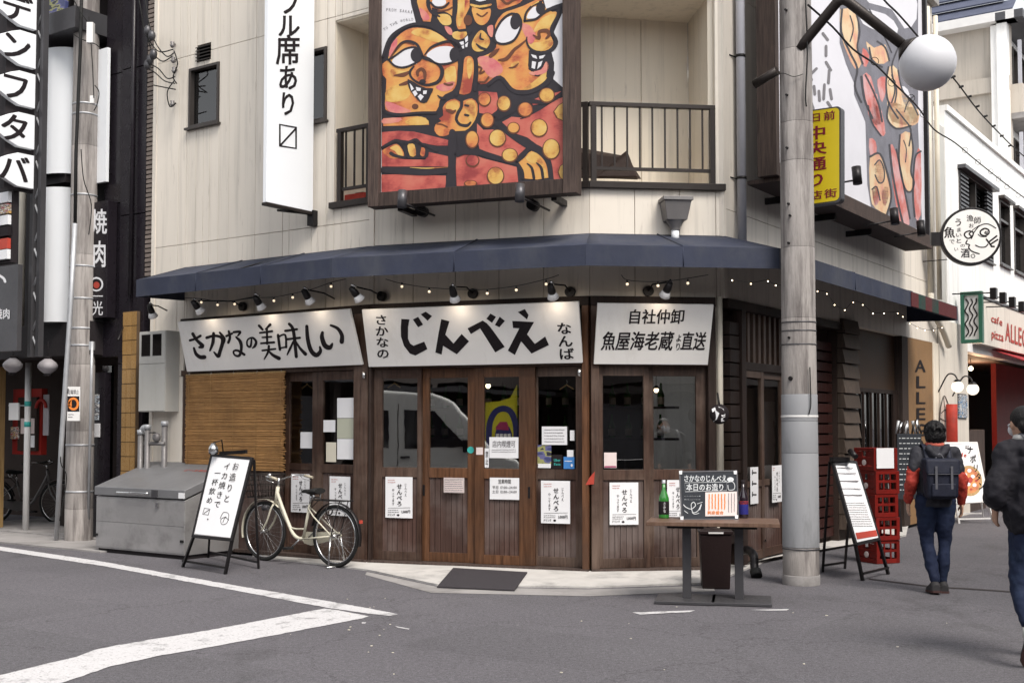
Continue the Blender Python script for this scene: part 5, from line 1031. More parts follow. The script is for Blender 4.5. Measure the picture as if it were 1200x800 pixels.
def d_big(t, P_, x0, y0, x1, y1): m = MB(); w_, h = x1 - x0, y1 - y0; m.text('店内喫煙可', pxQ(P_, x0 + w_ * .1, y0 + h * .15, x0 + w_ * .9, y0 + h * .5, 0), 1); lines(m, P_, x0 + 3, y0 + h * .55, x1 - 3, y0 + h * .75, 2, .5); m.build('print', 'ink_grey', t)
paper(WB, 573.5, 512, 607.5, 536.5, .004 - .02 + .002 + .01, 'white notice behind the glass of the middle door', draw=d_big)
def d_tall(t, P_, x0, y0, x1, y1): m = MB(); m.text('禁止', pxQ(P_, x0 + .8, y0 + 3, x1 - .8, y1 - 3, 0), 1, True); m.build('print', 'ink', t)
paper(WB, 568, 525, 573, 547.5, -.008, 'narrow white label at the lower left of the middle door glass', draw=d_tall)
def d_l(t, P_, x0, y0, x1, y1): m = MB(); lines(m, P_, x0 + 3, y0 + 2, x1 - 3, y1 - 2, 5, .6); m.build('print', 'ink_grey', t)
paper(WB, 635, 499.5, 664.5, 521, -.048, 'white notice of five lines on the glass of the fourth door', draw=d_l)
paper(WB, 630, 521, 646, 543, -.055, 'greyish photo leaflet behind the fourth door glass', 'purple_poster'); paper(WB, 630.5, 543, 645.5, 548, -.048, 'small white strip at the foot of the fourth door glass', 'paper')
def d_u(t, P_, x0, y0, x1, y1): m = MB(); m.text('Uber', pxQ(P_, x0 + 2, y0 + 4, x1 - 2, y0 + 8.5, 0), 2); m.text('Eats', pxQ(P_, x0 + 2, y0 + 9, x1 - 2, y0 + 13, 0), 2); m.build('print', 'teal', t)
paper(WB, 647, 532.5, 659, 548.5, -.048, 'dark delivery sticker between the leaflet and the blue card', 'ink', name='sticker', cat='sticker', draw=d_u)
def d_c(t, P_, x0, y0, x1, y1): m = MB(); lines(m, P_, x0 + 1.5, y0 + 3, x1 - 1.5, y0 + 7, 1, .9); m.ell(P_, x1 - 3, y1 - 4, 1.2, 1.8); m.build('print', 'paper', t)
paper(WB, 660.5, 535, 673, 549, -.048, 'blue and white card sticker in the corner of the fourth door glass', 'blue_card', name='sticker', cat='sticker', draw=d_c); paper(WB, 664.5, 527, 672, 535, -.046, 'plain white tag above the blue card sticker', 'paper'); paper(WB, 668, 504, 673, 516, -.046, 'tiny pale blue and white tag right of the five line notice', 'paper')
paper(WC, 708, 530, 722.5, 548, -.01, 'small white and pink slip on the glass left of the bottle', 'paper_pink', draw=lambda t, P_, x0, y0, x1, y1: (lambda m: (m.stroke(P_, [(x0 + 1, y1 - 1.5), (x1 - 1, y1 - 1.5)], 1.6, 0), m.build('print', 'magenta', t)))(MB()))
m = MB()
t = wthing(WB, 'round_sticker', 'round turquoise sticker on the stile beside the middle door', 'sticker', WB.u(551, .004, 527), WB.z(551, 527)); P_ = WB.P(-.046); m.ell(P_, 551.5, 527, 4, 4, .0); m.build('disc', 'teal', t)
t = wthing(WB, 'square_sticker', 'small pale pink square sticker on the middle door stile', 'sticker', WB.u(561, .004, 527), WB.z(561, 527)); m = MB(); m.tpoly(WB.P(.003), [(558, 524), (566, 524), (566, 532.5), (558, 532.5)]); m.build('square', 'paper_pink', t)
for a in ((395, 466, 417.5, 489.5, 'paper', 'topmost white sheet of the column of papers on the left glass door'), (395, 490, 417.5, 513.5, 'paper_green', 'greenish sheet between two white ones on the left glass door'), (395, 514, 417.5, 538, 'paper', 'bottom white sheet of the column of papers on the left glass door'), (379, 492, 393, 506, 'paper', 'small white sheet left of the paper column'), (382, 518, 394, 541, 'paper_warm', 'buff sheet low on the left glass door')):
    paper(WL, *a[:4], -.01, a[5], a[4])
paper(WL, 352, 506, 367, 525, -.07, 'white sheet in the dark window beside the bamboo blind', 'paper')
# yellow and navy poster seen through the middle door
t = wthing(WB, 'wall_poster', 'yellow poster with navy rainbow arc seen through the middle door', 'poster', WB.u(567, -.07, 500), WB.z(567, 520, -.07), -.07); P_ = WB.P(-.07)
m = MB(); m.tpoly(P_, [(560, 472), (585, 470), (598, 466), (606, 450), (606.5, 530), (560, 530)], 0); o = m.build('sheet', 'olive_yellow', t)
m = MB(); m.stroke(P_, [(573, 530), (573, 505), (575, 492), (581, 482), (590, 478.5), (598, 482), (603, 492), (605, 505), (605, 528)], 7, .002); m.tpoly(P_, [(580, 528), (580, 508), (583, 500), (590, 496), (597, 500), (600, 508), (600, 528)], .002); m.build('arc', 'navy', t)
m = MB(); m.tpoly(P_, [(581, 500), (586, 494), (594, 494), (596, 500), (596, 504), (581, 503)], .004); m.build('patch', 'magenta', t)
m = MB()
for i in range(4): m.tpoly(P_, [(581 + i * 4.6, 508), (584.6 + i * 4.6, 508), (584.6 + i * 4.6, 516), (581 + i * 4.6, 516)], .004)
m.build('bars', 'paper', t)
# ================================================================== bamboo blind
t = wthing(WL, 'bamboo_blind', 'brown bamboo blind hanging under the leftmost signboard', 'blind', WL.u(216, .05, 450), ZD)
u0, u1 = WL.u(217, .06, 500), WL.u(333, .06, 500); z = ZD - .0; zb2 = 1.02; m = MB(WL); k = 0
rows = []
while z > zb2:
    r_ = random.uniform(.0032, .0062); e0, e1 = u0 + random.uniform(-.01, .012), u1 + random.uniform(-.03, .03); y = -.055 + random.uniform(-.004, .004)
    m.tube([(e0, y, z), ((e0 + e1) / 2, y - random.uniform(0, .006), z + random.uniform(-.002, .002)), (e1, y, z + random.uniform(-.002, .002))], r_, 4, False, True); z -= r_ * 1.75
o = m.build('canes', 'cane', t); o['kind'] = 'stuff'
for i in range(5): u = u0 + .06 + (u1 - u0 - .12) * i / 4; m = MB(WL); m.tube([(u, -.064, ZD), (u, -.066, zb2)], .0025, 4); m.build('cord', 'gold_wood', t)
for i in range(5): u = u0 + .06 + (u1 - u0 - .12) * i / 4; m = MB(WL); m.tube([(u, -.062, ZD - .01), (u, -.05, ZD + .045)], .004, 5); m.build('hook', 'chrome', t)
m = MB(WL); m.tube([(u0, -.05, ZD + .005), (u1, -.05, ZD + .005)], .013, 8); m.build('top_rod', 'gold_wood', t)
# hangers behind the glass
for W, px, py, lb in ((WL, 360, 452, 'wooden coat hanger in the dark window beside the blind'), (WB, 664, 453, 'wooden coat hanger at the top of the fourth door glass'), (WB, 462, 451, 'wooden coat hanger at the top of the leftmost middle door glass')):
    u, z = W.uz(px, py, -.12); t = wthing(W, 'coat_hanger', lb, 'hanger', u, z, -.12, 'coat hangers behind the glass')
    m = MB(W); m.tube([(u - .08, .12, z - .03), (u, .12, z + .02), (u + .08, .12, z - .03)], .008, 6); m.build('hanger_arm', 'gold_wood', t); m = MB(W); m.tube([(u, .12, z + .02), (u + .01, .12, z + .06), (u - .01, .12, z + .07)], .003, 5); m.build('hook', 'chrome', t)
# ================================================================== meter box and pipes by the left corner
t = wthing(WL, 'meter_box', 'cream steel electric meter box on the wall left of the blind', 'meter box', WL.u(178), 1.6)
o_ = .22; u0, z1 = WL.uz(163.5, 389, o_); u1, z0 = WL.uz(193.5, 482, o_)
m = MB(WL); m.box(u0, u1, -o_, .0 - .001, z0, z1); m.build('case', 'box_cream', t, bevel=.004)
m = MB(WL); m.box(u0 + .01, u1 - .01, -o_ - .008, -o_ - .001, z0 + .01, (z0 + z1) / 2 - .01 + .1); m.build('door', 'box_cream', t, bevel=.002); m = MB(WL); m.box(u0 + .01, u1 - .01, -o_ - .008, -o_ - .001, (z0 + z1) / 2 + .1, z1 - .01); d = m.build('door', 'box_cream', t, bevel=.002)
w2 = (u1 - u0); 
for a in (.12, .54): m = MB(WL); m.box(u0 + w2 * a, u0 + w2 * (a + .30), -o_ - .012, -o_ - .0085, z1 - .31, z1 - .05); m.build('window', 'glass_dark', d); m = MB(WL); m.box(u0 + w2 * a - .008, u0 + w2 * (a + .30) + .008, -o_ - .0105, -o_ - .0082, z1 - .32, z1 - .04); m.build('window_recess', 'black_matte', d)
t = wthing(WL, 'gas_meter_pipes', 'cluster of grey gas pipes and valves behind the steel bin', 'pipes', WL.u(175), .9)
for px, py0, py1, off in ((165, 506, 545, .22), (173, 500, 545, .22), (193, 496, 545, .16)):
    u, za = WL.uz(px, py0, off); m = MB(WL); m.tube([(u, -off, .02), (u, -off, za)], .038, 10); m.build('pipe', 'gas_grey', t); m = MB(WL); m.tube([(u, -off, za - .03), (u, -off, za + .03)], .048, 10); m.build('joint', 'galv', t)
u, za = WL.uz(170, 503, .22); u2 = WL.u(192, .2, 503)
m = MB(WL); m.tube(catmull([(WL.u(165, .22, 506), -.22, za - .04), (WL.u(169, .22, 500), -.22, za + .03), (WL.u(173, .22, 506), -.22, za - .04)], 4), .034, 10); m.build('elbow', 'galv', t)
m = MB(WL); m.tube([(u, -.22, za - .18), (u2, -.18, za - .18)], .024, 8); m.build('cross_pipe', 'gas_grey', t); m = MB(WL); uu = WL.u(185, .2, 508); m.ball((uu, -.22, za - .1), (.06, .05, .06), 12, 8); m.build('valve', 'gas_grey', t); m = MB(WL); m.tube([(uu - .06, -.28, za - .04), (uu + .06, -.28, za - .04)], .008, 5); m.build('valve_handle', 'black_metal', t)
# insulators and cables on the upper left wall
t = wthing(WL, 'cable_bracket', 'cluster of black power cables and insulators at the upper left wall edge', 'cables', WL.u(205, 0, 60), 5.5)
def wpt(W, px, py, off): q = W.uz(px, py, off); return tuple(W(q[0], -off, q[1]))
def cable(pts, r_, mat, par, name='cable'): m = MB(); m.tube(catmull([tuple(p) for p in pts], 5), r_, 5); return m.build(name, mat, par)
for px, py in ((205, 52), (206, 70), (207, 82), (205, 121)): m = MB(); a = wpt(WL, px, py, 0); b_ = wpt(WL, px - 3, py + 1, .14); m.tube([a, b_], .012, 6); m.build('bolt', 'black_metal', t); m = MB(Frame(b_, 0)); m.lathe([(0, .05), (.03, .04), (.02, .01), (.035, 0), (.02, -.03), (0, -.04)], n=10); m.build('insulator', 'gas_grey', t)
for q in (((160, -20), (165, 12), (170, 38), (185, 60), (203, 58)), ((168, -20), (174, 25), (182, 50), (195, 66), (204, 62)), ((172, 40), (178, 60), (190, 72), (202, 66)), ((170, 80), (180, 84), (193, 95), (205, 98)), ((172, 74), (185, 80), (196, 92), (205, 90)), ((204, 60), (208, 75), (203, 90), (207, 98)), ((180, 100), (195, 103), (206, 105)), ((204, 95), (196, 108), (199, 125), (206, 121))): cable([wpt(WL, x, y, .15 + .05 * (i % 2)) for i, (x, y) in enumerate(q)], .008, 'rubber', t)
for px, py in ((173, 36), (178, 42), (173, 76), (180, 64), (176, 70)): p = wpt(WL, px, py, .2); m = MB(); m.ball(p, (.05, .05, .07), 10, 8); m.build('junction', 'steel_dark', t)
# ================================================================== utility poles
def pole_geo(t, p, r0, r1, h, segs, mat='pole', name='shaft'):
    F_ = Frame(p, 0); zs = [0] + segs + [h]
    for i in range(len(zs) - 1):
        a, b_ = zs[i], zs[i + 1]; ra = r0 + (r1 - r0) * a / h; rb = r0 + (r1 - r0) * b_ / h
        m = MB(F_); m.lathe([(0, a), (ra, a), (ra, a + .002), (rb + .0005, b_ - .006), (rb - .004, b_ - .001), (0, b_ - .001)], n=28); m.build(name, mat, t)
pl = G(92, 634); pl.z = 0
t = thing('utility_pole', 'concrete utility pole with taped cables beside the steel bin, in front of the black building', 'utility pole', tuple(pl), 0, 'concrete utility poles')
pole_geo(t, pl, .185, .155, 12, [.45, 1.5, 2.4, 3.9, 5.4])
FP = Frame(pl, 0)
def pz(py, d=pl.y): return CAMZ + (500 - py) * d / F
for py in (120, 132, 228, 312, 350, 385, 405, 521, 575): m = MB(FP); z = pz(py); r_ = .185 - .03 * z / 12; m.lathe([(r_ + .001, z - .012), (r_ + .006, z - .01), (r_ + .006, z + .01), (r_ + .001, z + .012)], n=24); m.build('band', 'galv', t)
a = G(66, 634.5); top = at(88, 262, 15.6); m = MB(); m.tube([a, at(72, 520, 15.55), at(83, 355, 15.6), top], .032, 10); m.build('conduit', 'galv', t); m = MB(); m.tube([top, at(89, 180, 15.65), at(94, 60, 15.65), at(97, -60, 15.65)], .024, 8); m.build('cable', 'rubber', t)
m = MB(); m.tube([G(103, 634), at(107, 450, 15.6), at(108, 400, 15.6)], .02, 8); m.build('conduit', 'galv', t)
for q in (((95, 175), (98, 210), (107, 240), (104, 275)), ((104, 20), (108, 70), (110, 115)), ((111, 100), (116, 108), (114, 122), (110, 130)), ((84, -5), (93, 12), (102, 25)), ((86, 40), (95, 46), (112, 52), (118, 58)), ((74, 500), (71, 540), (78, 560), (70, 610)), ((80, 455), (76, 480), (73, 520))): cable([at(x, y, 15.58) for x, y in q], .007, 'rubber', t)
def pbox(px0, py0, px1, py1, d, th, name, mat, par, bev=.004):
    a_, b_ = at(px0, py1, d), at(px1, py0, d); m = MB(); m.box(a_.x, b_.x, d, d + th, a_.z, b_.z); return m.build(name, mat, par, bevel=bev)
pbox(101, 26, 109, 50, 15.55, .08, 'junction_box', 'white_paint', t); pbox(105, 112, 110, 121, 15.58, .06, 'insulator', 'white_paint', t); pbox(104, 400, 110, 410, 15.6, .05, 'clamp_box', 'galv', t)
t = thing('parking_notice', 'small white notice with orange ring strapped on the left utility pole', 'sign', tuple(at(86, 493, 15.55)), 0)
pbox(78.5, 453, 94, 493, 15.58, .03, 'plate', 'white_paint', t, .003); P_ = lambda x, y, e=0: at(x, y, 15.578 - e); m = MB(); m.tpoly(P_, [(79, 464), (93, 464), (93, 482), (79, 482)]); m.build('black_field', 'ink', t)
m = MB(); m.stroke(P_, [(86 + 5.2 * math.cos(a_ / 8 * 6.283), 473 + 6.3 * math.sin(a_ / 8 * 6.283)) for a_ in range(8)], 2.6, .002, 4, True); m.tpoly(P_, [(80, 471), (84, 468), (84, 476), (80, 476)], .002); m.build('ring', 'orange_ink', t); m = MB(); m.text('駐輪禁止', lambda s, q: P_(79.5 + 13 * s, 462 - 6 * q, .001), 1); lines(m, P_, 80, 484, 86, 490, 2, .8); m.build('print', 'ink_grey', t)
# right pole
pr = G(939, 684); pr.z = 0
t = thing('utility_pole', 'thick banded concrete utility pole on the street corner by the table', 'utility pole', tuple(pr), 0, 'concrete utility poles')
D2 = pr.y
def pz2(py): return CAMZ + (500 - py) * D2 / F
FP = Frame(pr, 0)
for za, zb2, ra, rb, mt in ((0, pz2(671), .182, .182, 'concrete'), (pz2(671), pz2(639), .176, .177, 'pole'), (pz2(639), pz2(530), .180, .178, 'pole_sleeve'), (pz2(530), pz2(493), .178, .177, 'pole_sleeve'), (pz2(493), pz2(462), .177, .176, 'pole_sleeve'), (pz2(462), pz2(404), .172, .169, 'pole'), (pz2(404), pz2(373), .170, .169, 'pole'), (pz2(373), pz2(290), .168, .166, 'pole'), (pz2(290), pz2(188), .165, .163, 'pole'), (pz2(188), pz2(142), .163, .162, 'pole'), (pz2(142), pz2(55), .161, .159, 'pole'), (pz2(55), 12, .158, .14, 'pole')):
    m = MB(FP); m.lathe([(0, za), (ra, za), (ra, za + .002), (rb, zb2 - .008), (rb - .003, zb2 - .001), (0, zb2 - .001)], n=32); m.build('shaft', mt, t)
m = MB(FP); m.lathe([(.179, pz2(489)), (.181, pz2(488.5)), (.181, pz2(487)), (.179, pz2(486.5))], n=28); m.build('tape', 'white_paint', t)
for py in (378, 388, 404, 641): m = MB(FP); z = pz2(py); r_ = .182 if py > 600 else .171; m.lathe([(r_, z - .006), (r_ + .004, z - .003), (r_ + .004, z + .003), (r_, z + .006)], n=28); m.build('band', 'steel_dark', t)
for px, py in ((924, 443), (921, 395), (921, 284), (924, 252), (918, 172), (918, 110), (917, 10), (921, 238)):
    p = at(px, py, D2 - .165); dn = Vector((p.x - pr.x, p.y - pr.y, 0)).normalized(); q = Vector((pr.x, pr.y, p.z)) + dn * .15; m = MB(); m.tube([q, Vector((pr.x, pr.y, p.z)) + dn * .188], .012 if py != 443 else .022, 8); m.build('bolt', 'black_metal', t)
cable([at(x, y, D2 - .19) for x, y in ((944, 0), (946, 60), (944, 110), (945, 125))], .008, 'rubber', t); cable([at(x, y, D2 - .185) for x, y in ((949, 430), (950, 460), (950, 475), (948, 485))], .006, 'rubber', t)
cable([at(x, y, D2 - .185) for x, y in ((908, 88), (918, 86), (930, 90), (941, 87))], .004, 'rubber', t)
# street lamp on the pole
t = thing('street_lamp', 'white globe street lamp on a bent dark arm fixed to the corner pole', 'street lamp', (pr.x, pr.y - .15, pz2(45)), 0)
m = MB(); da = D2 - .1; m.tube([at(884, 99, D2 + .12), at(911, 83, da + .05)], .045, 12); m.build('arm', 'brown_metal', t)
m = MB(); m.tube([at(936, 58, da - .02), at(944, 48, da - .05), at(981, 3, da - .3), at(988, 0, da - .33), at(995, 3, da - .35), at(1062, 56, da - .5)], [.05] * 6, 14); m.build('arm', 'brown_metal', t)
gc = at(1087, 74, da - .55); m = MB(Frame(gc, 0)); m.ball((0, 0, 0), .262, 32, 22); m.build('globe', 'globe_white', t)
d_ = (at(1062, 56, da - .5) - gc).normalized(); m = MB(); m.tube([gc + d_ * .225, gc + d_ * .262, gc + d_ * .30], [.14, .10, .055], 20); m.build('collar', 'brown_metal', t)
# yellow street sign on the pole
t = thing('street_sign', 'yellow sign with red characters 中央通り fixed behind the corner pole', 'sign', tuple(at(955, 240, 11.9)), 0)
TL, TR, BR, BL = at(922, 134, 12.1), at(984, 125.5, 11.75), at(986, 236, 11.75), at(922, 246.5, 12.1)
P_ = plane3(BL, BR, TL); nn = P_.n * .1
def rr(x0, y0, x1, y1, r_, tl=8): 
    out = []
    for cx, cy, a0 in ((x1 - r_, y0 + r_, -90), (x1 - r_, y1 - r_, 0), (x0 + r_, y1 - r_, 90), (x0 + r_, y0 + r_, 180)):
        for k in range(5): a_ = R(a0 + 22.5 * k); out.append((cx + r_ * math.cos(a_), cy + r_ * math.sin(a_)))
    return out
def lean(pts, k=-.14, cx=965): return [(x, y + k * (x - cx)) for x, y in pts]
pf = [P_(x, y) for x, y in lean(rr(921, 127, 985.5, 239.5, 5))]; m = MB(); n_ = len(pf); b0 = m.add(pf + [p - nn for p in pf]); m.face(range(b0, b0 + n_)); m.face(range(b0 + 2 * n_ - 1, b0 + n_ - 1, -1))
for i in range(n_): j = (i + 1) % n_; m.face([b0 + j, b0 + i, b0 + n_ + i, b0 + n_ + j])
m.build('frame', 'steel_dark', t); m = MB(); m.tpoly(P_, lean(rr(922.5, 128.5, 983.5, 237, 5)), .003); m.build('face', 'yellow_paint', t)
m = MB()
def yt(s_, x0, y0, x1, y1, b=2):
    m.text(s_, lambda a_, q: P_(x0 + (x1 - x0) * a_, y1 + (y0 - y1) * q - .14 * (x0 + (x1 - x0) * a_ - 965), .006), b)
yt('千', 933, 131, 945, 142); yt('日', 950, 131, 963, 142); yt('前', 965, 131, 979, 142)
for c, y in (('中', 146), ('央', 164), ('通', 182.5), ('り', 201)): yt(c, 945, y, 969, y + 17)
yt('商', 932, 222, 945, 233); yt('店', 950, 222, 964, 233); yt('街', 966, 222, 981, 233)
m.build('lettering', 'maroon', t)
m = MB(); m.tube([at(925, 150, 11.95), Vector((pr.x, pr.y, at(925, 150, 11.95).z))], .02, 8); m.tube([at(925, 228, 11.95), Vector((pr.x, pr.y, at(925, 228, 11.95).z))], .02, 8); m.build('bracket', 'steel_dark', t)
# overhead cables with rings
t = thing('overhead_cable', 'black overhead cable with small coiled rings running from the corner pole down the right street', 'cable', tuple(at(948, 8, 11.4)), 0)
P5 = [at(947, 6, 11.3), at(976, 32, 11.8), at(1000, 58, 12.4), at(1026, 76, 13), at(1048, 98, 14), at(1075, 125, 15.5), at(1095, 152, 17), at(1120, 168, 18.5), at(1150, 193, 20.5), at(1202, 233, 24), at(1260, 272, 30)]
cable(P5, .011, 'rubber', t)
for x, y, d in ((1025, 72, 13), (1045, 97, 14), (1068, 115, 15), (1082, 134, 16), (1131, 176, 19), (1146, 190, 20), (1161, 201, 21), (1170, 210, 22), (1180, 219, 22.5), (1193, 229, 23.5)): p = at(x, y, d); m = MB(Frame(p, 0)); m.torus((0, 0, 0), .045, .004, 'y', 14, 5); m.build('ring', 'rubber', t)
t = thing('overhead_cable', 'upper black overhead cable passing behind the globe lamp', 'cable', tuple(at(1035, 0, 13)), 0)
cable([at(1020, -25, 12), at(1036, 0, 13), at(1053, 17, 13.7), at(1075, 42, 14.5), at(1120, 95, 17), at(1145, 128, 19), at(1170, 155, 21), at(1202, 185, 24), at(1270, 240, 32)], .012, 'rubber', t)
for i in range(9): p = at(1117 + i * 9.5, 91 + i * 11.5, 17 + i * .8); m = MB(); m.tube([p - Vector((.03, 0, 0)), p + Vector((.03, 0, .02))], .02, 6); m.build('tie', 'rubber', t)
# thin white pole at far left
wp = G(30, 624); wp.z = 0
t = thing('white_pole', 'thin white street pole with small stickers at the far left', 'pole', tuple(wp), 0)
m = MB(Frame(wp, 0)); m.tube([(0, 0, 0), (0, 0, CAMZ + 75 * wp.y / F)], .045, 14); m.build('pole_tube', 'white_paint', t); m = MB(); m.tube([at(24, 400, wp.y - .02), at(27, 225, wp.y - .02), at(28, 40, wp.y)], .05, 12); m.build('upper_tube', 'pipe_cream', t)
m = MB(Frame(wp, 0)); m.tube([(0, 0, CAMZ + 30 * wp.y / F), (0, 0, CAMZ + 24 * wp.y / F)], .047, 14); m.build('sticker', 'teal', t); m = MB(Frame(wp, 0)); m.tube([(0, 0, CAMZ + 6 * wp.y / F), (0, 0, CAMZ - 0 * wp.y / F)], .047, 14); m.build('sticker', 'teal', t)
pbox(10, 472, 22, 492, wp.y - .05, .05, 'small_sign', 'white_paint', t); m = MB(); m.tube([at(10, 475, wp.y), at(32, 475, wp.y)], .01, 6); m.build('sign_arm', 'galv', t)
# ================================================================== bicycles
def bicycle(p, ang, label, fm, basket=True, stand=True):
    t = thing('bicycle', label, 'bicycle', tuple(p), ang, 'parked bicycles'); F_ = Frame(p, ang); Rw = .345; X = 1.13
    B_ = lambda name, mat, fn, par=None: (lambda m: (fn(m), m.build(name, mat, par or t))[1])(MB(F_))
    for x, nm in ((0, 'wheel'), (X, 'wheel')):
        w_ = B_(nm, 'rubber', lambda m: m.torus((x, 0, Rw), Rw - .018, .019, 'y', 44, 10))
        B_('rim', 'chrome', lambda m: m.torus((x, 0, Rw), Rw - .045, (.010, .014), 'y', 44, 6), w_); B_('hub', 'chrome', lambda m: m.tube([(x, -.05, Rw), (x, .05, Rw)], .022, 10), w_)
        def sp(m):
            for k in range(28):
                a_ = 2 * math.pi * k / 28; s_ = 1 if k % 2 else -1; b_ = a_ + (.5 if (k // 2) % 2 else -.5)
                m.tube([(x + .02 * math.cos(b_), .03 * s_, Rw + .02 * math.sin(b_)), (x + (Rw - .05) * math.cos(a_), 0, Rw + (Rw - .05) * math.sin(a_))], .0014, 4, False)
        s_ = B_('spokes', 'chrome', sp, w_); s_['kind'] = 'stuff'
        def fend(m, x=x):
            a0, a1 = (R(15), R(195)) if x == 0 else (R(-15), R(130))
            m.torus((x, 0, Rw), Rw + .022, (.004, .027), 'y', 26, 6, a0, a1)
        B_('mudguard', 'black_metal' if x == 0 else fm, fend)
    B_('seat_tube', fm, lambda m: m.tube([(.50, 0, .29), (.40, 0, .68)], .016, 10)); B_('seat_post', 'chrome', lambda m: m.tube([(.405, 0, .66), (.375, 0, .80)], .012, 8))
    B_('down_tube', fm, lambda m: m.tube(catmull([(.93, 0, .80), (.86, 0, .66), (.74, 0, .45), (.66, 0, .335), (.58, 0, .29), (.50, 0, .285)], 4), .021, 12)); B_('top_tube', fm, lambda m: m.tube(catmull([(.92, 0, .70), (.80, 0, .50), (.68, 0, .40), (.47, 0, .40)], 3), .010, 8))
    B_('head_tube', fm, lambda m: m.tube([(.95, 0, .66), (.915, 0, .86)], .022, 12))
    for s_ in (-1, 1):
        B_('chain_stay', fm, lambda m: m.tube([(.50, .03 * s_, .285), (.02, .06 * s_, Rw)], .009, 8)); B_('seat_stay', fm, lambda m: m.tube([(.41, .02 * s_, .64), (.30, .045 * s_, .55), (.01, .065 * s_, Rw + .01)], .008, 8))
        B_('fork', fm, lambda m: m.tube(catmull([(.955, .03 * s_, .66), (.975, .055 * s_, .60), (1.04, .058 * s_, .45), (X, .055 * s_, Rw)], 3), [.013] * 9 + [.009] if False else .011, 8))
        B_('crank', 'chrome', lambda m: m.tube([(.50, .06 * s_, .285), (.50 + .12 * s_, .075 * s_, .285 - .10 * s_)], .009, 8)); B_('pedal', 'rubber', lambda m: m.box(.50 + .12 * s_ - .045, .50 + .12 * s_ + .045, .075 * s_ if s_ > 0 else -.165, .165 if s_ > 0 else -.075, .285 - .10 * s_ - .012, .285 - .10 * s_ + .012))
        B_('grip', 'cream_grip' if fm == 'cream_paint' else 'rubber', lambda m: m.tube([(.76, .27 * s_, .985), (.64, .28 * s_, .965)], .016, 10)); B_('brake_lever', 'chrome', lambda m: m.tube([(.82, .26 * s_, .985), (.80, .275 * s_, .95), (.68, .29 * s_, .925)], .005, 6))
    B_('chain_guard', fm, lambda m: m.prism([(.60, .30), (.56, .36), (.46, .36), (.02, .385), (-.02, .345), (.02, .31), (.45, .21), (.56, .23)], -.085, -.07)); 
    B_('handlebar', 'chrome', lambda m: m.tube(catmull([(.66, .28, .965), (.80, .27, .99), (.90, .2, .98), (.905, .06, .95), (.905, -.06, .95), (.90, -.2, .98), (.80, -.27, .99), (.66, -.28, .965)], 4), .0105, 8)); B_('stem', 'chrome', lambda m: m.tube([(.915, 0, .86), (.90, 0, .96)], .013, 8)); B_('bell', 'chrome', lambda m: m.ball((.87, .17, 1.0), .025, 12, 8))
    sd_ = B_('saddle', 'rubber', lambda m: m.tube(catmull([(.24, 0, .835), (.30, 0, .83), (.40, 0, .82), (.47, 0, .825), (.53, 0, .815)], 3), [(.085, .03), (.098, .034), (.10, .036), (.098, .036), (.085, .036), (.065, .034), (.05, .03), (.04, .027), (.032, .024), (.028, .022), (.024, .02), (.018, .016), (.01, .01)], 16)); 
    for s_ in (-1, 1): B_('spring', 'chrome', lambda m: m.tube([(.29, .05 * s_, .80), (.29, .05 * s_, .75), (.37, 0, .76)], .012, 8), sd_)
    def rack(m):
        for s_ in (-.07, 0, .07): m.tube([(.30, s_, .735), (-.20, s_, .735)], .006, 6)
        for x in (.28, .1, -.05, -.19): m.tube([(x, -.07, .735), (x, .07, .735)], .005, 6)
        for s_ in (-1, 1): m.tube([(-.12, .07 * s_, .735), (.0, .075 * s_, Rw)], .006, 6); m.tube([(.30, .05 * s_, .735), (.39, .015 * s_, .64)], .005, 6)
    B_('rear_rack', 'black_metal', rack); B_('rear_light', 'red_ink', lambda m: m.box(-.385, -.368, -.02, .02, .50, .535)); B_('front_light', 'steel_dark', lambda m: m.tube([(1.0, .07, .62), (1.08, .07, .62)], [.025, .035], 12))
    B_('lock', 'black_metal', lambda m: m.torus((.10, 0, .62), .05, .008, 'x', 16, 6))
    if stand: B_('kickstand', 'chrome', lambda m: (m.tube([(0, .08, Rw), (-.02, .13, .02)], .009, 8), m.tube([(0, -.08, Rw), (-.02, -.13, .02)], .009, 8), m.tube([(-.02, -.16, .012), (-.02, .16, .012)], .010, 8)))
    if basket:
        def bk_(m):
            x0, x1, y0, y1, z0, z1 = 1.0, 1.26, -.15, .15, .74, 1.0; e = .04
            for z in (z0, z0 + .07, z0 + .14, z0 + .20, z1):
                k_ = (z - z0) / (z1 - z0) * e; q = [(x0 - k_ * .3, y0 - k_, z), (x1 + k_, y0 - k_, z), (x1 + k_, y1 + k_, z), (x0 - k_ * .3, y1 + k_, z), (x0 - k_ * .3, y0 - k_, z)]
                m.tube(q, .0085 if z in (z0, z1) else .0055, 5, False)
            for i in range(8):
                y = y0 + (y1 - y0) * i / 7; ye = y * (1 + e / .15); m.tube([(x0, y, z0), (x0 - e * .3, ye, z1)], .005, 4); m.tube([(x1, y, z0), (x1 + e, ye, z1)], .005, 4); m.tube([(x0, y, z0), (x1, y, z0)], .005, 4)
            for i in range(6):
                x = x0 + (x1 - x0) * (i + .5) / 6
                for s_ in (-1, 1): m.tube([(x, .15 * s_, z0), (x + e * (i / 6), (.15 + e) * s_, z1)], .005, 4)
        B_('basket', 'brown_metal', bk_)
    return t
br = G(393, 664.5); bf = G(303, 656); br.z = bf.z = 0; dd = bf - br
bicycle(br, math.atan2(dd.y, dd.x), 'cream step-through bicycle with wire basket parked before the wooden doors', 'cream_paint')
b2 = G(75, 606); b2.z = 0; b3 = G(-12, 605); dd = b3 - b2
bicycle(G(-8, 613), math.atan2((G(75, 614) - G(-8, 613)).y, (G(75, 614) - G(-8, 613)).x), 'grey bicycle parked behind the thin white pole at the far left', 'gas_grey', basket=False)
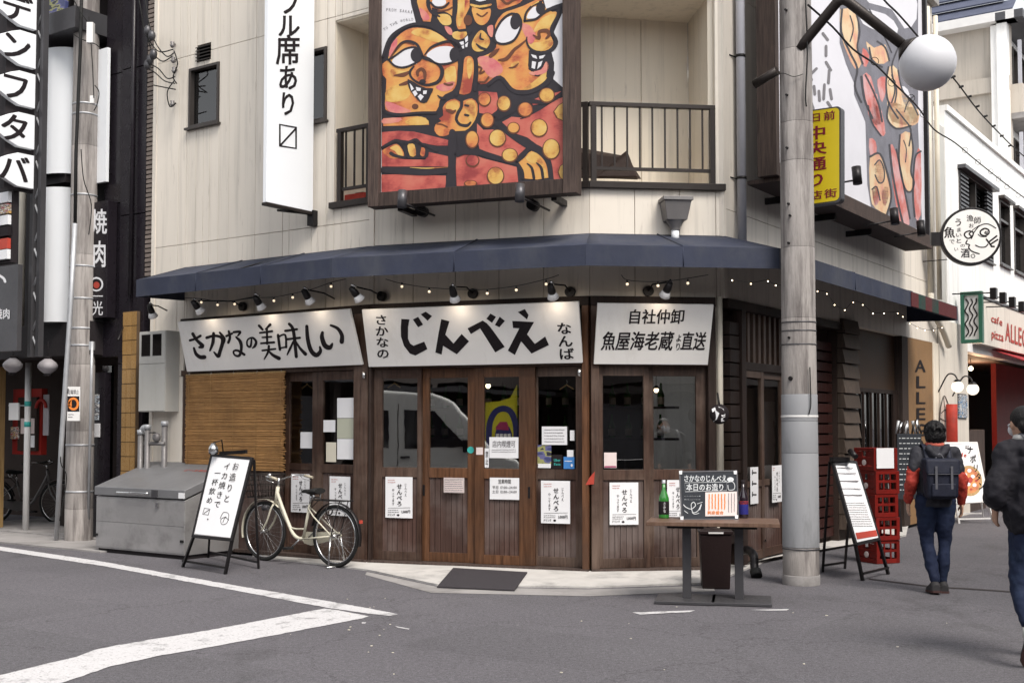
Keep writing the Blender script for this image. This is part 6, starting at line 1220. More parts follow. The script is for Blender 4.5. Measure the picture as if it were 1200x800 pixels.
# ================================================================== steel bin
a0 = G(112, 646); a1_ = G(216, 656); a0.z = a1_.z = 0; FB = Wall(a0, a1_); W_ = FB.L; dp = .86
t = thing('steel_bin', 'large brushed steel storage bin with sloping lid standing on the street left of the restaurant', 'storage bin', tuple(a0), FB.a)
h0, h1 = .80, 1.10
m = MB(FB); m.hexa([(0, 0, .05), (W_, 0, .05), (W_, dp, .05), (0, dp, .05)], [(0, 0, h0 - .11), (W_, 0, h0 - .11), (W_, dp, h1 - .11), (0, dp, h1 - .11)]); m.build('body', 'steel', t, bevel=.006)
m = MB(FB); m.hexa([(.02, .03, 0), (W_ - .02, .03, 0), (W_ - .02, dp - .02, 0), (.02, dp - .02, 0)], [(.02, .03, .05), (W_ - .02, .03, .05), (W_ - .02, dp - .02, .05), (.02, dp - .02, .05)]); m.build('plinth', 'black_matte', t)
m = MB(FB); m.hexa([(-.015, -.02, h0 - .095), (W_ + .015, -.02, h0 - .095), (W_ + .015, dp, h1 - .095), (-.015, dp, h1 - .095)], [(-.015, -.02, h0 + .01), (W_ + .015, -.02, h0 + .01), (W_ + .015, dp, h1 + .01), (-.015, dp, h1 + .01)]); m.build('lid', 'steel_top', t, bevel=.008)
for za, zb2 in ((.07, .375), (.385, h0 - .13)): m = MB(FB); m.box(.01, W_ - .01, -.006, -.001, za, zb2); m.build('front_panel', 'steel', t, bevel=.002)
m = MB(FB); m.tube([(W_ * .28, -.05, h0 - .045), (W_ * .30, -.065, h0 - .045), (W_ * .62, -.065, h0 - .045), (W_ * .64, -.05, h0 - .045)], .016, 10); m.build('handle', 'chrome', t); m = MB(FB); m.box(W_ * .66, W_ * .72, -.035, -.02, h0 - .09, h0 + .0); m.build('latch', 'steel_dark', t)
m = MB(FB); m.box(W_ * .70, W_ * .73, -.03, -.008, h0 - .2, h0 - .15); m.build('padlock', 'chrome', t); m = MB(FB); m.box(W_ - .09, W_ + .017, -.024, -.019, h0 - .085, h0 - .02); m.build('corner_plate', 'paper', t)
for x in (.0, W_ - .06): m = MB(FB); m.box(x, x + .05, -.02, -.005, .2, .23); m.build('stopper', 'rubber', t)
m = MB(FB); y = dp * .62; zt = h0 + .0115 + (h1 - h0) * (y + .02) / (dp + .02)
sl_ = (h1 - h0) / (dp + .02); m.text('ビール本日', lambda s, q: FB(W_ * (.58 + .26 * s), y + .07 * q, zt + .07 * q * sl_ + .002), 1); m2 = MB(); m2.v = m.v; m2.v = [FB.I @ Vector(v) for v in m.v]; m2.fc = m.fc; m2.sm = m.sm; m2.build('red_writing', 'red_ink', t)
# ================================================================== standing signboards
def a_board(corn, feet, back, label, Hh, draw, face='paper', frame='black_metal', name='standing_sign', d0=None, grp=None):
    BL, BR, TR, TL = corn; t = thing(name, label, 'standing sign', tuple(feet[0]), 0, grp)
    P_ = plane3(BL, BR, TL); nn = P_.n * .025; ew = .028
    m = MB(); m.hexa([BL, BR, TR, TL], [BL - nn, BR - nn, TR - nn, TL - nn]); m.build('face', face, t)
    for a_, b_ in ((BL, BR), (BR, TR), (TR, TL), (TL, BL)): m = MB(); m.beam(a_ - nn * .4 + (a_ - b_).normalized() * .012, b_ - nn * .4 + (b_ - a_).normalized() * .012, .03, .035, P_.n); m.build('frame', frame, t, bevel=.003)
    for a_, b_ in ((BL, feet[0]), (BR, feet[1])): m = MB(); m.beam(a_ - nn * .5, b_, .028, .028); m.build('leg', frame, t)
    for a_, b_ in ((TL, back[0]), (TR, back[1])): m = MB(); m.beam(a_ - nn * 1.6, b_, .024, .024); m.build('leg', frame, t)
    up_ = Vector((0, 0, .07))
    m = MB(); m.beam(feet[0] + up_, feet[1] + up_, .022, .022); m.build('stretcher', frame, t); m = MB(); m.beam(back[0] + up_, back[1] + up_, .022, .022); m.build('stretcher', frame, t)
    draw(t, P_); return t
f0, f1 = G(214, 664), G(264, 672.5); dep = lambda v: v.y
g0, g1 = G(244, 653), G(303, 666)
def lb(px, py, d): return at(px, py, d)
n_ = (f1 - f0).normalized()
def dr1(t, P_):
    m = MB(); q = lambda x0, y0, x1, y1, sh=0: pxQ(P_, x0, y0, x1, y1, .003, sh)
    for s_, pts, w_ in (('お造りと', [(276, 546), (264, 590)], 8), ('イカ焼きで', [(266, 546), (253, 596)], 8), ('一杯飲め', [(255, 554), (244, 591)], 7.5)):
        (xa, ya), (xb, yb) = pts; k = len(s_)
        for i, c in enumerate(s_):
            x = xa + (xb - xa) * i / (k - .5); y = ya + (yb - ya) * i / (k - .5); h = (yb - ya) / k * .92
            m.text(c, q(x - w_ / 2, y - h / 2, x + w_ / 2, y + h / 2, 2), 1)
    m.stroke(P_, [(239.5, 595), (246, 596), (244, 603), (237.5, 602)], .7, .003, 1, True); m.stroke(P_, [(239, 601), (245, 597)], .6, .003); m.ell(P_, 243.5, 608, .8, 1, .003)
    m.stroke(P_, [(258, 607), (262, 600), (268, 602), (266, 612), (260, 614), (259, 608), (265, 605)], .6, .003); m.stroke(P_, [(261, 612), (264, 606), (268, 609)], .6, .003); m.build('lettering', 'ink', t)
    m = MB(); m.stroke(P_, [(226, 625), (270, 630)], .5, .003); m.build('line', 'ink_grey', t)
BLd = 12.75
a_board((lb(226, 627.5, 12.80), lb(271, 632, 12.42), lb(294.5, 537, 12.72), lb(248, 533, 13.1)), (f0, f1), (g0, g1), 'white sandwich board with vertical brush writing beside the steel bin', 1, dr1, grp='standing signboards')
t = thing('clip_lamp', 'chrome clip lamp clamped on the top edge of the left sandwich board', 'lamp', tuple(lb(250, 533, 13.1)), 0)
c_ = lb(250, 524, 13.0); m = MB(); m.tube([c_ + Vector((0, 0, .05)), c_, c_ - Vector((-.01, .02, .06))], [.02, .05, .055], 14); m.build('lamp_head', 'chrome', t); m = MB(); m.tube([c_ + Vector((.0, 0, .05)), c_ + Vector((.08, .05, .08)), lb(262, 534, 13.1)], .008, 6); m.build('arm', 'black_metal', t)
m = MB(); m.beam(lb(258, 531, 13.1), lb(289, 529, 12.9), .03, .04); m.build('clamp_bar', 'black_metal', t)
def dr2(t, P_):
    m = MB()
    rows = [(981, 546, 999, 550, .9), (981, 553, 1003, 556, .9), (983, 562, 1006, 565, 1.3), (986, 571, 1009, 574, .9), (987, 578, 1011, 582, 1.3)]
    for x0, y0, x1, y1, w_ in rows: lines(m, P_, x0, y0, x1, y1, 1, w_)
    for i in range(11):
        y = 588 + i * 2.7; x = 990 + i * .95; lines(m, P_, x, y, x + 23, y + 2, 1, .6)
    for o in m.v: pass
    m.v = [v + P_.n * .003 for v in m.v]; m.build('print', 'ink_grey', t)
    m = MB(); m.tpoly(P_, [(1002.5, 624), (1026.5, 620.5), (1028.5, 627.5), (1004.5, 631.5)], .003); m.build('red_strip', 'red_ink', t); m = MB(); m.tpoly(P_, [(977, 541.5), (993, 541), (994, 544.5), (978, 545)], .003); m.build('header', 'steel_dark', t)
f0, f1 = G(1011, 680), G(1041, 672.5); g0, g1 = G(964, 670), G(990, 666)
a_board((lb(1003.5, 637, 11.90), lb(1030.5, 631, 12.3), lb(1003, 541.5, 12.75), lb(976, 539, 12.35)), (f0, f1), (g0, g1), 'tilted menu board with rows of print between the corner pole and the red crates', 1, dr2, grp='standing signboards')
t = thing('clip_lamp', 'black clip lamp bar on top of the menu board', 'lamp', tuple(lb(976, 537, 12.4)), 0); m = MB(); m.beam(lb(974, 538, 12.3), lb(994, 538, 12.6), .04, .05); m.build('clamp_bar', 'black_metal', t); m = MB(); m.tube([lb(996, 528, 12.5), lb(1003, 535, 12.4)], .03, 10); m.build('lamp_head', 'black_metal', t)
# ================================================================== table with things on it
t0, t1 = G(757, 611, .72), G(914, 613.5, .72); FT = Wall(Vector((t0.x, t0.y, 0)), Vector((t1.x, t1.y, 0))); tw = FT.L
t = thing('table', 'dark wooden standing table on two square iron bases before the right doors', 'table', (t0.x, t0.y, 0), FT.a)
m = MB(FT); m.box(0, tw, 0, .62, .685, .72); m.build('tabletop', 'table_wood', t, bevel=.004)
for x, y in ((.38, .28), (.83, .30)):
    u = FT.uz(805 if x < .5 else 866, 650, -.3)[0]; m = MB(FT); m.box(u - .038, u + .038, y - .03, y + .045, .03, .685); m.build('leg', 'steel_dark', t, bevel=.003)
    s_ = -.27 if x < .5 else -.24; m = MB(FT); m.box(u + s_, u + s_ + .52, y - .26, y + .26, .004, .03); m.build('base_plate', 'steel_dark', t, bevel=.004); m = MB(FT); m.box(u - .16, u + .16, y - .2, y + .2, .66, .684); m.build('top_plate', 'black_metal', t)
# chalkboard
cb = lambda px, py, d: at(px, py, d)
BL, BR = cb(799, 607.5, 10.62), cb(865, 606, 10.62); 
BL.z = BR.z = .722; TLc, TRc = cb(796.5, 552.5, 10.72), cb(863.5, 551.5, 10.72)
t = thing('chalkboard', 'black chalkboard menu with white lettering propped on the table', 'chalkboard', tuple(BL), 0); P_ = plane3(BL, BR, TLc); nn = P_.n * .012
m = MB(); m.hexa([BL, BR, TRc, TLc], [BL - nn, BR - nn, TRc - nn, TLc - nn]); m.build('board', 'chalkboard', t); 
for a_, b_ in ((BL, BR), (BR, TRc), (TRc, TLc), (TLc, BL)): m = MB(); m.beam(a_ - nn * .3, b_ - nn * .3, .012, .016, P_.n); m.build('frame', 'steel_dark', t)
m = MB(); m.beam(TLc.lerp(TRc, .5) - nn, BL.lerp(BR, .5) + Vector((0, .2, .008)), .02, .012); m.build('leg', 'steel_dark', t)
m = MB(); m.text('さかなのじんべえ', pxQ(P_, 801, 556, 852, 564.5, .003, 0), 2); m.text('本日のお造り', pxQ(P_, 804, 566, 849, 575, .003, 0), 2); m.stroke(P_, [(802.5, 565.3), (851.5, 564.3), (851.5, 574.5), (803, 575.8)], .5, .003, 1, True); lines(m, P_, 802, 579, 821, 587, 2, .5)
m.stroke(P_, [(852, 565), (858, 564), (861, 568), (860, 573), (854, 573.5), (853, 568)], .7, .003); m.ell(P_, 856, 561.5, 4, 2.8, .003); m.stroke(P_, [(801, 591), (804, 594), (810, 596), (815, 592), (813, 588), (810, 591), (812, 600), (818, 598), (822, 590), (820, 597)], .8, .003); m.stroke(P_, [(811, 600), (814, 602), (819, 601)], .6, .003); m.stroke(P_, [(802, 598), (806, 601)], .7, .003); m.stroke(P_, [(817, 590), (823, 588)], .6, .003)
m.build('chalk_lettering', 'chalk', t)
for x, y in ((797.5, 553), (861.5, 553), (799, 606.5), (863, 605)): m = MB(); m.tpoly(P_, [(x - 1.8, y - 1.5), (x + 2, y - 2), (x + 1.7, y + 2.5), (x - 1.5, y + 2.2)], .0095); m.build('tape', 'paper', t)
t = thing('menu_sheet', 'pinkish printed menu sheet with red characters stuck on the chalkboard', 'paper', tuple(P_(828, 605, .005)), 0); m = MB(); m.tpoly(P_, [(826.5, 576.5), (864, 575.5), (863.5, 604), (826.5, 604.5)], .005); m.build('sheet', 'paper_pink', t)
m = MB(); lines(m, P_, 829, 579, 851, 597, 6, 1.3, .1, True); m.v = [v + P_.n * .008 for v in m.v]; m.text('刺身盛合', pxQ(P_, 829, 598, 848, 602.5, .008), 2); m.build('red_print', 'orange_ink', t); m = MB(); lines(m, P_, 852, 578, 862, 600, 3, .7, .1, True); m.v = [v + P_.n * .008 for v in m.v]; m.build('print', 'ink_grey', t)
def bottle(p, label, mat, lm, h, r_, lab2=None):
    t = thing('bottle', label, 'bottle', tuple(p), 0); F_ = Frame(p, 0); m = MB(F_); m.lathe([(0, 0), (r_, 0), (r_ + .001, .01), (r_, h * .52), (r_ * .75, h * .63), (r_ * .34, h * .76), (r_ * .30, h * .93), (0, h * .93)], n=20); m.build('bottle_glass', mat, t)
    m = MB(F_); m.lathe([(r_ * .36, h * .91), (r_ * .38, h), (0, h + .001)], n=14); m.build('cap', 'ink' if lm == 'blue_label' else 'galv', t); m = MB(F_); m.lathe([(r_ + .0012, h * .10), (r_ + .0018, h * .11), (r_ + .0018, h * .44), (r_ + .0012, h * .45)], n=20); lo = m.build('label', lm, t)
    return t, F_, lo
p = G(778, 608, .72); p = at(778, 604, 10.78); p.z = .721
t, F_, lo = bottle(p, 'green glass sake bottle with black label standing on the table left of the chalkboard', 'green_bottle', 'ink', .345, .047)
m = MB(); P_ = lambda x, y, e=0: F_(.0492 * math.sin(x), -.0492 * math.cos(x), y); m.text('さかな', lambda s, q: P_((s - .5) * .5, .05 + .10 * q), 1, True); m.build('label_print', 'paper', t)
p = at(871, 603, 10.8); p.z = .721; t, F_, lo = bottle(p, 'dark bottle with blue label standing on the table right of the chalkboard', 'dark_bottle', 'blue_label', .345, .045)
m = MB(F_); m.lathe([(.0468, .125), (.0468, .155)], n=20); m.build('red_stripe', 'red_ink', t)
# bin under the table
b0_, b1_2 = G(822, 690), G(857, 690.5); FBn = Wall(Vector((b0_.x, b0_.y, 0)), Vector((b1_2.x, b1_2.y, 0)))
t = thing('waste_bin', 'dark brown square waste bin standing under the table', 'bin', tuple(FBn(0, 0, 0)), FBn.a); w_ = FBn.L
m = MB(FBn); m.hexa([(.01, .01, 0), (w_ - .01, .01, 0), (w_ - .01, .30, 0), (.01, .30, 0)], [(-.01, 0, .52), (w_ + .01, 0, .52), (w_ + .01, .32, .52), (-.01, .32, .52)]); m.build('body', 'bin_dark', t, bevel=.012); m = MB(FBn); m.box(-.02, w_ + .02, -.012, .33, .52, .56); m.build('lid', 'bin_dark', t, bevel=.01); m = MB(FBn); m.box(w_ * .25, w_ * .75, -.018, -.012, .53, .545); m.build('handle', 'white_paint', t)
# bent exhaust pipe beside it
t = thing('drain_pipe', 'bent black drain pipe coming out of the right wall near the floor', 'pipe', tuple(G(884, 678)), 0)
m = MB(); m.tube(catmull([tuple(at(868, 646, 12.75)), tuple(at(876, 644, 12.5)), tuple(at(883, 650, 12.3)), tuple(at(884, 662, 12.25)), tuple(at(885, 672, 12.2))], 4), .045, 12); m.build('pipe', 'black_metal', t); m = MB(); m.tube([at(885, 668, 12.2), at(887, 675, 12.15)], .06, 10); m.build('outlet', 'rubber', t)
t = thing('loose_cable', 'thin black cable lying on the pale pavement behind the corner pole', 'cable', tuple(G(905, 650)), 0); cable([WR.P(.02)(897, 632), G(903, 640, .05), G(909, 646, .045), G(918, 648, .04), G(930, 648, .04)], .006, 'rubber', t)
# door mat
t = thing('doormat', 'dark grey doormat in front of the middle doors', 'doormat', tuple(G(560, 690)), 0); m = MB(); q = [G(512, 687.5, .012), G(603, 691.5, .012), G(618, 670.5, .05), G(531, 665.5, .055)]; m.hexa([p - Vector((0, 0, .004)) for p in q], [p + Vector((0, 0, .007)) for p in q]); m.build('mat', 'mat_grey', t)
# ornament ball on the pillar
c_ = at(843, 485, 12.2); t = thing('ornament_ball', 'round black and white painted ball sign hanging on the corner pillar', 'ornament', tuple(c_), 0); m = MB(Frame(c_, 0)); m.ball((0, 0, 0), (.10, .06, .105), 20, 14); m.build('ball', 'ink', t)
P_ = lambda x, y, e=0: at(x, y, 12.2 - .063 * math.sqrt(max(0, 1 - ((x - 843) / 11.3) ** 2 - ((y - 485) / 11.9) ** 2)) - .003)
m = MB()
for q in (((838, 480), (843, 484), (840, 491), (836, 494)), ((842, 476), (848, 479), (850, 486), (846, 488)), ((834, 479), (838, 477), (839, 480), (835, 483)), ((845, 490), (850, 487), (849, 493), (845, 494))): m.tpoly(P_, q, 0)
m.build('white_marks', 'paper', t); m = MB(); m.tube([c_ + Vector((0, 0, .1)), c_ + Vector((0, .1, .22))], .01, 6); m.build('hanger', 'black_metal', t)
t = thing('small_pipe', 'slim cream pipe running down the pillar at the building corner', 'pipe', tuple(WC(WC.u(843), -.06, .3)), WC.a); m = MB(WC); u = WC.u(844, .06); m.tube([(u, -.06, .9), (u, -.06, ZF)], .03, 10); m.build('pipe', 'pipe_cream', t)
# ================================================================== beer crates
c0, c1 = G(1003, 657), G(1030, 661.5); c2 = G(1047, 655)
FCr = Wall(Vector((c0.x, c0.y, 0)), Vector((c1.x, c1.y, 0))); cw_, cd, ch = .36, .32, .262
def crate(F_, z, label, flip=False):
    t = thing('beer_crate', label, 'crate', tuple(F_(0, 0, z)), F_.a, 'red beer crates stacked by the menu board')
    w_, d_, h_ = cw_, cd, ch - .004; e = .014
    for z0, z1 in ((.0, .05), (.125, .155), (h_ - .035, h_)):
        m = MB(F_); m.box(0, w_, 0, e, z + z0, z + z1); m.box(0, w_, d_ - e, d_, z + z0, z + z1); m.box(0, e, e, d_ - e, z + z0, z + z1); m.box(w_ - e, w_, e, d_ - e, z + z0, z + z1); m.build('rim', 'crate_red', t, bevel=.002)
    for x, y in ((0, 0), (w_ - .04, 0), (0, d_ - .04), (w_ - .04, d_ - .04)): m = MB(F_); m.box(x - .002, x + .042, y - .002, y + .042, z, z + h_ - .001); m.build('corner_post', 'crate_red', t, bevel=.002)
    for x in (.13, .21): m = MB(F_); m.box(x, x + .02, .002, e - .002, z + .05, z + h_ - .035); m.build('slat', 'crate_red', t)
    for y in (.10, .19): m = MB(F_); m.box(w_ - e + .002, w_ - .002, y, y + .02, z + .05, z + h_ - .035); m.build('slat', 'crate_red', t)
    m = MB(F_); m.box(.02, w_ - .02, .02, d_ - .02, z + .004, z + .02); m.build('floor_panel', 'crate_red', t)
    m = MB(F_); m.box(.045, .125, .004, .01, z + .06, z + h_ - .04); m.box(.235, .315, .004, .01, z + .06, z + h_ - .04); m.build('side_panel', 'crate_red', t)
    m = MB(F_); m.ball((.18, -.001, z + .09), (.04, .003, .035), 12, 6); m.build('emblem', 'paper_pink', t)
    return t
for i, lb_ in enumerate(('lowest red beer crate standing on the ground in its stack', 'second red beer crate from the ground', 'middle red beer crate of the stack', 'fourth red beer crate from the ground', 'topmost red beer crate under the red box with a white sheet')):
    Fk = Frame(FCr(random.uniform(-.01, .012), random.uniform(-.01, .01), 0), FCr.a + random.uniform(-.02, .02)); crate(Fk, .004 + i * ch if i else .004, lb_)
t = thing('sheet_of_paper', 'white paper sheet taped to the side of the top red crate', 'paper', tuple(FCr(cw_, .1, 1.1)), FCr.a); m = MB(FCr); m.box(cw_ + .006, cw_ + .009, .02, .26, 1.08, 1.31); m.build('sheet', 'paper', t)
# ================================================================== people
def remesh(o, v, it=6):
    r_ = o.modifiers.new('remesh', 'REMESH'); r_.mode = 'VOXEL'; r_.voxel_size = v; r_.use_smooth_shade = True
    s_ = o.modifiers.new('smooth', 'SMOOTH'); s_.factor = .5; s_.iterations = it
TX = {}
def folds(o, strength, size, depth=2):
    k = (size, depth)
    if k not in TX: TX[k] = bpy.data.textures.new('folds', 'CLOUDS'); TX[k].noise_scale = size; TX[k].noise_depth = depth
    d = o.modifiers.new('folds', 'DISPLACE'); d.texture = TX[k]; d.strength = strength; d.mid_level = .5; d.texture_coords = 'LOCAL'
def limb(m, pts, rs, n=14): m.tube(catmull(pts, 4), catm_r(rs, 4), n); m.ball(pts[0], min(rs[0], 9) if not isinstance(rs[0], tuple) else rs[0][1], 12, 8); m.ball(pts[-1], rs[-1] if not isinstance(rs[-1], tuple) else rs[-1][1], 12, 8)
def catm_r(rs, k):
    q = [(r_, r_) if not isinstance(r_, tuple) else r_ for r_ in rs]; return [tuple(x) for x in catmull(q, k)] if len(q) > 2 else q
def hand(m, w, d, side, s=1.0, curl=.6):             # w wrist point, d direction of the hand, palm plus five fingers
    w = Vector(w); d = Vector(d).normalized(); out = Vector((side, 0, 0)); f = Vector((0, 1, 0)); f = (f - d * f.dot(d)).normalized(); o_ = (out - d * out.dot(d)).normalized()
    m.tube([w, w + d * .03 * s, w + d * .085 * s], [(.019 * s, .026 * s), (.017 * s, .036 * s), (.014 * s, .040 * s)], 12, up0=tuple(f))
    for i, (off, L) in enumerate(((.028, .070), (.010, .078), (-.010, .072), (-.028, .058))):
        p = w + d * .083 * s + f * off * s; c_ = -o_ * curl
        q1 = p + (d + c_ * .25).normalized() * L * .42 * s; q2 = q1 + (d + c_ * .9).normalized() * L * .33 * s; q3 = q2 + (d * .6 + c_ * 1.2).normalized() * L * .27 * s
        m.tube([p - d * .015, p, q1, q2, q3], [.0095 * s, .0095 * s, .009 * s, .0082 * s, .0068 * s], 8)
    p = w + d * .03 * s + f * .026 * s; q = p + (d * .7 + f * .75 - o_ * .3).normalized() * .038 * s; q2 = q + (d + f * .25 - o_ * .3).normalized() * .03 * s
    m.tube([p - f * .012, p, q, q2], [.013 * s, .0125 * s, .011 * s, .008 * s], 8)
def head(m, c, s=1.0):                               # facing +y
    c = Vector(c); m.ball(c, (.074 * s, .092 * s, .105 * s), 20, 16); m.ball(c + Vector((0, .03, -.055)) * s, (.052 * s, .06 * s, .055 * s), 16, 10)
    m.ball(c + Vector((0, .062, -.095)) * s, (.025 * s, .022 * s, .02 * s), 12, 8); m.tube([c + Vector((0, .088, .01)) * s, c + Vector((0, .105, -.022)) * s, c + Vector((0, .10, -.032)) * s], [.008 * s, .014 * s, .012 * s], 10)
    for q in (-1, 1): m.ball(c + Vector((q * .077, -.005, -.01)) * s, (.012 * s, .022 * s, .032 * s), 10, 8); m.ball(c + Vector((q * .03, .078, .012)) * s, (.018 * s, .014 * s, .012 * s), 10, 6)
    m.tube([c + Vector((-.024, .088, -.058)) * s, c + Vector((0, .096, -.058)) * s, c + Vector((.024, .088, -.058)) * s], .007 * s, 8)
def eyes(F_, c, par, s=1.0):
    c = Vector(c)
    for q in (-1, 1): m = MB(F_); m.ball(c + Vector((q * .03, .084, .008)) * s, .010 * s, 10, 8); e = m.build('eye', 'paper', par); m = MB(F_); m.ball(c + Vector((q * .03, .0915, .008)) * s, .0045 * s, 8, 6); m.build('iris', 'ink', e)
def shoe(F_, par, heel, toe, mat, sole, up_=(0, 0, 1), s=1.0):
    h, t_ = Vector(heel), Vector(toe); d = (t_ - h).normalized(); u = Vector(up_).normalized(); u = (u - d * u.dot(d)).normalized(); x = d.cross(u); L = (t_ - h).length
    def P(a, b, c): return h + d * a * L + x * b + u * c
    m = MB(F_); rings = []
    for a, w_, z_ in ((0, .026, .055), (.12, .034, .085), (.3, .034, .088), (.5, .036, .066), (.72, .042, .048), (.9, .036, .04), (1, .018, .028)):
        rings.append(m.add([P(a, w_ * s * math.cos(k * math.pi / 8) , .018 + (z_ * s - .018) * math.sin(k * math.pi / 8) ** .7) for k in range(9)] + [P(a, -w_ * s * .98, .012), P(a, w_ * s * .98, .012)]))
    for a, b in zip(rings, rings[1:]):
        for k in range(11): j = (k + 1) % 11; m.face([a + k, a + j, b + j, b + k], True)
    m.face([rings[0] + k for k in range(10, -1, -1)]); m.face([rings[-1] + k for k in range(11)]); so_ = m.build('shoe', mat, par)
    m = MB(F_); rings = []
    for a, w_ in ((-.02, .024), (.08, .036), (.3, .036), (.5, .037), (.72, .045), (.9, .039), (1.03, .018)): w_ *= s; rings.append(m.add([P(a, w_, 0), P(a, w_, .02), P(a, -w_, .02), P(a, -w_, 0)]))
    for a, b in zip(rings, rings[1:]):
        for k in range(4): j = (k + 1) % 4; m.face([a + k, a + j, b + j, b + k])
    m.face([rings[0] + k for k in range(3, -1, -1)]); m.face([rings[-1] + k for k in range(4)]); m.build('sole', sole, so_)
# --- woman walking away
pw = G(1098, 694); pw.z = 0; FW = Frame(pw, R(-4)); s = 1.0
t = thing('person', 'person in dark jacket with red sleeves walking away past the red crates', 'person', tuple(pw), FW.a)
hd = (0, .02, 1.49)
Lh, Rh = (-.085, 0, .86), (.085, 0, .86); Lk, Rk = (-.075, .05, .47), (.085, .03, .47); La, Ra = (-.045, -.10, .095), (.055, .02, .085)
Ls, Rs_ = (-.165, 0, 1.30), (.165, 0, 1.30); Le, Re = (-.225, -.03, 1.04), (.235, -.02, 1.04); Lw, Rw_ = (-.235, .07, .84), (.255, .05, .83)
m = MB(FW); head(m, hd, .98); m.tube([(0, 0, 1.30), (0, .0, 1.43)], .045, 14)
m.tube(catmull([(0, 0, .82), (0, 0, .95), (0, -.01, 1.1), (0, 0, 1.25), (0, 0, 1.34)], 3), catm_r([(.13, .09), (.12, .085), (.115, .085), (.14, .09), (.07, .06)], 3), 18, up0=(0, 1, 0))
for a, b, c in ((Lh, Lk, La), (Rh, Rk, Ra)): limb(m, [a, b, c], [.075, .05, .034])
for a, b, c in ((Ls, Le, Lw), (Rs_, Re, Rw_)): limb(m, [a, b, c], [.045, .035, .024])
hand(m, Lw, (0, .15, -1), -1, .92); hand(m, Rw_, (.02, .1, -1), 1, .92)
for a in (La, Ra): m.tube([Vector(a) + Vector((0, -.03, -.03)), Vector(a) + Vector((0, .12, -.06))], [.035, .025], 10)
o = m.build('body', 'skin', t); remesh(o, .0055, 4); eyes(FW, hd, t, .98)
m = MB(FW)
for a, b, c in ((Lh, Lk, La), (Rh, Rk, Ra)): a, b, c = map(Vector, (a, b, c)); limb(m, [a, a.lerp(b, .5), b, b.lerp(c, .4) - Vector((0, .012, 0)), c + Vector((0, 0, .03))], [.098, .085, .062, .060, .044], 16)
m.tube([(0, 0, .80), (0, 0, .88), (0, 0, .98)], [(.145, .105), (.16, .115), (.14, .10)], 18, up0=(0, 1, 0)); o = m.build('trousers', 'jeans', t); remesh(o, .011, 3); folds(o, .035, .10)
m = MB(FW); m.tube(catmull([(0, 0, .80), (0, 0, .86), (0, -.005, 1.0), (0, -.005, 1.15), (0, 0, 1.27), (0, 0, 1.345), (0, 0, 1.38)], 3), catm_r([(.165, .115), (.17, .12), (.165, .12), (.175, .125), (.19, .11), (.12, .085), (.07, .07)], 3), 20, up0=(0, 1, 0))
for a in (Ls, Rs_): m.ball(a, .068, 12, 10)
for a, b in ((Ls, Le), (Rs_, Re)): a, b = Vector(a), Vector(b); limb(m, [a, a.lerp(b, .35), a.lerp(b, .6)], [.068, .062, .058])
m.tube(catmull([(-.09, -.07, 1.36), (-.05, -.11, 1.31), (0, -.12, 1.27), (.05, -.11, 1.31), (.09, -.07, 1.36)], 3), .038, 10); o = m.build('jacket', 'jacket_dark', t); remesh(o, .011, 3); folds(o, .035, .09)
for a, b, c in ((Ls, Le, Lw), (Rs_, Re, Rw_)):
    a, b, c = map(Vector, (a, b, c)); m = MB(FW); limb(m, [a.lerp(b, .55), b, b.lerp(c, .5), c + Vector((0, 0, .015))], [.060, .058, .052, .040]); o = m.build('sleeve', 'jacket_red', t); remesh(o, .01, 3); folds(o, .03, .06)
m = MB(FW); m.torus((0, .005, 1.385), .062, .026, 'z', 20, 8); o = m.build('collar', 'collar_red', t)
m = MB(FW); m.ball((0, 0, 1.515), (.097, .103, .10), 22, 16); m.ball((0, -.045, 1.47), (.085, .062, .085), 18, 12); m.ball((-.06, -.02, 1.46), (.035, .06, .06), 12, 8); m.ball((.06, -.02, 1.46), (.035, .06, .06), 12, 8)
for i in range(46):
    a = random.uniform(0, 6.28); e = random.uniform(.1, 1.2); p = Vector((.088 * math.cos(a) * math.sin(e), -.03 + .09 * math.sin(a) * math.sin(e), 1.51 + .095 * math.cos(e))); m.tube([p, p + Vector((math.cos(a) * .02, math.sin(a) * .02 - .005, -.05))], [.012, .003], 6)
o = m.build('hair', 'hair', t); remesh(o, .007, 1); folds(o, .016, .016)
shoe(FW, t, (-.05, -.165, .02), (-.035, .085, .0), 'shoe_dark', 'sole_dark', s=1.35); shoe(FW, t, (.055, -.05, .0), (.075, .20, .0), 'shoe_dark', 'sole_dark', s=1.35)
# backpack
t = thing('backpack', 'navy blue flap backpack with grey straps worn by the walking person in red sleeves', 'backpack', tuple(FW(0, -.12, 1.0)), FW.a)
m = MB(FW); k = [(-.145, -.14, .88), (.145, -.14, .88), (.16, -.14, 1.24), (-.16, -.14, 1.24)]; m.hexa([(x, -.11, z) for x, y, z in k], [(x * .93, -.27, .89 + (z - .88) * .95) for x, y, z in k]); o = m.build('bag_body', 'backpack_navy', t); b_ = o.modifiers.new('bevel', 'BEVEL'); b_.width = .035; b_.segments = 4
m = MB(FW); m.hexa([(-.16, -.12, 1.14), (.16, -.12, 1.14), (.165, -.12, 1.26), (-.165, -.12, 1.26)], [(-.15, -.285, 1.11), (.15, -.285, 1.11), (.155, -.26, 1.255), (-.155, -.26, 1.255)]); o = m.build('flap', 'backpack_navy', t); b_ = o.modifiers.new('bevel', 'BEVEL'); b_.width = .02; b_.segments = 3
m = MB(FW); m.box(-.11, .11, -.292, -.27, .91, 1.03); m.build('pocket', 'backpack_navy', t, bevel=.012); m = MB(FW); m.box(-.14, .14, -.2875, -.28, 1.115, 1.12); m.build('piping', 'strap_grey', t)
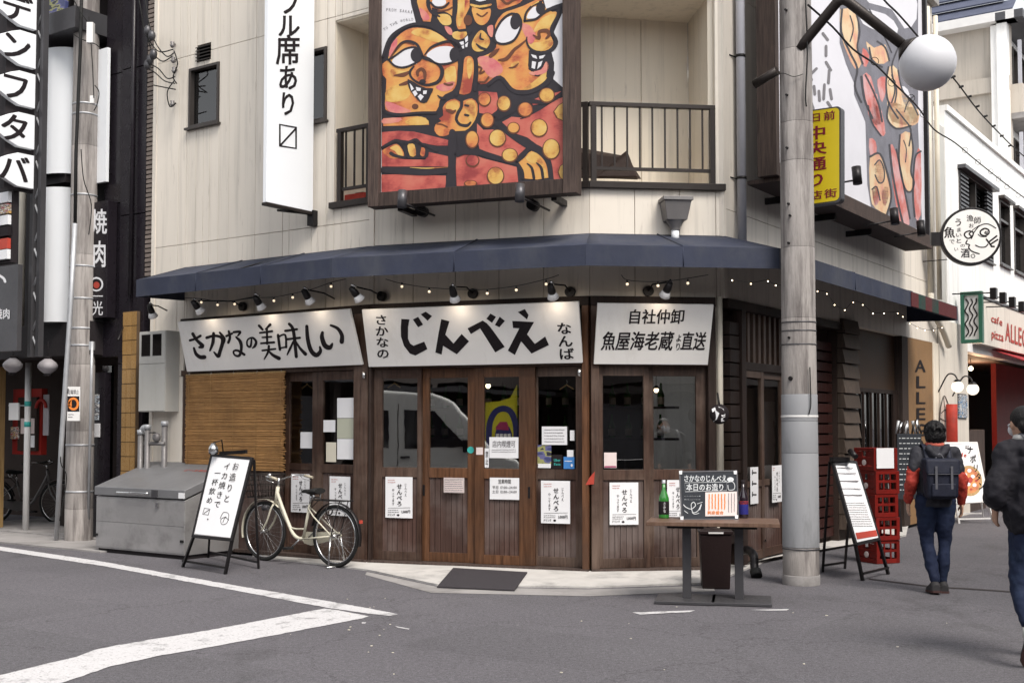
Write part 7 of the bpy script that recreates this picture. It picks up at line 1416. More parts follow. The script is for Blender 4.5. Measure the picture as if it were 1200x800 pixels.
for x in (-.07, .07): m = MB(FW); m.box(x - .01, x + .01, -.293, -.284, .98, 1.19); m.build('strap', 'strap_grey', t)
for q in (-1, 1): m = MB(FW); m.tube(catmull([(q * .10, -.12, 1.24), (q * .11, -.02, 1.385), (q * .12, .10, 1.30), (q * .14, .13, 1.12), (q * .15, .02, .95), (q * .13, -.12, .92)], 4), (.022), 8, flat=.35); m.build('shoulder_strap', 'backpack_navy', t)
m = MB(FW); m.tube(catmull([(-.04, -.15, 1.25), (0, -.15, 1.30), (.04, -.15, 1.25)], 4), .008, 6); m.build('handle', 'strap_grey', t)
# --- man at the right edge, stepping away
pm = G(1221, 777); pm.z = 0; FM = Frame(pm, R(4))
t = thing('person', 'person in bulky black jacket and blue jeans striding away at the frame edge', 'person', tuple(pm), FM.a)
hd = (-.075, .04, 1.575)
Lh, Rh = (-.09, 0, .90), (.09, 0, .90); Lk, Rk = (-.14, -.01, .50), (.10, .14, .50); La, Ra = (-.175, -.19, .27), (.11, .18, .09)
Ls, Rs_ = (-.19, 0, 1.38), (.19, 0, 1.38); Le, Re = (-.30, -.03, 1.12), (.28, .05, 1.12); Lw, Rw_ = (-.20, .19, 1.02), (.26, .22, 1.0)
m = MB(FM); head(m, hd, 1.03); m.tube([(-.03, 0, 1.38), (-.06, .02, 1.50)], .052, 14)
m.tube(catmull([(0, 0, .86), (0, 0, 1.0), (0, 0, 1.2), (0, 0, 1.34), (-.01, 0, 1.42)], 3), catm_r([(.15, .10), (.14, .10), (.16, .11), (.17, .10), (.08, .07)], 3), 18, up0=(0, 1, 0))
for a, b, c in ((Lh, Lk, La), (Rh, Rk, Ra)): limb(m, [a, b, c], [.08, .053, .036])
for a, b, c in ((Ls, Le, Lw), (Rs_, Re, Rw_)): limb(m, [a, b, c], [.05, .038, .026])
hand(m, Lw, (.05, .3, -1), -1, 1.02); hand(m, Rw_, (0, .5, -.8), 1, 1.02); m.tube([(-.175, -.19, .27), (-.175, -.18, .17)], [.036, .028], 10); m.tube([(.11, .16, .07), (.11, .30, .04)], [.04, .028], 10)
o = m.build('body', 'skin', t); remesh(o, .006, 4); eyes(FM, hd, t, 1.03)
m = MB(FM)
for a, b, c in ((Lh, Lk, La), (Rh, Rk, Ra)): a, b, c = map(Vector, (a, b, c)); limb(m, [a, a.lerp(b, .5), b, b.lerp(c, .45), c + (b - c) * .12], [.105, .09, .072, .066, .058], 16); m.torus(tuple(c + (b - c) * .14), .055, .010, 'z', 14, 6)
m.tube([(0, 0, .84), (0, 0, .93), (0, 0, 1.03)], [(.155, .11), (.165, .12), (.15, .11)], 18, up0=(0, 1, 0)); o = m.build('trousers', 'jeans', t); remesh(o, .011, 3); folds(o, .035, .10)
m = MB(FM); m.tube(catmull([(0, 0, .86), (0, -.01, .93), (0, -.02, 1.08), (0, -.02, 1.22), (0, 0, 1.36), (-.01, 0, 1.44), (-.04, .01, 1.49)], 3), catm_r([(.21, .16), (.235, .18), (.24, .185), (.235, .17), (.22, .14), (.14, .11), (.085, .08)], 3), 22, up0=(0, 1, 0))
for a, b, c in ((Ls, Le, Lw), (Rs_, Re, Rw_)): a, b, c = map(Vector, (a, b, c)); limb(m, [a, a.lerp(b, .5), b, b.lerp(c, .5), c + Vector((0, 0, .03))], [.098, .092, .088, .076, .05])
for i in range(14): z = .95 + i * .036; a = random.uniform(-.1, .1); m.tube(catmull([(-.2, -.06, z + a * .3), (-.08, -.178, z), (.08, -.178, z + .01), (.2, -.06, z - a * .3)], 3), .016, 6)
m.tube(catmull([(-.15, -.03, 1.44), (-.08, -.10, 1.43), (0, -.11, 1.42), (.08, -.08, 1.44)], 3), .042, 10); o = m.build('jacket', 'black_cloth', t); remesh(o, .012, 3); folds(o, .06, .12)
m = MB(FM); m.ball((-.075, .02, 1.605), (.090, .103, .088), 20, 14); m.ball((-.075, -.035, 1.56), (.076, .055, .062), 16, 10); o = m.build('hair', 'hair', t); remesh(o, .008, 1)
m = MB(FM); m.tube([(-.154, .04, 1.575), (-.152, .09, 1.56), (-.12, .13, 1.55)], .006, 6); m.ball((-.075, .125, 1.53), (.065, .03, .05), 14, 10); m.build('face_mask', 'paper', t); m = MB(FM); m.torus((-.06, .01, 1.475), .07, .028, 'z', 18, 8); m.build('collar', 'sole_white', t)
m = MB(FM); m.tube([(-.175, -.19, .27), (-.175, -.19, .20)], [.045, .042], 14); m.build('sock', 'sole_white', t)
shoe(FM, t, (-.175, -.27, .25), (-.175, -.13, .015), 'shoe_dark', 'sole_dark', (0, .6, .8)); shoe(FM, t, (.11, .11, .0), (.12, .38, .0), 'shoe_dark', 'sole_white')
t = thing('backpack', 'black backpack worn by the person in the bulky black jacket', 'backpack', tuple(FM(0, -.2, 1.2)), FM.a); m = MB(FM); m.hexa([(-.13, -.15, .98), (.15, -.15, .98), (.15, -.13, 1.40), (-.13, -.13, 1.40)], [(-.12, -.29, 1.0), (.14, -.29, 1.0), (.13, -.25, 1.38), (-.11, -.25, 1.38)]); o = m.build('bag_body', 'black_cloth', t); b_ = o.modifiers.new('bevel', 'BEVEL'); b_.width = .04; b_.segments = 4
m = MB(FM); m.box(-.08, .10, -.305, -.28, 1.04, 1.17); m.build('pocket', 'black_cloth', t, bevel=.012)
for q in (-.11, .13): m = MB(FM); m.tube(catmull([(q, -.16, 1.38), (q, -.02, 1.505), (q, .13, 1.38), (q * 1.2, .17, 1.18), (q * 1.4, 0, 1.02), (q, -.15, 1.02)], 4), .026, 8, flat=.35); m.build('shoulder_strap', 'strap_grey', t)
# ================================================================== black building on the left
W = WL; u = lambda px, off=0, py=300: W.u(px, off, py)
def zz(px, py, off=0): return W.z(px, py, off)
UN = u(-60)
nb = thing('black_building', 'black panelled restaurant building on the left behind the utility pole', 'building', tuple(W(u(90), 0, 0)), W.a)
def bb(px0, px1, z0, z1, y0, y1, name, mat, par=None, bev=.003, lab=None):
    m = MB(W); m.box(u(px0), u(px1), y0, y1, z0, z1); return m.build(name, mat, par or nb, bevel=bev, label=lab)
bb(-60, 168, 2.75, TOP + 1, .25, .5, 'wall', 'black_matte'); (lambda m: (m.box(u(-60) - 9, u(108) + .4, 2.2, 2.4, 0, 3), m.build('wall', 'interior', nb)))(MB(W)); (lambda m: (m.box(u(-60) - 9, u(108) + .4, .3, 2.2, 2.7, 2.75), m.build('ceiling', 'interior', nb)))(MB(W)); m = MB(W); m.box(u(-60), u(168), .3, 7, TOP + .9, TOP + 1.1); m.build('roof', 'black_matte', nb)
m = MB(W); m.box(u(-60), u(147), .0, 2.3, -.02, .04); m.build('floor', 'concrete', nb)
m = MB(W); m.box(UL - .12, UL - .08, .35, 5, 0, TOP); m.build('side_wall', 'black_matte', nb)
for a, b_, y in ((140, 153, .0), (153.4, 167, .03), (117, 139.6, .06)):
    zs = [0, 2.4, 4.4, 6.4, TOP + 1] if a != 117 else [2.5, 4.6, 6.4, TOP + 1]
    for z0, z1 in zip(zs, zs[1:]): bb(a, b_, z0 + .006, z1 - .006, y, y + .2, 'panel', 'black_panel', bev=.004)
z = 3.55
while z < TOP: m = MB(W); m.box(u(168.5), UL + .03, .02 + random.uniform(-.004, .004), .1, z, z + .045); m.build('slat', 'louver', nb); z += .062
m = MB(W); m.box(u(168), UL + .03, .09, .2, 3.4, TOP); m.build('wall', 'black_matte', nb); m = MB(W); m.box(u(163.5), UL - .01, .3, .4, 0, 3.4); m.build('wall', 'black_matte', nb)
m = MB(W); m.tube([(u(155.5), -.03, 3.3), (u(155.5), -.03, TOP)], .03, 8); m.build('downpipe', 'black_panel', nb)
# yellow tile pilaster
px0, px1 = 147, 163; zt = zz(155, 365); m = MB(W); m.box(u(px0), u(px1), -.02, .25, 0, zt); pil = m.build('pilaster', 'tile_joint', nb)
k = 16; 
for i in range(k):
    for j in range(3):
        za, zb2 = zt * i / k, zt * (i + 1) / k; ua_, ub2 = u(px0) + (u(px1) - u(px0)) * j / 3, u(px0) + (u(px1) - u(px0)) * (j + 1) / 3
        m = MB(W); m.box(ua_ + .004, ub2 - .004, -.03 + random.uniform(-.002, .002), -.0205, za + .005, zb2 - .005); m.build('tile', 'tile_yellow', pil)
m = MB(W); m.tube([(u(149), -.05, zz(149, 384)), (u(162), -.3, zz(163, 400))], .012, 6); m.build('stay', 'black_metal', nb)
# vertical yakiniku board
t = wthing(W, 'vertical_sign', 'black vertical sign with white 焼肉 partly hidden behind the utility pole', 'sign', u(118), zz(118, 368)); m = MB(W); m.box(u(102), u(133), -.1, .05, zz(118, 372, .1), zz(118, 236, .1)); m.build('board', 'black_panel', t, bevel=.004)
P_ = W.P(.102); m = MB(); m.text('焼', pxQ(P_, 107, 244, 125.5, 275, .002), 2); m.text('肉', pxQ(P_, 108, 281, 125, 314, .002), 2); m.text('一', pxQ(P_, 108, 340, 121, 354, .002), 1); m.text('光', pxQ(P_, 108, 352, 121, 370, .002), 1); m.build('lettering', 'paper', t)
m = MB(); m.ell(P_, 113, 333, 8, 8.5, .002); m.build('emblem_ring', 'paper', t); m = MB(); m.ell(P_, 113, 333, 6, 6.5, .004); m.build('emblem_field', 'ink', t); m = MB(); m.ell(P_, 113, 334, 3.6, 4, .006); m.build('emblem', 'red_ink', t)
# white curved light panels
for px0, px1, y0, y1, lb_ in ((47, 88, 62, 207, 'upper white curved panel on the black building beside the pole'), (43, 84, 222, 378, 'lower white curved panel on the black building beside the pole')):
    uu0, uu1 = u(px0, .1, 200), u(px1, .1, 200); z0, z1 = zz(65, y1, .15), zz(65, y0, .15); uc2, rr_ = (uu0 + uu1) / 2, (uu1 - uu0) / 2
    t = wthing(W, 'curved_panel', lb_, 'panel', uu0, z0, 0, 'white curved panels'); m = MB(W); n_ = 14; b0 = m.add([(uc2 - rr_ * math.cos(math.pi * i / n_), -.06 - .28 * math.sin(math.pi * i / n_), z) for z in (z0, z1) for i in range(n_ + 1)])
    for i in range(n_): m.face([b0 + i, b0 + i + 1, b0 + n_ + 2 + i, b0 + n_ + 1 + i], True)
    m.build('shell', 'white_plastic', t); m = MB(W); m.box(uu0, uu1, -.06, .2, z0 - .05, z0); m.build('base_trim', 'black_matte', t)
bb(44, 90, zz(65, 221), zz(65, 207), -.2, .2, 'band', 'black_matte'); bb(40, 117, zz(75, 56), zz(75, 32), -.45, .2, 'band', 'steel_dark'); bb(-60, 118, zz(75, 418), zz(75, 380), -.15, .3, 'beam', 'black_matte')
m = MB(W); m.box(u(112), u(126), -.05, .0, zz(118, 215), zz(118, 60)); m.build('light_strip', 'white_plastic', nb)
t = wthing(W, 'billboard', 'dark blue and green printed billboard at the top of the black building', 'billboard', u(47), zz(60, 30)); m = MB(W); m.box(u(48), u(90), -.25, -.2, zz(65, 31), TOP); m.build('sheet', 'purple_poster', t); m = MB(W); m.box(u(47), u(92), -.2, .2, zz(65, 31), TOP + .03); m.build('box_frame', 'black_metal', t)
# steel truss post
t = wthing(W, 'lattice_post', 'dark steel lattice post carrying the stacked lightbox sign', 'post', u(42), 0, .5, None)
zl0 = zz(42, 418, .6)
for px in (37, 46): a_ = W.uz(px, 400, .6); m = MB(W); m.box(a_[0] - .035, a_[0] + .035, -.64, -.56, zl0, TOP + .5); m.build('rail', 'steel_dark', t)
ua_, ub2 = W.uz(37, 400, .6)[0], W.uz(46, 400, .6)[0]; z = zl0 + .02; s_ = 0
while z < TOP: m = MB(W); m.tube([(ua_, -.6, z), (ub2, -.6, z + .3)] if s_ else [(ub2, -.6, z), (ua_, -.6, z + .3)], .014, 6); m.build('brace', 'galv', t); z += .3; s_ = 1 - s_
# stacked lightbox sign (projecting)
ws = W.u(43, .62, 120); Wp = Wall(W(ws, -1.27, 0), W(ws, -.66, 0))
t = wthing(W, 'lightbox_sign', 'tall stack of white lightboxes with black katakana デンフタバ at the far left', 'sign', ws, 3.6, .6)
P_ = Wp.P(.0)
def Pe(x, y, e=0): return Wp.P(e)(x, y)
tiles = [(-34, 16, 'ゴ'[:0] or 'ル'), (-4, 37, 'デ'), (39, 82.5, 'ン'), (86, 129, 'フ'), (134, 177, 'タ'), (181, 223, 'バ')]
sl2 = .34
zt_ = lambda y: Wp.z(40, y)
m = MB(Wp); m.box(.2, Wp.L + .05, .02, .1, zt_(226), TOP + .4); m.build('backing', 'black_matte', t)
for y0, y1, c in tiles[1:]:
    z1, z0 = zt_(y0 + 3), zt_(y1); L = Wp.L; r_ = .12
    pts = [(L - .02, z0), (L - .02, z1), (.35, z1), (.22, z1 - .05), (.05, z1 - .14), (.05, z0 + .14), (.22, z0 + .05), (.35, z0)]
    m = MB(Wp); m.prism(pts, -.06, .02); bx2 = m.build('lightbox', 'white_plastic', t, bevel=.008)
    m = MB(); Wq = Wp.P(.063); h = z1 - z0
    m.text(c, lambda a, b: Wp(L - .55 + .47 * a, -.063, z0 + h * .06 + h * .88 * b), 2); m.build('lettering', 'ink', bx2)
# small signs under it
t = wthing(W, 'menu_plates', 'column of small dark and white sign plates under the stacked lightboxes', 'sign', u(2), zz(5, 305), .5)
for i, (y0, y1, mt) in enumerate(((226, 238, 'paper'), (240, 251, 'colour_poster'), (253, 264, 'paper'), (266, 277, 'ink'), (280, 292, 'red_ink'), (293, 304, 'paper'))): m = MB(W); m.box(W.u(-14, .9, 260), W.u(11.5, .9, 260), -.93, -.88, zz(5, y1, .9), zz(5, y0, .9)); m.build('plate', mt, t)
m = MB(W); m.box(W.u(-16, .9, 260), W.u(13, .9, 260), -.875, -.8, zz(5, 308, .9), zz(5, 222, .9)); m.build('backing', 'black_matte', t)
t = wthing(W, 'grey_sign', 'dark grey sign board lettered 焼肉 at the left edge above the lanterns', 'sign', u(0), zz(5, 410), .5); m = MB(W); m.box(W.u(-40, .9, 360), W.u(22, .9, 360), -.92, -.85, zz(5, 412, .9), zz(5, 312, .9)); m.build('board', 'steel_dark', t, bevel=.004)
P_ = W.P(.922); m = MB(); m.text('焼肉', pxQ(P_, -6, 361, 12, 374, .003), 2); m.stroke(P_, [(-2, 322), (4, 326), (6, 330)], 3, .003); m.build('lettering', 'paper', t)
# lanterns, red machine, timber post at the entrance
for px, py, lb_ in ((15, 428, 'grey round paper lantern left of the thin white pole'), (56, 429, 'grey round paper lantern beside the utility pole')):
    c_ = W(*(lambda q: (q[0], -.2, q[1]))(W.uz(px, py, .2))); t = thing('round_lantern', lb_, 'lantern', tuple(c_), 0, 'round lanterns at the left entrance')
    m = MB(Frame(c_, 0)); m.lathe([(.10 + 0 * i, 0) if False else (.135 * math.sin(math.pi * (i + .6) / 13.2) * (1 + .02 * (i % 2)), -.13 + .26 * (i + .6) / 13.2) for i in range(13)], n=20); m.build('paper_shade', 'lantern_grey', t)
    for z in (-.12, .12): m = MB(Frame(c_, 0)); m.lathe([(.05, z - .015), (.055, z), (.05, z + .015)], n=14); m.build('ring', 'black_matte', t)
    m = MB(Frame(c_, 0)); m.tube([(0, 0, .12), (0, 0, .35)], .005, 5); m.build('cord', 'black_matte', t)
bb(-60, -12, 0, zz(0, 428), .1, .3, 'timber_post', 'gold_wood')
t = wthing(W, 'entrance_display', 'red framed display with white leaflets in the dark entrance behind the thin white pole', 'display', u(30), .6, -.4)
def wb2(px0, py0, px1, py1, y, th, name, mat, par): a_, b_ = W.uz(px0, py1, -y), W.uz(px1, py0, -y); m = MB(W); m.box(a_[0], b_[0], y, y + th, a_[1], b_[1]); return m.build(name, mat, par, bevel=.004)
wb2(14, 455, 49, 532, .5, .1, 'red_panel', 'red_wall', t); wb2(20, 465, 43, 528, .44, .05, 'recess', 'interior', t); wb2(24, 490, 40, 508, .42, .015, 'leaflet', 'paper_pink', t); wb2(31, 510, 40, 524, .42, .015, 'leaflet', 'paper', t); wb2(12, 500, 22, 514, .42, .015, 'leaflet', 'colour_poster', t); wb2(50, 462, 57, 510, .5, .02, 'hanging_cloth', 'lantern_grey', t)
m = MB(W); m.torus((W.u(46, -.42, 480), .45, zz(46, 478, -.42)), .12, .025, 'y', 20, 8, 0, math.pi); m.build('red_arch', 'red_wall', t)
# glass door with poster right of the pole
f = bb(106, 118, .05, 2.3, .1, .2, 'door', 'black_panel'); wb2(108, 462, 116, 492, .08, .01, 'poster_sheet', 'sky_blue_poster', nb); wb2(108, 496, 117, 512, .085, .01, 'notice', 'paper', nb)
bb(106, 117, .05, 2.4, .22, .26, 'pane', 'glass_dark')
t = wthing(W, 'planter_shelf', 'low dark crates and boxes at the foot of the dark entrance', 'crates', u(20), 0, -.6); 
for a, b_, c in ((12, 30, .45), (34, 48, .35), (50, 60, .5)): m = MB(W); m.box(u(a), u(b_), .9, 1.3, .05, c); m.build('crate_box', 'brown_metal', t, bevel=.01)
t = wthing(W, 'shop_lamp', 'small warm lamp inside the dark entrance on the left', 'lamp', u(66), 2.2, -1.2); c_ = W(u(66), 1.2, 2.1); m = MB(Frame(c_, 0)); m.ball((0, 0, 0), .04, 10, 8); m.build('bulb', 'bulb_on', t); m = MB(Frame(c_, 0)); m.tube([(0, 0, .04), (0, 0, .6)], .006, 5); m.build('cord', 'black_matte', t)
# ================================================================== white building down the right street
W = WR; ue = UE
def r_uz(px, py, off=0): return W.uz(px, py, off)
wbld = thing('white_building', 'bright white two storey shop building down the right street', 'building', tuple(W(ue + 3, 0, 0)), W.a)
zr0 = W.z(1110, 132); u_end = W.u(1300, 0, 300); us0 = W.u(1109, 0, 250)
lw = r_uz(1123, 198); lw2 = r_uz(1162, 228); zlt = lw[1]; zlb = W.z(1123, 290)
w1 = (r_uz(1170.5, 233)[0], r_uz(1182.5, 240)[0], W.z(1171, 309), W.z(1171, 233)); w2 = (r_uz(1187.5, 245)[0], r_uz(1200, 252)[0], w1[2], w1[3]); w3 = (w2[0] + (w2[0] - w1[0]), w2[1] + (w2[0] - w1[0]), w1[2], w1[3])
wl_ = (lw[0], lw2[0], zlb, zlt)
ZS0 = W.z(1147, 405); ZS1 = W.z(1147, 352)            # fascia signboard
ops = [wl_, w1, w2, w3, (W.u(1133, 0, 480), u_end, 0, ZS0 - .15)]
m = MB(W)
for p, q, s_, t_ in cut(us0, u_end, 0, zr0, ops): m.box(p, q, 0, .2, s_, t_)
m.build('wall', 'white_wall', wbld)
m = MB(W); m.box(ue + .05, us0 - .003, .02, .2, 0, zr0 - .3); m.build('wall', 'box_cream', wbld)
m = MB(W); m.box(us0, u_end, -.05, 6, zr0, zr0 + .1); m.build('coping', 'white_wall', wbld)
m = MB(W); m.box(us0 - .2, us0, .2, 6, 0, zr0); m.build('side_wall', 'white_wall', wbld)
f = window(W, wl_, wbld, y=.1, mull=1, gl='window_glass')
for s_, e_ in ((wl_[0] + .04, wl_[0] + (wl_[1] - wl_[0]) * .24), (wl_[0] + (wl_[1] - wl_[0]) * .80, wl_[1] - .04)):
    z = wl_[2] + .05
    while z < wl_[3] - .06: m = MB(W); m.box(s_, e_, -.03, .02, z, z + .035); m.build('slat', 'steel_dark', f); z += .075
m = MB(W); m.box(wl_[0] - .06, wl_[1] + .06, -.14, -.0, wl_[3] + .003, wl_[3] + .07); m.build('hood', 'steel_dark', f)
for r_ in (w1, w2, w3):
    f = window(W, r_, wbld, y=.08, fw=.05); zc = r_[2] + (r_[3] - r_[2]) * .68; m = MB(W); m.box(r_[0] + .05, r_[1] - .05, .0, .09, zc, zc + .05); m.build('transom', 'window_frame', f); m = MB(W); m.box(r_[0] - .04, r_[1] + .04, -.12, -.0, r_[3] + .003, r_[3] + .06); m.build('hood', 'window_frame', f)
# corner pipes on the far end of the cream building
t = wthing(W, 'downpipe', 'cream downpipes at the far end of the corner building beside the round sign', 'pipe', ue - .1, 3.4)
for px, r_ in ((1087, .05), (1097, .04)):
    uu = W.u(px + 4, .1, 250); m = MB(W); m.tube([(uu, -.08, 3.65), (uu, -.08, 8.4)], r_, 10); m.build('pipe', 'pipe_cream', t)
uu = W.u(1091, .1, 250); m = MB(W); m.tube(catmull([(uu, -.08, 3.7), (uu, -.1, 3.45), (uu + .6, -.12, 3.1), (uu + .9, -.12, 2.9)], 4), .05, 10); m.build('elbow', 'pipe_cream', t)
# fascia sign
t = wthing(W, 'shop_fascia', 'cream fascia signboard with red ALLEGRO lettering on the white building', 'sign', W.u(1147), ZS0)
ua_ = W.u(1149, .15, 380); m = MB(W); m.box(ua_, u_end, -.15, 0 - .003, ZS0, ZS1); m.build('board', 'siding', t, bevel=.01); m = MB(W); m.box(ua_ - .02, u_end, -.17, -.003, ZS1 + .003, ZS1 + .05); m.build('cap', 'steel_dark', t)
P_ = W.P(.155); m = MB()
def rt(s_, x0, y0, x1, y1, k_=.42, b=2): m.text(s_, lambda a, q: P_(x0 + (x1 - x0) * a, y1 + (y0 - y1) * q + k_ * (x1 - x0) * a, .004), b)
rt('cafe', 1161.5, 366, 1175, 378, .4); rt('pizza', 1162, 383, 1176.5, 397, .33); rt('ALLEGRO', 1178.5, 372, 1216, 402, .36); m.build('lettering', 'red_ink', t)
for i in range(4):
    px = 1163 + i * 11; py = 343 + i * 5.2; q = W.uz(px, py, .75); tt = wthing(W, 'flood_lamp', ('first', 'second', 'third', 'fourth')[i] + ' black flood lamp from the green sign in the row over the red lettering', 'lamp', q[0], q[1], .7, 'flood lamps over the white building sign')
    m = MB(W); m.box(q[0] - .07, q[0] + .07, -.82, -.72, q[1] - .11, q[1] + .08); m.build('lamp_head', 'black_metal', tt, bevel=.01); m = MB(W); m.tube([(q[0], -.72, q[1]), (q[0], -.1, q[1] + .02)], .012, 6); m.build('arm', 'black_metal', tt)
# red awning
ZA2 = W.z(1165, 418); t = wthing(W, 'red_awning', 'dark red awning over the shop entrance down the right street', 'awning', W.u(1162), ZA2)
ua_ = W.u(1163, 0, 420); m = MB(W); m.hexa([(ua_, 0, ZS0 - .02), (u_end, 0, ZS0 - .02), (u_end, -1.0, ZS0 - .42), (ua_, -1.0, ZS0 - .42)], [(ua_, 0, ZS0 - .005), (u_end, 0, ZS0 - .005), (u_end, -1.0, ZS0 - .40), (ua_, -1.0, ZS0 - .40)]); m.build('canopy', 'red_awning', t); m = MB(W); m.box(ua_, u_end, -1.01, -.99, ZS0 - .72, ZS0 - .42); m.build('valance', 'red_awning', t)
# green framed projecting sign
q = W.uz(1123, 370, .05); Wg = Wall(W(q[0] - .0, -.46, 0), W(q[0] - .0, -.1, 0)); t = wthing(W, 'green_sign', 'green framed projecting sign with tangled lettering over the side lamps', 'sign', q[0], q[1])
z0, z1 = Wg.z(1137, 402), Wg.z(1137, 342)
for a, b_, c, d in ((0, .06, z0, z1), (Wg.L - .06, Wg.L, z0, z1), (.06, Wg.L - .06, z0, z0 + .06), (.06, Wg.L - .06, z1 - .06, z1)): m = MB(Wg); m.box(a, b_, -.06, .06, c, d); m.build('frame', 'green_metal', t)
m = MB(Wg); m.box(.06, Wg.L - .06, -.02, .02, z0 + .06, z1 - .06); m.build('panel', 'white_paint', t); m = MB(Wg)
for x in (.12, .19, .26):
  for yy in (-.026, .026): m.tube(catmull([(x + .03 * math.sin(i * 1.9 + x * 9), yy, z0 + .12 + (z1 - z0 - .24) * i / 9) for i in range(10)], 3), .012, 5)
m.build('lettering', 'ink', t)
# ground floor of the white building
m = MB(W); m.box(ue + .02, W.u(1133, 0, 480), -.03, -.003, 0, W.z(1115, 378)); m.build('wall_facing', 'siding', wbld)
m = MB(W); m.box(W.u(1133, 0, 480), u_end, 1.8, 1.9, 0, ZS0); m.build('interior_wall', 'interior', wbld); m = MB(W); m.box(W.u(1133, 0, 480), u_end, .2, 1.8, ZS0 - .15, ZS0 - .1); m.build('interior_ceiling', 'interior', wbld)
m = MB(W); m.box(W.u(1186, .0, 480), u_end, .3, .4, 0, ZS0 - .2); m.build('red_wall', 'red_wall', wbld); m = MB(W); m.box(W.u(1133, 0, 500), W.u(1160, 0, 500), .1, .25, .0, 1.5); m.build('wood_front', 'board_wood', wbld)
for i in range(5): uu = W.u(1140, 0, 450) + i * .5; c_ = W(uu, .5, ZS0 - .35); tt = thing('pendant_lamp', 'small warm pendant bulb in the red shop entrance', 'lamp', tuple(c_), 0, 'pendant bulbs in the red shop'); m = MB(Frame(c_, 0)); m.ball((0, 0, 0), .045, 10, 8); m.build('bulb', 'bulb_on', tt); m = MB(Frame(c_, 0)); m.tube([(0, 0, .04), (0, 0, .25)], .006, 5); m.build('cord', 'black_matte', tt)
for px, py, lb_ in ((1106, 453, 'white globe wall lamp on the curled bracket of the cream wall'), (1138, 455, 'white globe lamp right of the first one at the shop entrance')):
    c_ = W(*(lambda q: (q[0], -.4, q[1]))(W.uz(px + 7 if px < 1110 else px, py, .4))); c_ = at(1122 if px < 1110 else 1140, 453 if px < 1110 else 456, 19.2); tt = thing('wall_lamp', lb_, 'lamp', tuple(c_), 0, 'globe wall lamps'); m = MB(Frame(c_, 0)); m.ball((0, 0, 0), .095, 18, 12); m.build('globe', 'bulb_white', tt)
    m = MB(Frame(c_, 0)); m.lathe([(.03, .12), (.06, .09), (.065, .075)], n=14); m.build('cap', 'black_metal', tt); m = MB(Frame(c_, 0)); m.tube(catmull([(0, 0, .12), (-.03, .05, .2), (-.12, .1, .2), (-.2, .2, 0), (-.2, .35, -.1)], 4), .012, 6); m.build('arm', 'black_metal', tt)
for k in (1.2, 3.6):
    L_ = bpy.data.lights.new('shop_light', 'POINT'); L_.energy = 22; L_.color = (1, .6, .35); L_.shadow_soft_size = .1; lo = bpy.data.objects.new('shop_light', L_); COL.objects.link(lo); lo.location = W(W.u(1140, 0, 450) + k, .8, ZS0 - .5)
# notices on the cream wall
t = wthing(W, 'chilli_drawing', 'dark outline drawing painted on the cream wall beside the red banner', 'drawing', W.u(1107), 1.6, .04); P_ = W.P(.034); m = MB()
for q, w_ in ((((1101, 498), (1102, 480), (1106, 464), (1110, 470), (1113, 482), (1112, 500)), .9), (((1103, 484), (1108, 480), (1111, 486)), .8), (((1102, 490), (1108, 493), (1112, 490)), .8), (((1106, 466), (1107, 476)), .6)): m.stroke(P_, q, w_, .002)
m.build('outline', 'ink', t)
t = wthing(W, 'red_banner', 'red upright banner on the cream wall behind the walking person', 'banner', W.u(1117), 1.2, .05); q0, q1 = W.uz(1113, 520, .1), W.uz(1122, 474, .1); m = MB(W); m.tube([(q0[0], -.14, q0[1] - .3), (q0[0], -.14, q1[1])], .09, 14); m.build('cloth_tube', 'jacket_red', t)
t = wthing(W, 'blue_poster', 'small blue framed poster at the corner of the shop entrance', 'poster', W.u(1127), 1.9, .1); q0, q1 = W.uz(1124, 489, .05), W.uz(1133, 463, .05); m = MB(W); m.box(q0[0], q1[0], -.06, -.035, q0[1], q1[1]); m.build('sheet', 'sky_blue_poster', t); m = MB(W); m.box(q0[0] - .02, q1[0] + .02, -.034, -.0305, q0[1] - .02, q1[1] + .02); m.build('frame', 'black_metal', t)
# round sign
cd_ = 18.6; c_ = at(1137, 277.5, cd_); t = thing('round_sign', 'round white projecting sign with black brush characters and a winking fish face', 'sign', tuple(c_), 0); rr_ = 32.8 * cd_ / F
ang = R(-10); Fs = Frame(c_, ang)
m = MB(Fs); m.tube([(0, -.07, 0), (0, .07, 0)], rr_ + .02, 44, sm=False); m.build('rim', 'black_metal', t, bevel=.01); m = MB(Fs); m.tube([(0, -.078, 0), (0, -.0705, 0)], rr_ - .02, 44, sm=False); m.build('face', 'sign_white', t)
def Ps(x, y, e=0): return Fs((x - 1137) * cd_ / F / math.cos(ang), -.080 - e, -(y - 277.5) * cd_ / F)
k_ = lambda x, y: (1080 + x / 6.667, 230 + y / 6.667)
m = MB()
def sk(pts, w_): m.stroke(Ps, [k_(*p) for p in pts], w_ / 6.667, 0)
sk([(400, 290), (440, 240), (500, 225), (560, 260)], 8); sk([(350, 350), (340, 375), (365, 385), (360, 405), (380, 435), (435, 458)], 10); sk([(410, 390), (440, 405), (480, 405), (500, 385)], 9); sk([(490, 345), (510, 375), (530, 405)], 12); sk([(505, 370), (565, 322)], 13); sk([(520, 385), (572, 350)], 12); sk([(525, 402), (545, 404)], 13)
sk([(470, 262), (448, 280), (450, 305), (480, 318), (508, 300), (506, 272), (480, 260), (465, 268)], 12); sk([(485, 285), (480, 298), (494, 300), (496, 286)], 9); sk([(430, 305), (450, 322), (490, 325)], 7); sk([(372, 275), (340, 285), (330, 310), (355, 335), (380, 320), (365, 300), (385, 280), (395, 300), (380, 335)], 11); sk([(385, 275), (410, 255), (440, 235)], 6)
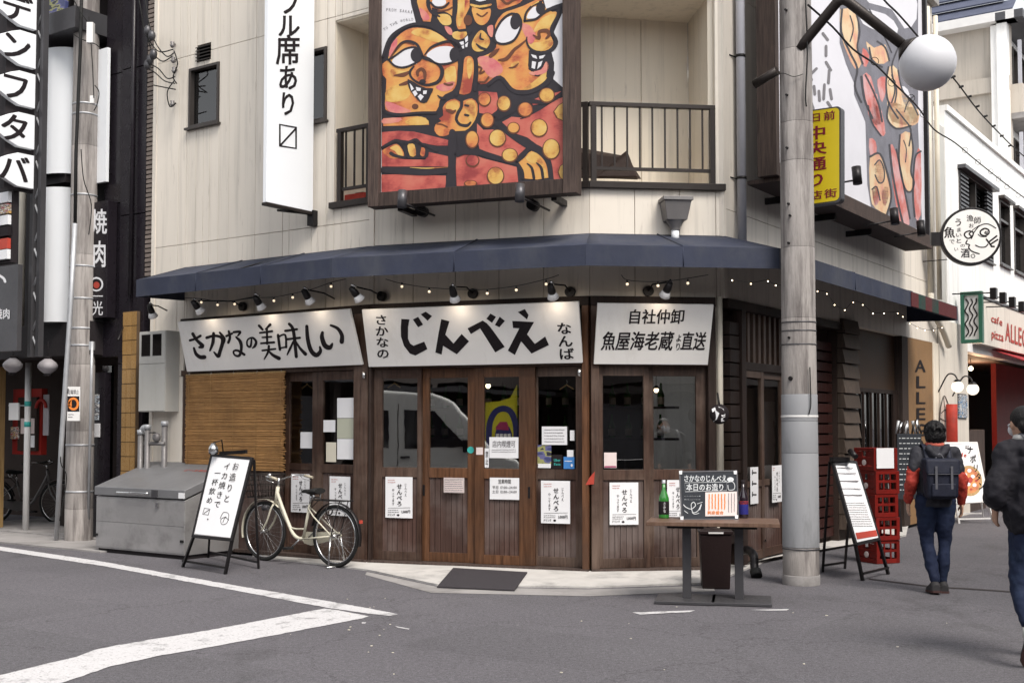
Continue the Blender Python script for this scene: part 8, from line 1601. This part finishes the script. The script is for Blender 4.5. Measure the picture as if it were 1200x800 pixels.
for c, x0, y0, x1, y1, b in (('う', 255, 172, 318, 240, 2), ('ま', 268, 245, 312, 285, 1), ('い', 262, 288, 312, 325, 1), ('と', 262, 332, 312, 372, 2), ('の', 295, 375, 335, 405, 1), ('魚', 178, 238, 262, 330, 2), ('で', 215, 335, 260, 378, 1), ('漁', 345, 148, 400, 205, 1), ('師', 400, 165, 455, 225, 1), ('お', 360, 215, 400, 255, 1), ('い', 250, 400, 285, 435, 1), ('酒', 300, 410, 368, 488, 2)):
    (xa, ya), (xb, yb) = k_(x0, y0), k_(x1, y1); m.text(c if (c, b) in GLY else 'の', lambda a, q: Ps(xa + (xb - xa) * a, yb + (ya - yb) * q), b)
m.stroke(Ps, [k_(390 + 14 * math.cos(i), 474 + 14 * math.sin(i)) for i in range(6)], .8, 0, 3, True); m.build('lettering', 'ink', t)
m = MB(); m.tube([Fs(-rr_, 0, -.05), Fs(-rr_ - .35, .25, -.05)], .02, 8); m.tube([Fs(-rr_ * .8, 0, -rr_ * .8), Fs(-rr_ - .5, .3, -rr_ * .8)], .008, 6); m.build('bracket', 'black_metal', t); m = MB(Fs); m.box(-rr_ - .16, -rr_ + .03, -.06, .06, -.13, .08); m.build('junction', 'black_metal', t)
# pizza board and blackboard down the street
f0, f1 = G(1124, 613), G(1164, 612); bk0, bk1 = G(1116, 606), G(1152, 606)
def dr3(t, P_):
    m = MB(); m.ell(P_, 1136, 563, 15, 18, .003, -.2, 26); m.build('plate_print', 'gold_wood', t); m = MB(); m.ell(P_, 1136, 563, 12.5, 15, .005, -.2, 24); m.build('pizza_print', 'm_orange', t); m = MB()
    for x, y in ((1131, 556), (1140, 558), (1135, 567), (1142, 568), (1129, 565), (1136, 551)): m.ell(P_, x, y, 2.4, 2.2, .007)
    m.build('topping_print', 'paper', t); m = MB(); m.ell(P_, 1137, 562, 3, 3.6, .008)
    for x, y in ((1128, 560), (1144, 563), (1138, 573)): m.ell(P_, x, y, 1.6, 1.4, .008)
    m.build('sauce_print', 'red_ink', t); m = MB()
    for i, c in enumerate('ナポリタン'): x, y = 1137 + i * 3.2, 527 + i * 10.5; m.text(c, pxQ(P_, x - 3.8, y - 5, x + 3.8, y + 5, .004), 2)
    lines(m, P_, 1131, 522, 1137, 526, 2, .8); m.v = [v + P_.n * .003 for v in m.v]; m.build('lettering', 'ink', t); m = MB(); m.text('cafe', pxQ(P_, 1120, 529, 1133, 536, .004), 2); m.build('red_lettering', 'red_ink', t)
a_board((at(1121, 589, 19.0), at(1158, 587, 19.1), at(1144.5, 518.5, 19.5), at(1108, 519, 19.4)), (f0, f1), (bk0, bk1), 'white framed standing board with pizza picture behind the walking person', 1, dr3, frame='white_paint', grp='standing signboards')
q = G(1065, 625); t = thing('blackboard', 'black chalk menu board with a crate of bottles above it beside the walking person', 'chalkboard', (q.x, q.y, 0), R(8)); Fk = Frame((q.x, q.y, 0), R(8)); m = MB(Fk); m.box(-.16, .22, 0, .03, .5, 1.45); m.build('board', 'chalkboard', t, bevel=.004)
m = MB(Fk)
for i in range(11):
    z = 1.38 - i * .075; x = -.13
    while x < .17: L = random.uniform(.02, .06); m.poly([(x, -.002, z), (x + L, -.002, z), (x + L, -.002, z + .012), (x, -.002, z + .012)]); x += L + .02
m.build('chalk_lettering', 'chalk', t); m = MB(Fk); m.beam((-.14, .02, .5), (-.14, -.05, 0), .03, .03); m.build('leg', 'black_metal', t); m = MB(Fk); m.beam((.2, .02, .5), (.2, -.05, 0), .03, .03); m.build('leg', 'black_metal', t)
for i in range(9):
    x = -.17 + i * .05; m = MB(Fk); m.tube([(x, .02, 1.45), (x + random.uniform(-.08, .08), .04 + random.uniform(-.04, .04), 1.62 + random.uniform(-.03, .05))], [.012, .024], 7); m.build('bottle_neck', ('galv', 'chrome', 'window_frame')[i % 3], t)
# ================================================================== tall beige building beyond
D3 = 36.0; cr_ = at(1180, 14, D3); ZE = cr_.z; cr_.z = 0
WT1 = Wall(cr_ + DL * 14, cr_); WT2 = Wall(cr_, cr_ + DR * 12)
t = tb = thing('apartment_building', 'beige apartment block with slate roof rising behind the white building', 'building', tuple(cr_), WT1.a)
m = MB(WT1); m.box(0, WT1.L, .25, .6, 0, ZE - .3); m.build('wall', 'beige_wall', t); 
zband = WT1.z(1150, 100); k = 26
for r0, r1 in ((2, zband - .25), (zband + .25, ZE - .35)):
    for i in range(k):
        a_, b_ = WT1.L * i / k, WT1.L * (i + 1) / k
        if WT1(b_, 0, 0).x < 15: continue
        m = MB(WT1); m.box(a_ + .01, b_ - .01, .2 + .02 * (i % 2), .26, r0, r1); m.build('panel', 'beige_wall', t)
m = MB(WT1); m.box(0, WT1.L, .12, .26, zband - .24, zband + .24); m.build('band', 'beige_wall', t)
m = MB(WT1); m.box(-.2, WT1.L + .25, -.25, .3, ZE - .3, ZE - .02); m.build('gutter', 'white_paint', t)
for i in range(7):
    y0, z0 = .0 + i * .32, ZE + i * .42; m = MB(WT1); m.hexa([(-.2, y0 - .2, z0 - .015), (WT1.L + .2 - i * .3, y0 - .2, z0 - .015), (WT1.L + .2 - i * .3, y0 + .35, z0 + .42), (-.2, y0 + .35, z0 + .42)], [(-.2, y0 - .22, z0 + .03), (WT1.L + .2 - i * .3, y0 - .22, z0 + .03), (WT1.L + .2 - i * .3, y0 + .33, z0 + .47), (-.2, y0 + .33, z0 + .47)]); m.build('shingle', 'slate', t)
m = MB(WT2); m.box(0.0, WT2.L, .25, .5, 0, ZE - .35); m.build('wall', 'white_wall', t); m = MB(WT2); m.box(-.25, WT2.L, -.5, .3, ZE - .3, ZE - .05); m.build('gutter', 'steel_dark', t)
m = MB(WT2); m.box(-.1, .35, .0, .3, 0, ZE - .35); m.build('pillar', 'white_wall', t)
for z0 in (ZE - 3.1, ZE - 6.0):
    m = MB(WT2); m.box(.35, WT2.L, -.35, .0, z0, z0 + .9); m.build('balcony', 'beige_wall', t); m = MB(WT2); m.box(.35, WT2.L, -.38, .25, z0 - .18, z0 - .003); m.build('balcony_floor', 'concrete', t)
    for i in range(4): window(WT2, (.7 + i * 1.2, 1.6 + i * 1.2, z0 + .3, z0 + 2.2), t, y=.18)
    for i in range(4): m = MB(WT2); m.box(.45 + i * 1.4, .55 + i * 1.4, -.30, -.2, z0 + .9, z0 + 2.3); m.build('post', 'pipe_grey', t)
# ================================================================== street opposite (seen in the glass)
def plain_building(W, h, label, mat, seed):
    rnd = random.Random(seed); t = thing('street_building', label, 'building', tuple(W(W.L / 2, 0, 0)), W.a); m = MB(W); m.box(0, W.L, 0, 5, 2.9, h); m.build('wall', mat, t); m = MB(W); m.box(0, W.L, 1.2, 5, 0, 2.9); m.build('recess_wall', 'interior', t); m = MB(W); m.box(-.1, W.L + .1, -.1, 5.1, h, h + .2); m.build('roof', 'concrete', t)
    k = int(W.L / 2.2)
    for i in range(k):
        x = (i + .5) * W.L / k
        m = MB(W); m.box(x - W.L / k / 2, x - W.L / k / 2 + .2, -.02, .4, 0, 2.9); m.build('pier', mat, t)
        m = MB(W); m.box(x - .75, x + .75, .4, .5, .1, 2.3); m.build('shop_door', rnd.choice(['door_wood', 'black_panel', 'steel_dark']), t)
        for z in (3.6, 6.0):
            if z + 1.4 < h: m = MB(W); m.box(x - .5, x + .5, -.04, -.003, z, z + 1.3); f = m.build('window', 'window_frame', t); m = MB(W); m.box(x - .45, x + .45, -.05, -.041, z + .05, z + 1.25); m.build('pane', 'van_glass', f)
    m = MB(W); m.box(0, W.L, -.9, -.0, 2.6, 2.75); m.build('canopy', rnd.choice(['steel_dark', 'brown_metal']), t)
plain_building(Wall((-17, -9, 0), (-17, 15, 0)), 7.2, 'dark shop row across the side street, seen only in the window reflections', 'opp_wall', 1)
plain_building(Wall((24, -11, 0), (-26, -11, 0)), 7.6, 'brown shop row across the street behind the viewer', 'opp_wall2', 2)
q0 = WR(-3, -7.5, 0); q1 = WR(26, -7.5, 0); plain_building(Wall((q1.x, q1.y, 0), (q0.x, q0.y, 0)), 6.2, 'shop row facing the right wall across the narrow street', 'opp_wall', 3)
# white van mirrored in the sliding doors
def refl(px, tot):
    d = ray(px, 500); d.z = 0; n_ = WB.n; q = WB.o; k = (q - Vector((0, 0, 0))).dot(n_) / d.dot(n_); h = d * k; r_ = (d - n_ * 2 * d.dot(n_)).normalized(); return h + r_ * (tot - h.length)
vf, vb = refl(614, 20), refl(520, 20); vd = (vf - vb).normalized(); side = Vector((vd.y, -vd.x, 0))
if side.dot(WB.o - vf) < 0: side = -side
t = thing('van', 'white delivery van parked across the street, mirrored in the sliding doors', 'van', tuple(vf), math.atan2(vd.y, vd.x))
class VF:
    def __call__(s, x, y, z): return Vector((vf.x, vf.y, 0)) - vd * x - side * y + Vector((0, 0, z))
V = VF()                                              # x back from the nose, y away from the shop, z up
m = MB(V); prof = [(.0, .35), (.0, .75), (.12, .98), (.55, 1.15), (1.25, 1.98), (1.6, 2.12), (2.2, 2.16), (4.4, 2.14), (4.55, 2.0), (4.6, .4), (4.4, .3), (.2, .28)]
m.prism(prof, .0, 1.7); o = m.build('body', 'van_white', t); b_ = o.modifiers.new('bevel', 'BEVEL'); b_.width = .07; b_.segments = 4; b_.limit_method = 'ANGLE'; b_.angle_limit = R(40)
for pts, nm in (([(1.02, 1.2), (1.55, 1.82), (2.05, 1.84), (2.05, 1.18)], 'side_window'), ([(2.3, 1.2), (2.3, 1.84), (3.3, 1.84), (3.3, 1.2)], 'side_window'), ([(3.4, 1.2), (3.4, 1.84), (4.35, 1.8), (4.35, 1.2)], 'side_window')): m = MB(V); m.prism(pts, -.012, -.003); m.build(nm, 'van_glass', t)
for x in (2.15, 3.35): m = MB(V); m.box(x, x + .012, -.006, -.001, .45, 1.95); m.build('door_seam', 'ink', t)
m = MB(V); m.box(1.95, 2.10, -.03, -.006, 1.02, 1.06); m.build('door_handle', 'steel_dark', t); m = MB(V); m.box(.98, 1.1, -.2, -.02, 1.12, 1.32); m.build('wing_mirror', 'ink', t, bevel=.02)
m = MB(V); m.poly([(.60, .12, 1.19), (1.20, .14, 1.92), (1.20, 1.56, 1.92), (.60, 1.58, 1.19)]); m.v = [v - vd * -.02 + Vector((0, 0, .02)) for v in m.v]; m.build('windscreen', 'van_glass', t)
for x in (.85, 3.7):
    for y in (.04, 1.66): c_ = V(x, y, .31); m = MB(V); m.tube([(x, y - .09, .31), (x, y + .09, .31)], .31, 24, sm=True); w_ = m.build('wheel', 'rubber', t); m = MB(V); m.tube([(x, y - .1, .31), (x, y + .1, .31)], .18, 16); m.build('rim', 'galv', w_)
for y in (.12, 1.4): m = MB(V); m.box(-.02, .05, y, y + .25, .68, .85); m.build('headlight', 'lamp_glass', t, bevel=.02)
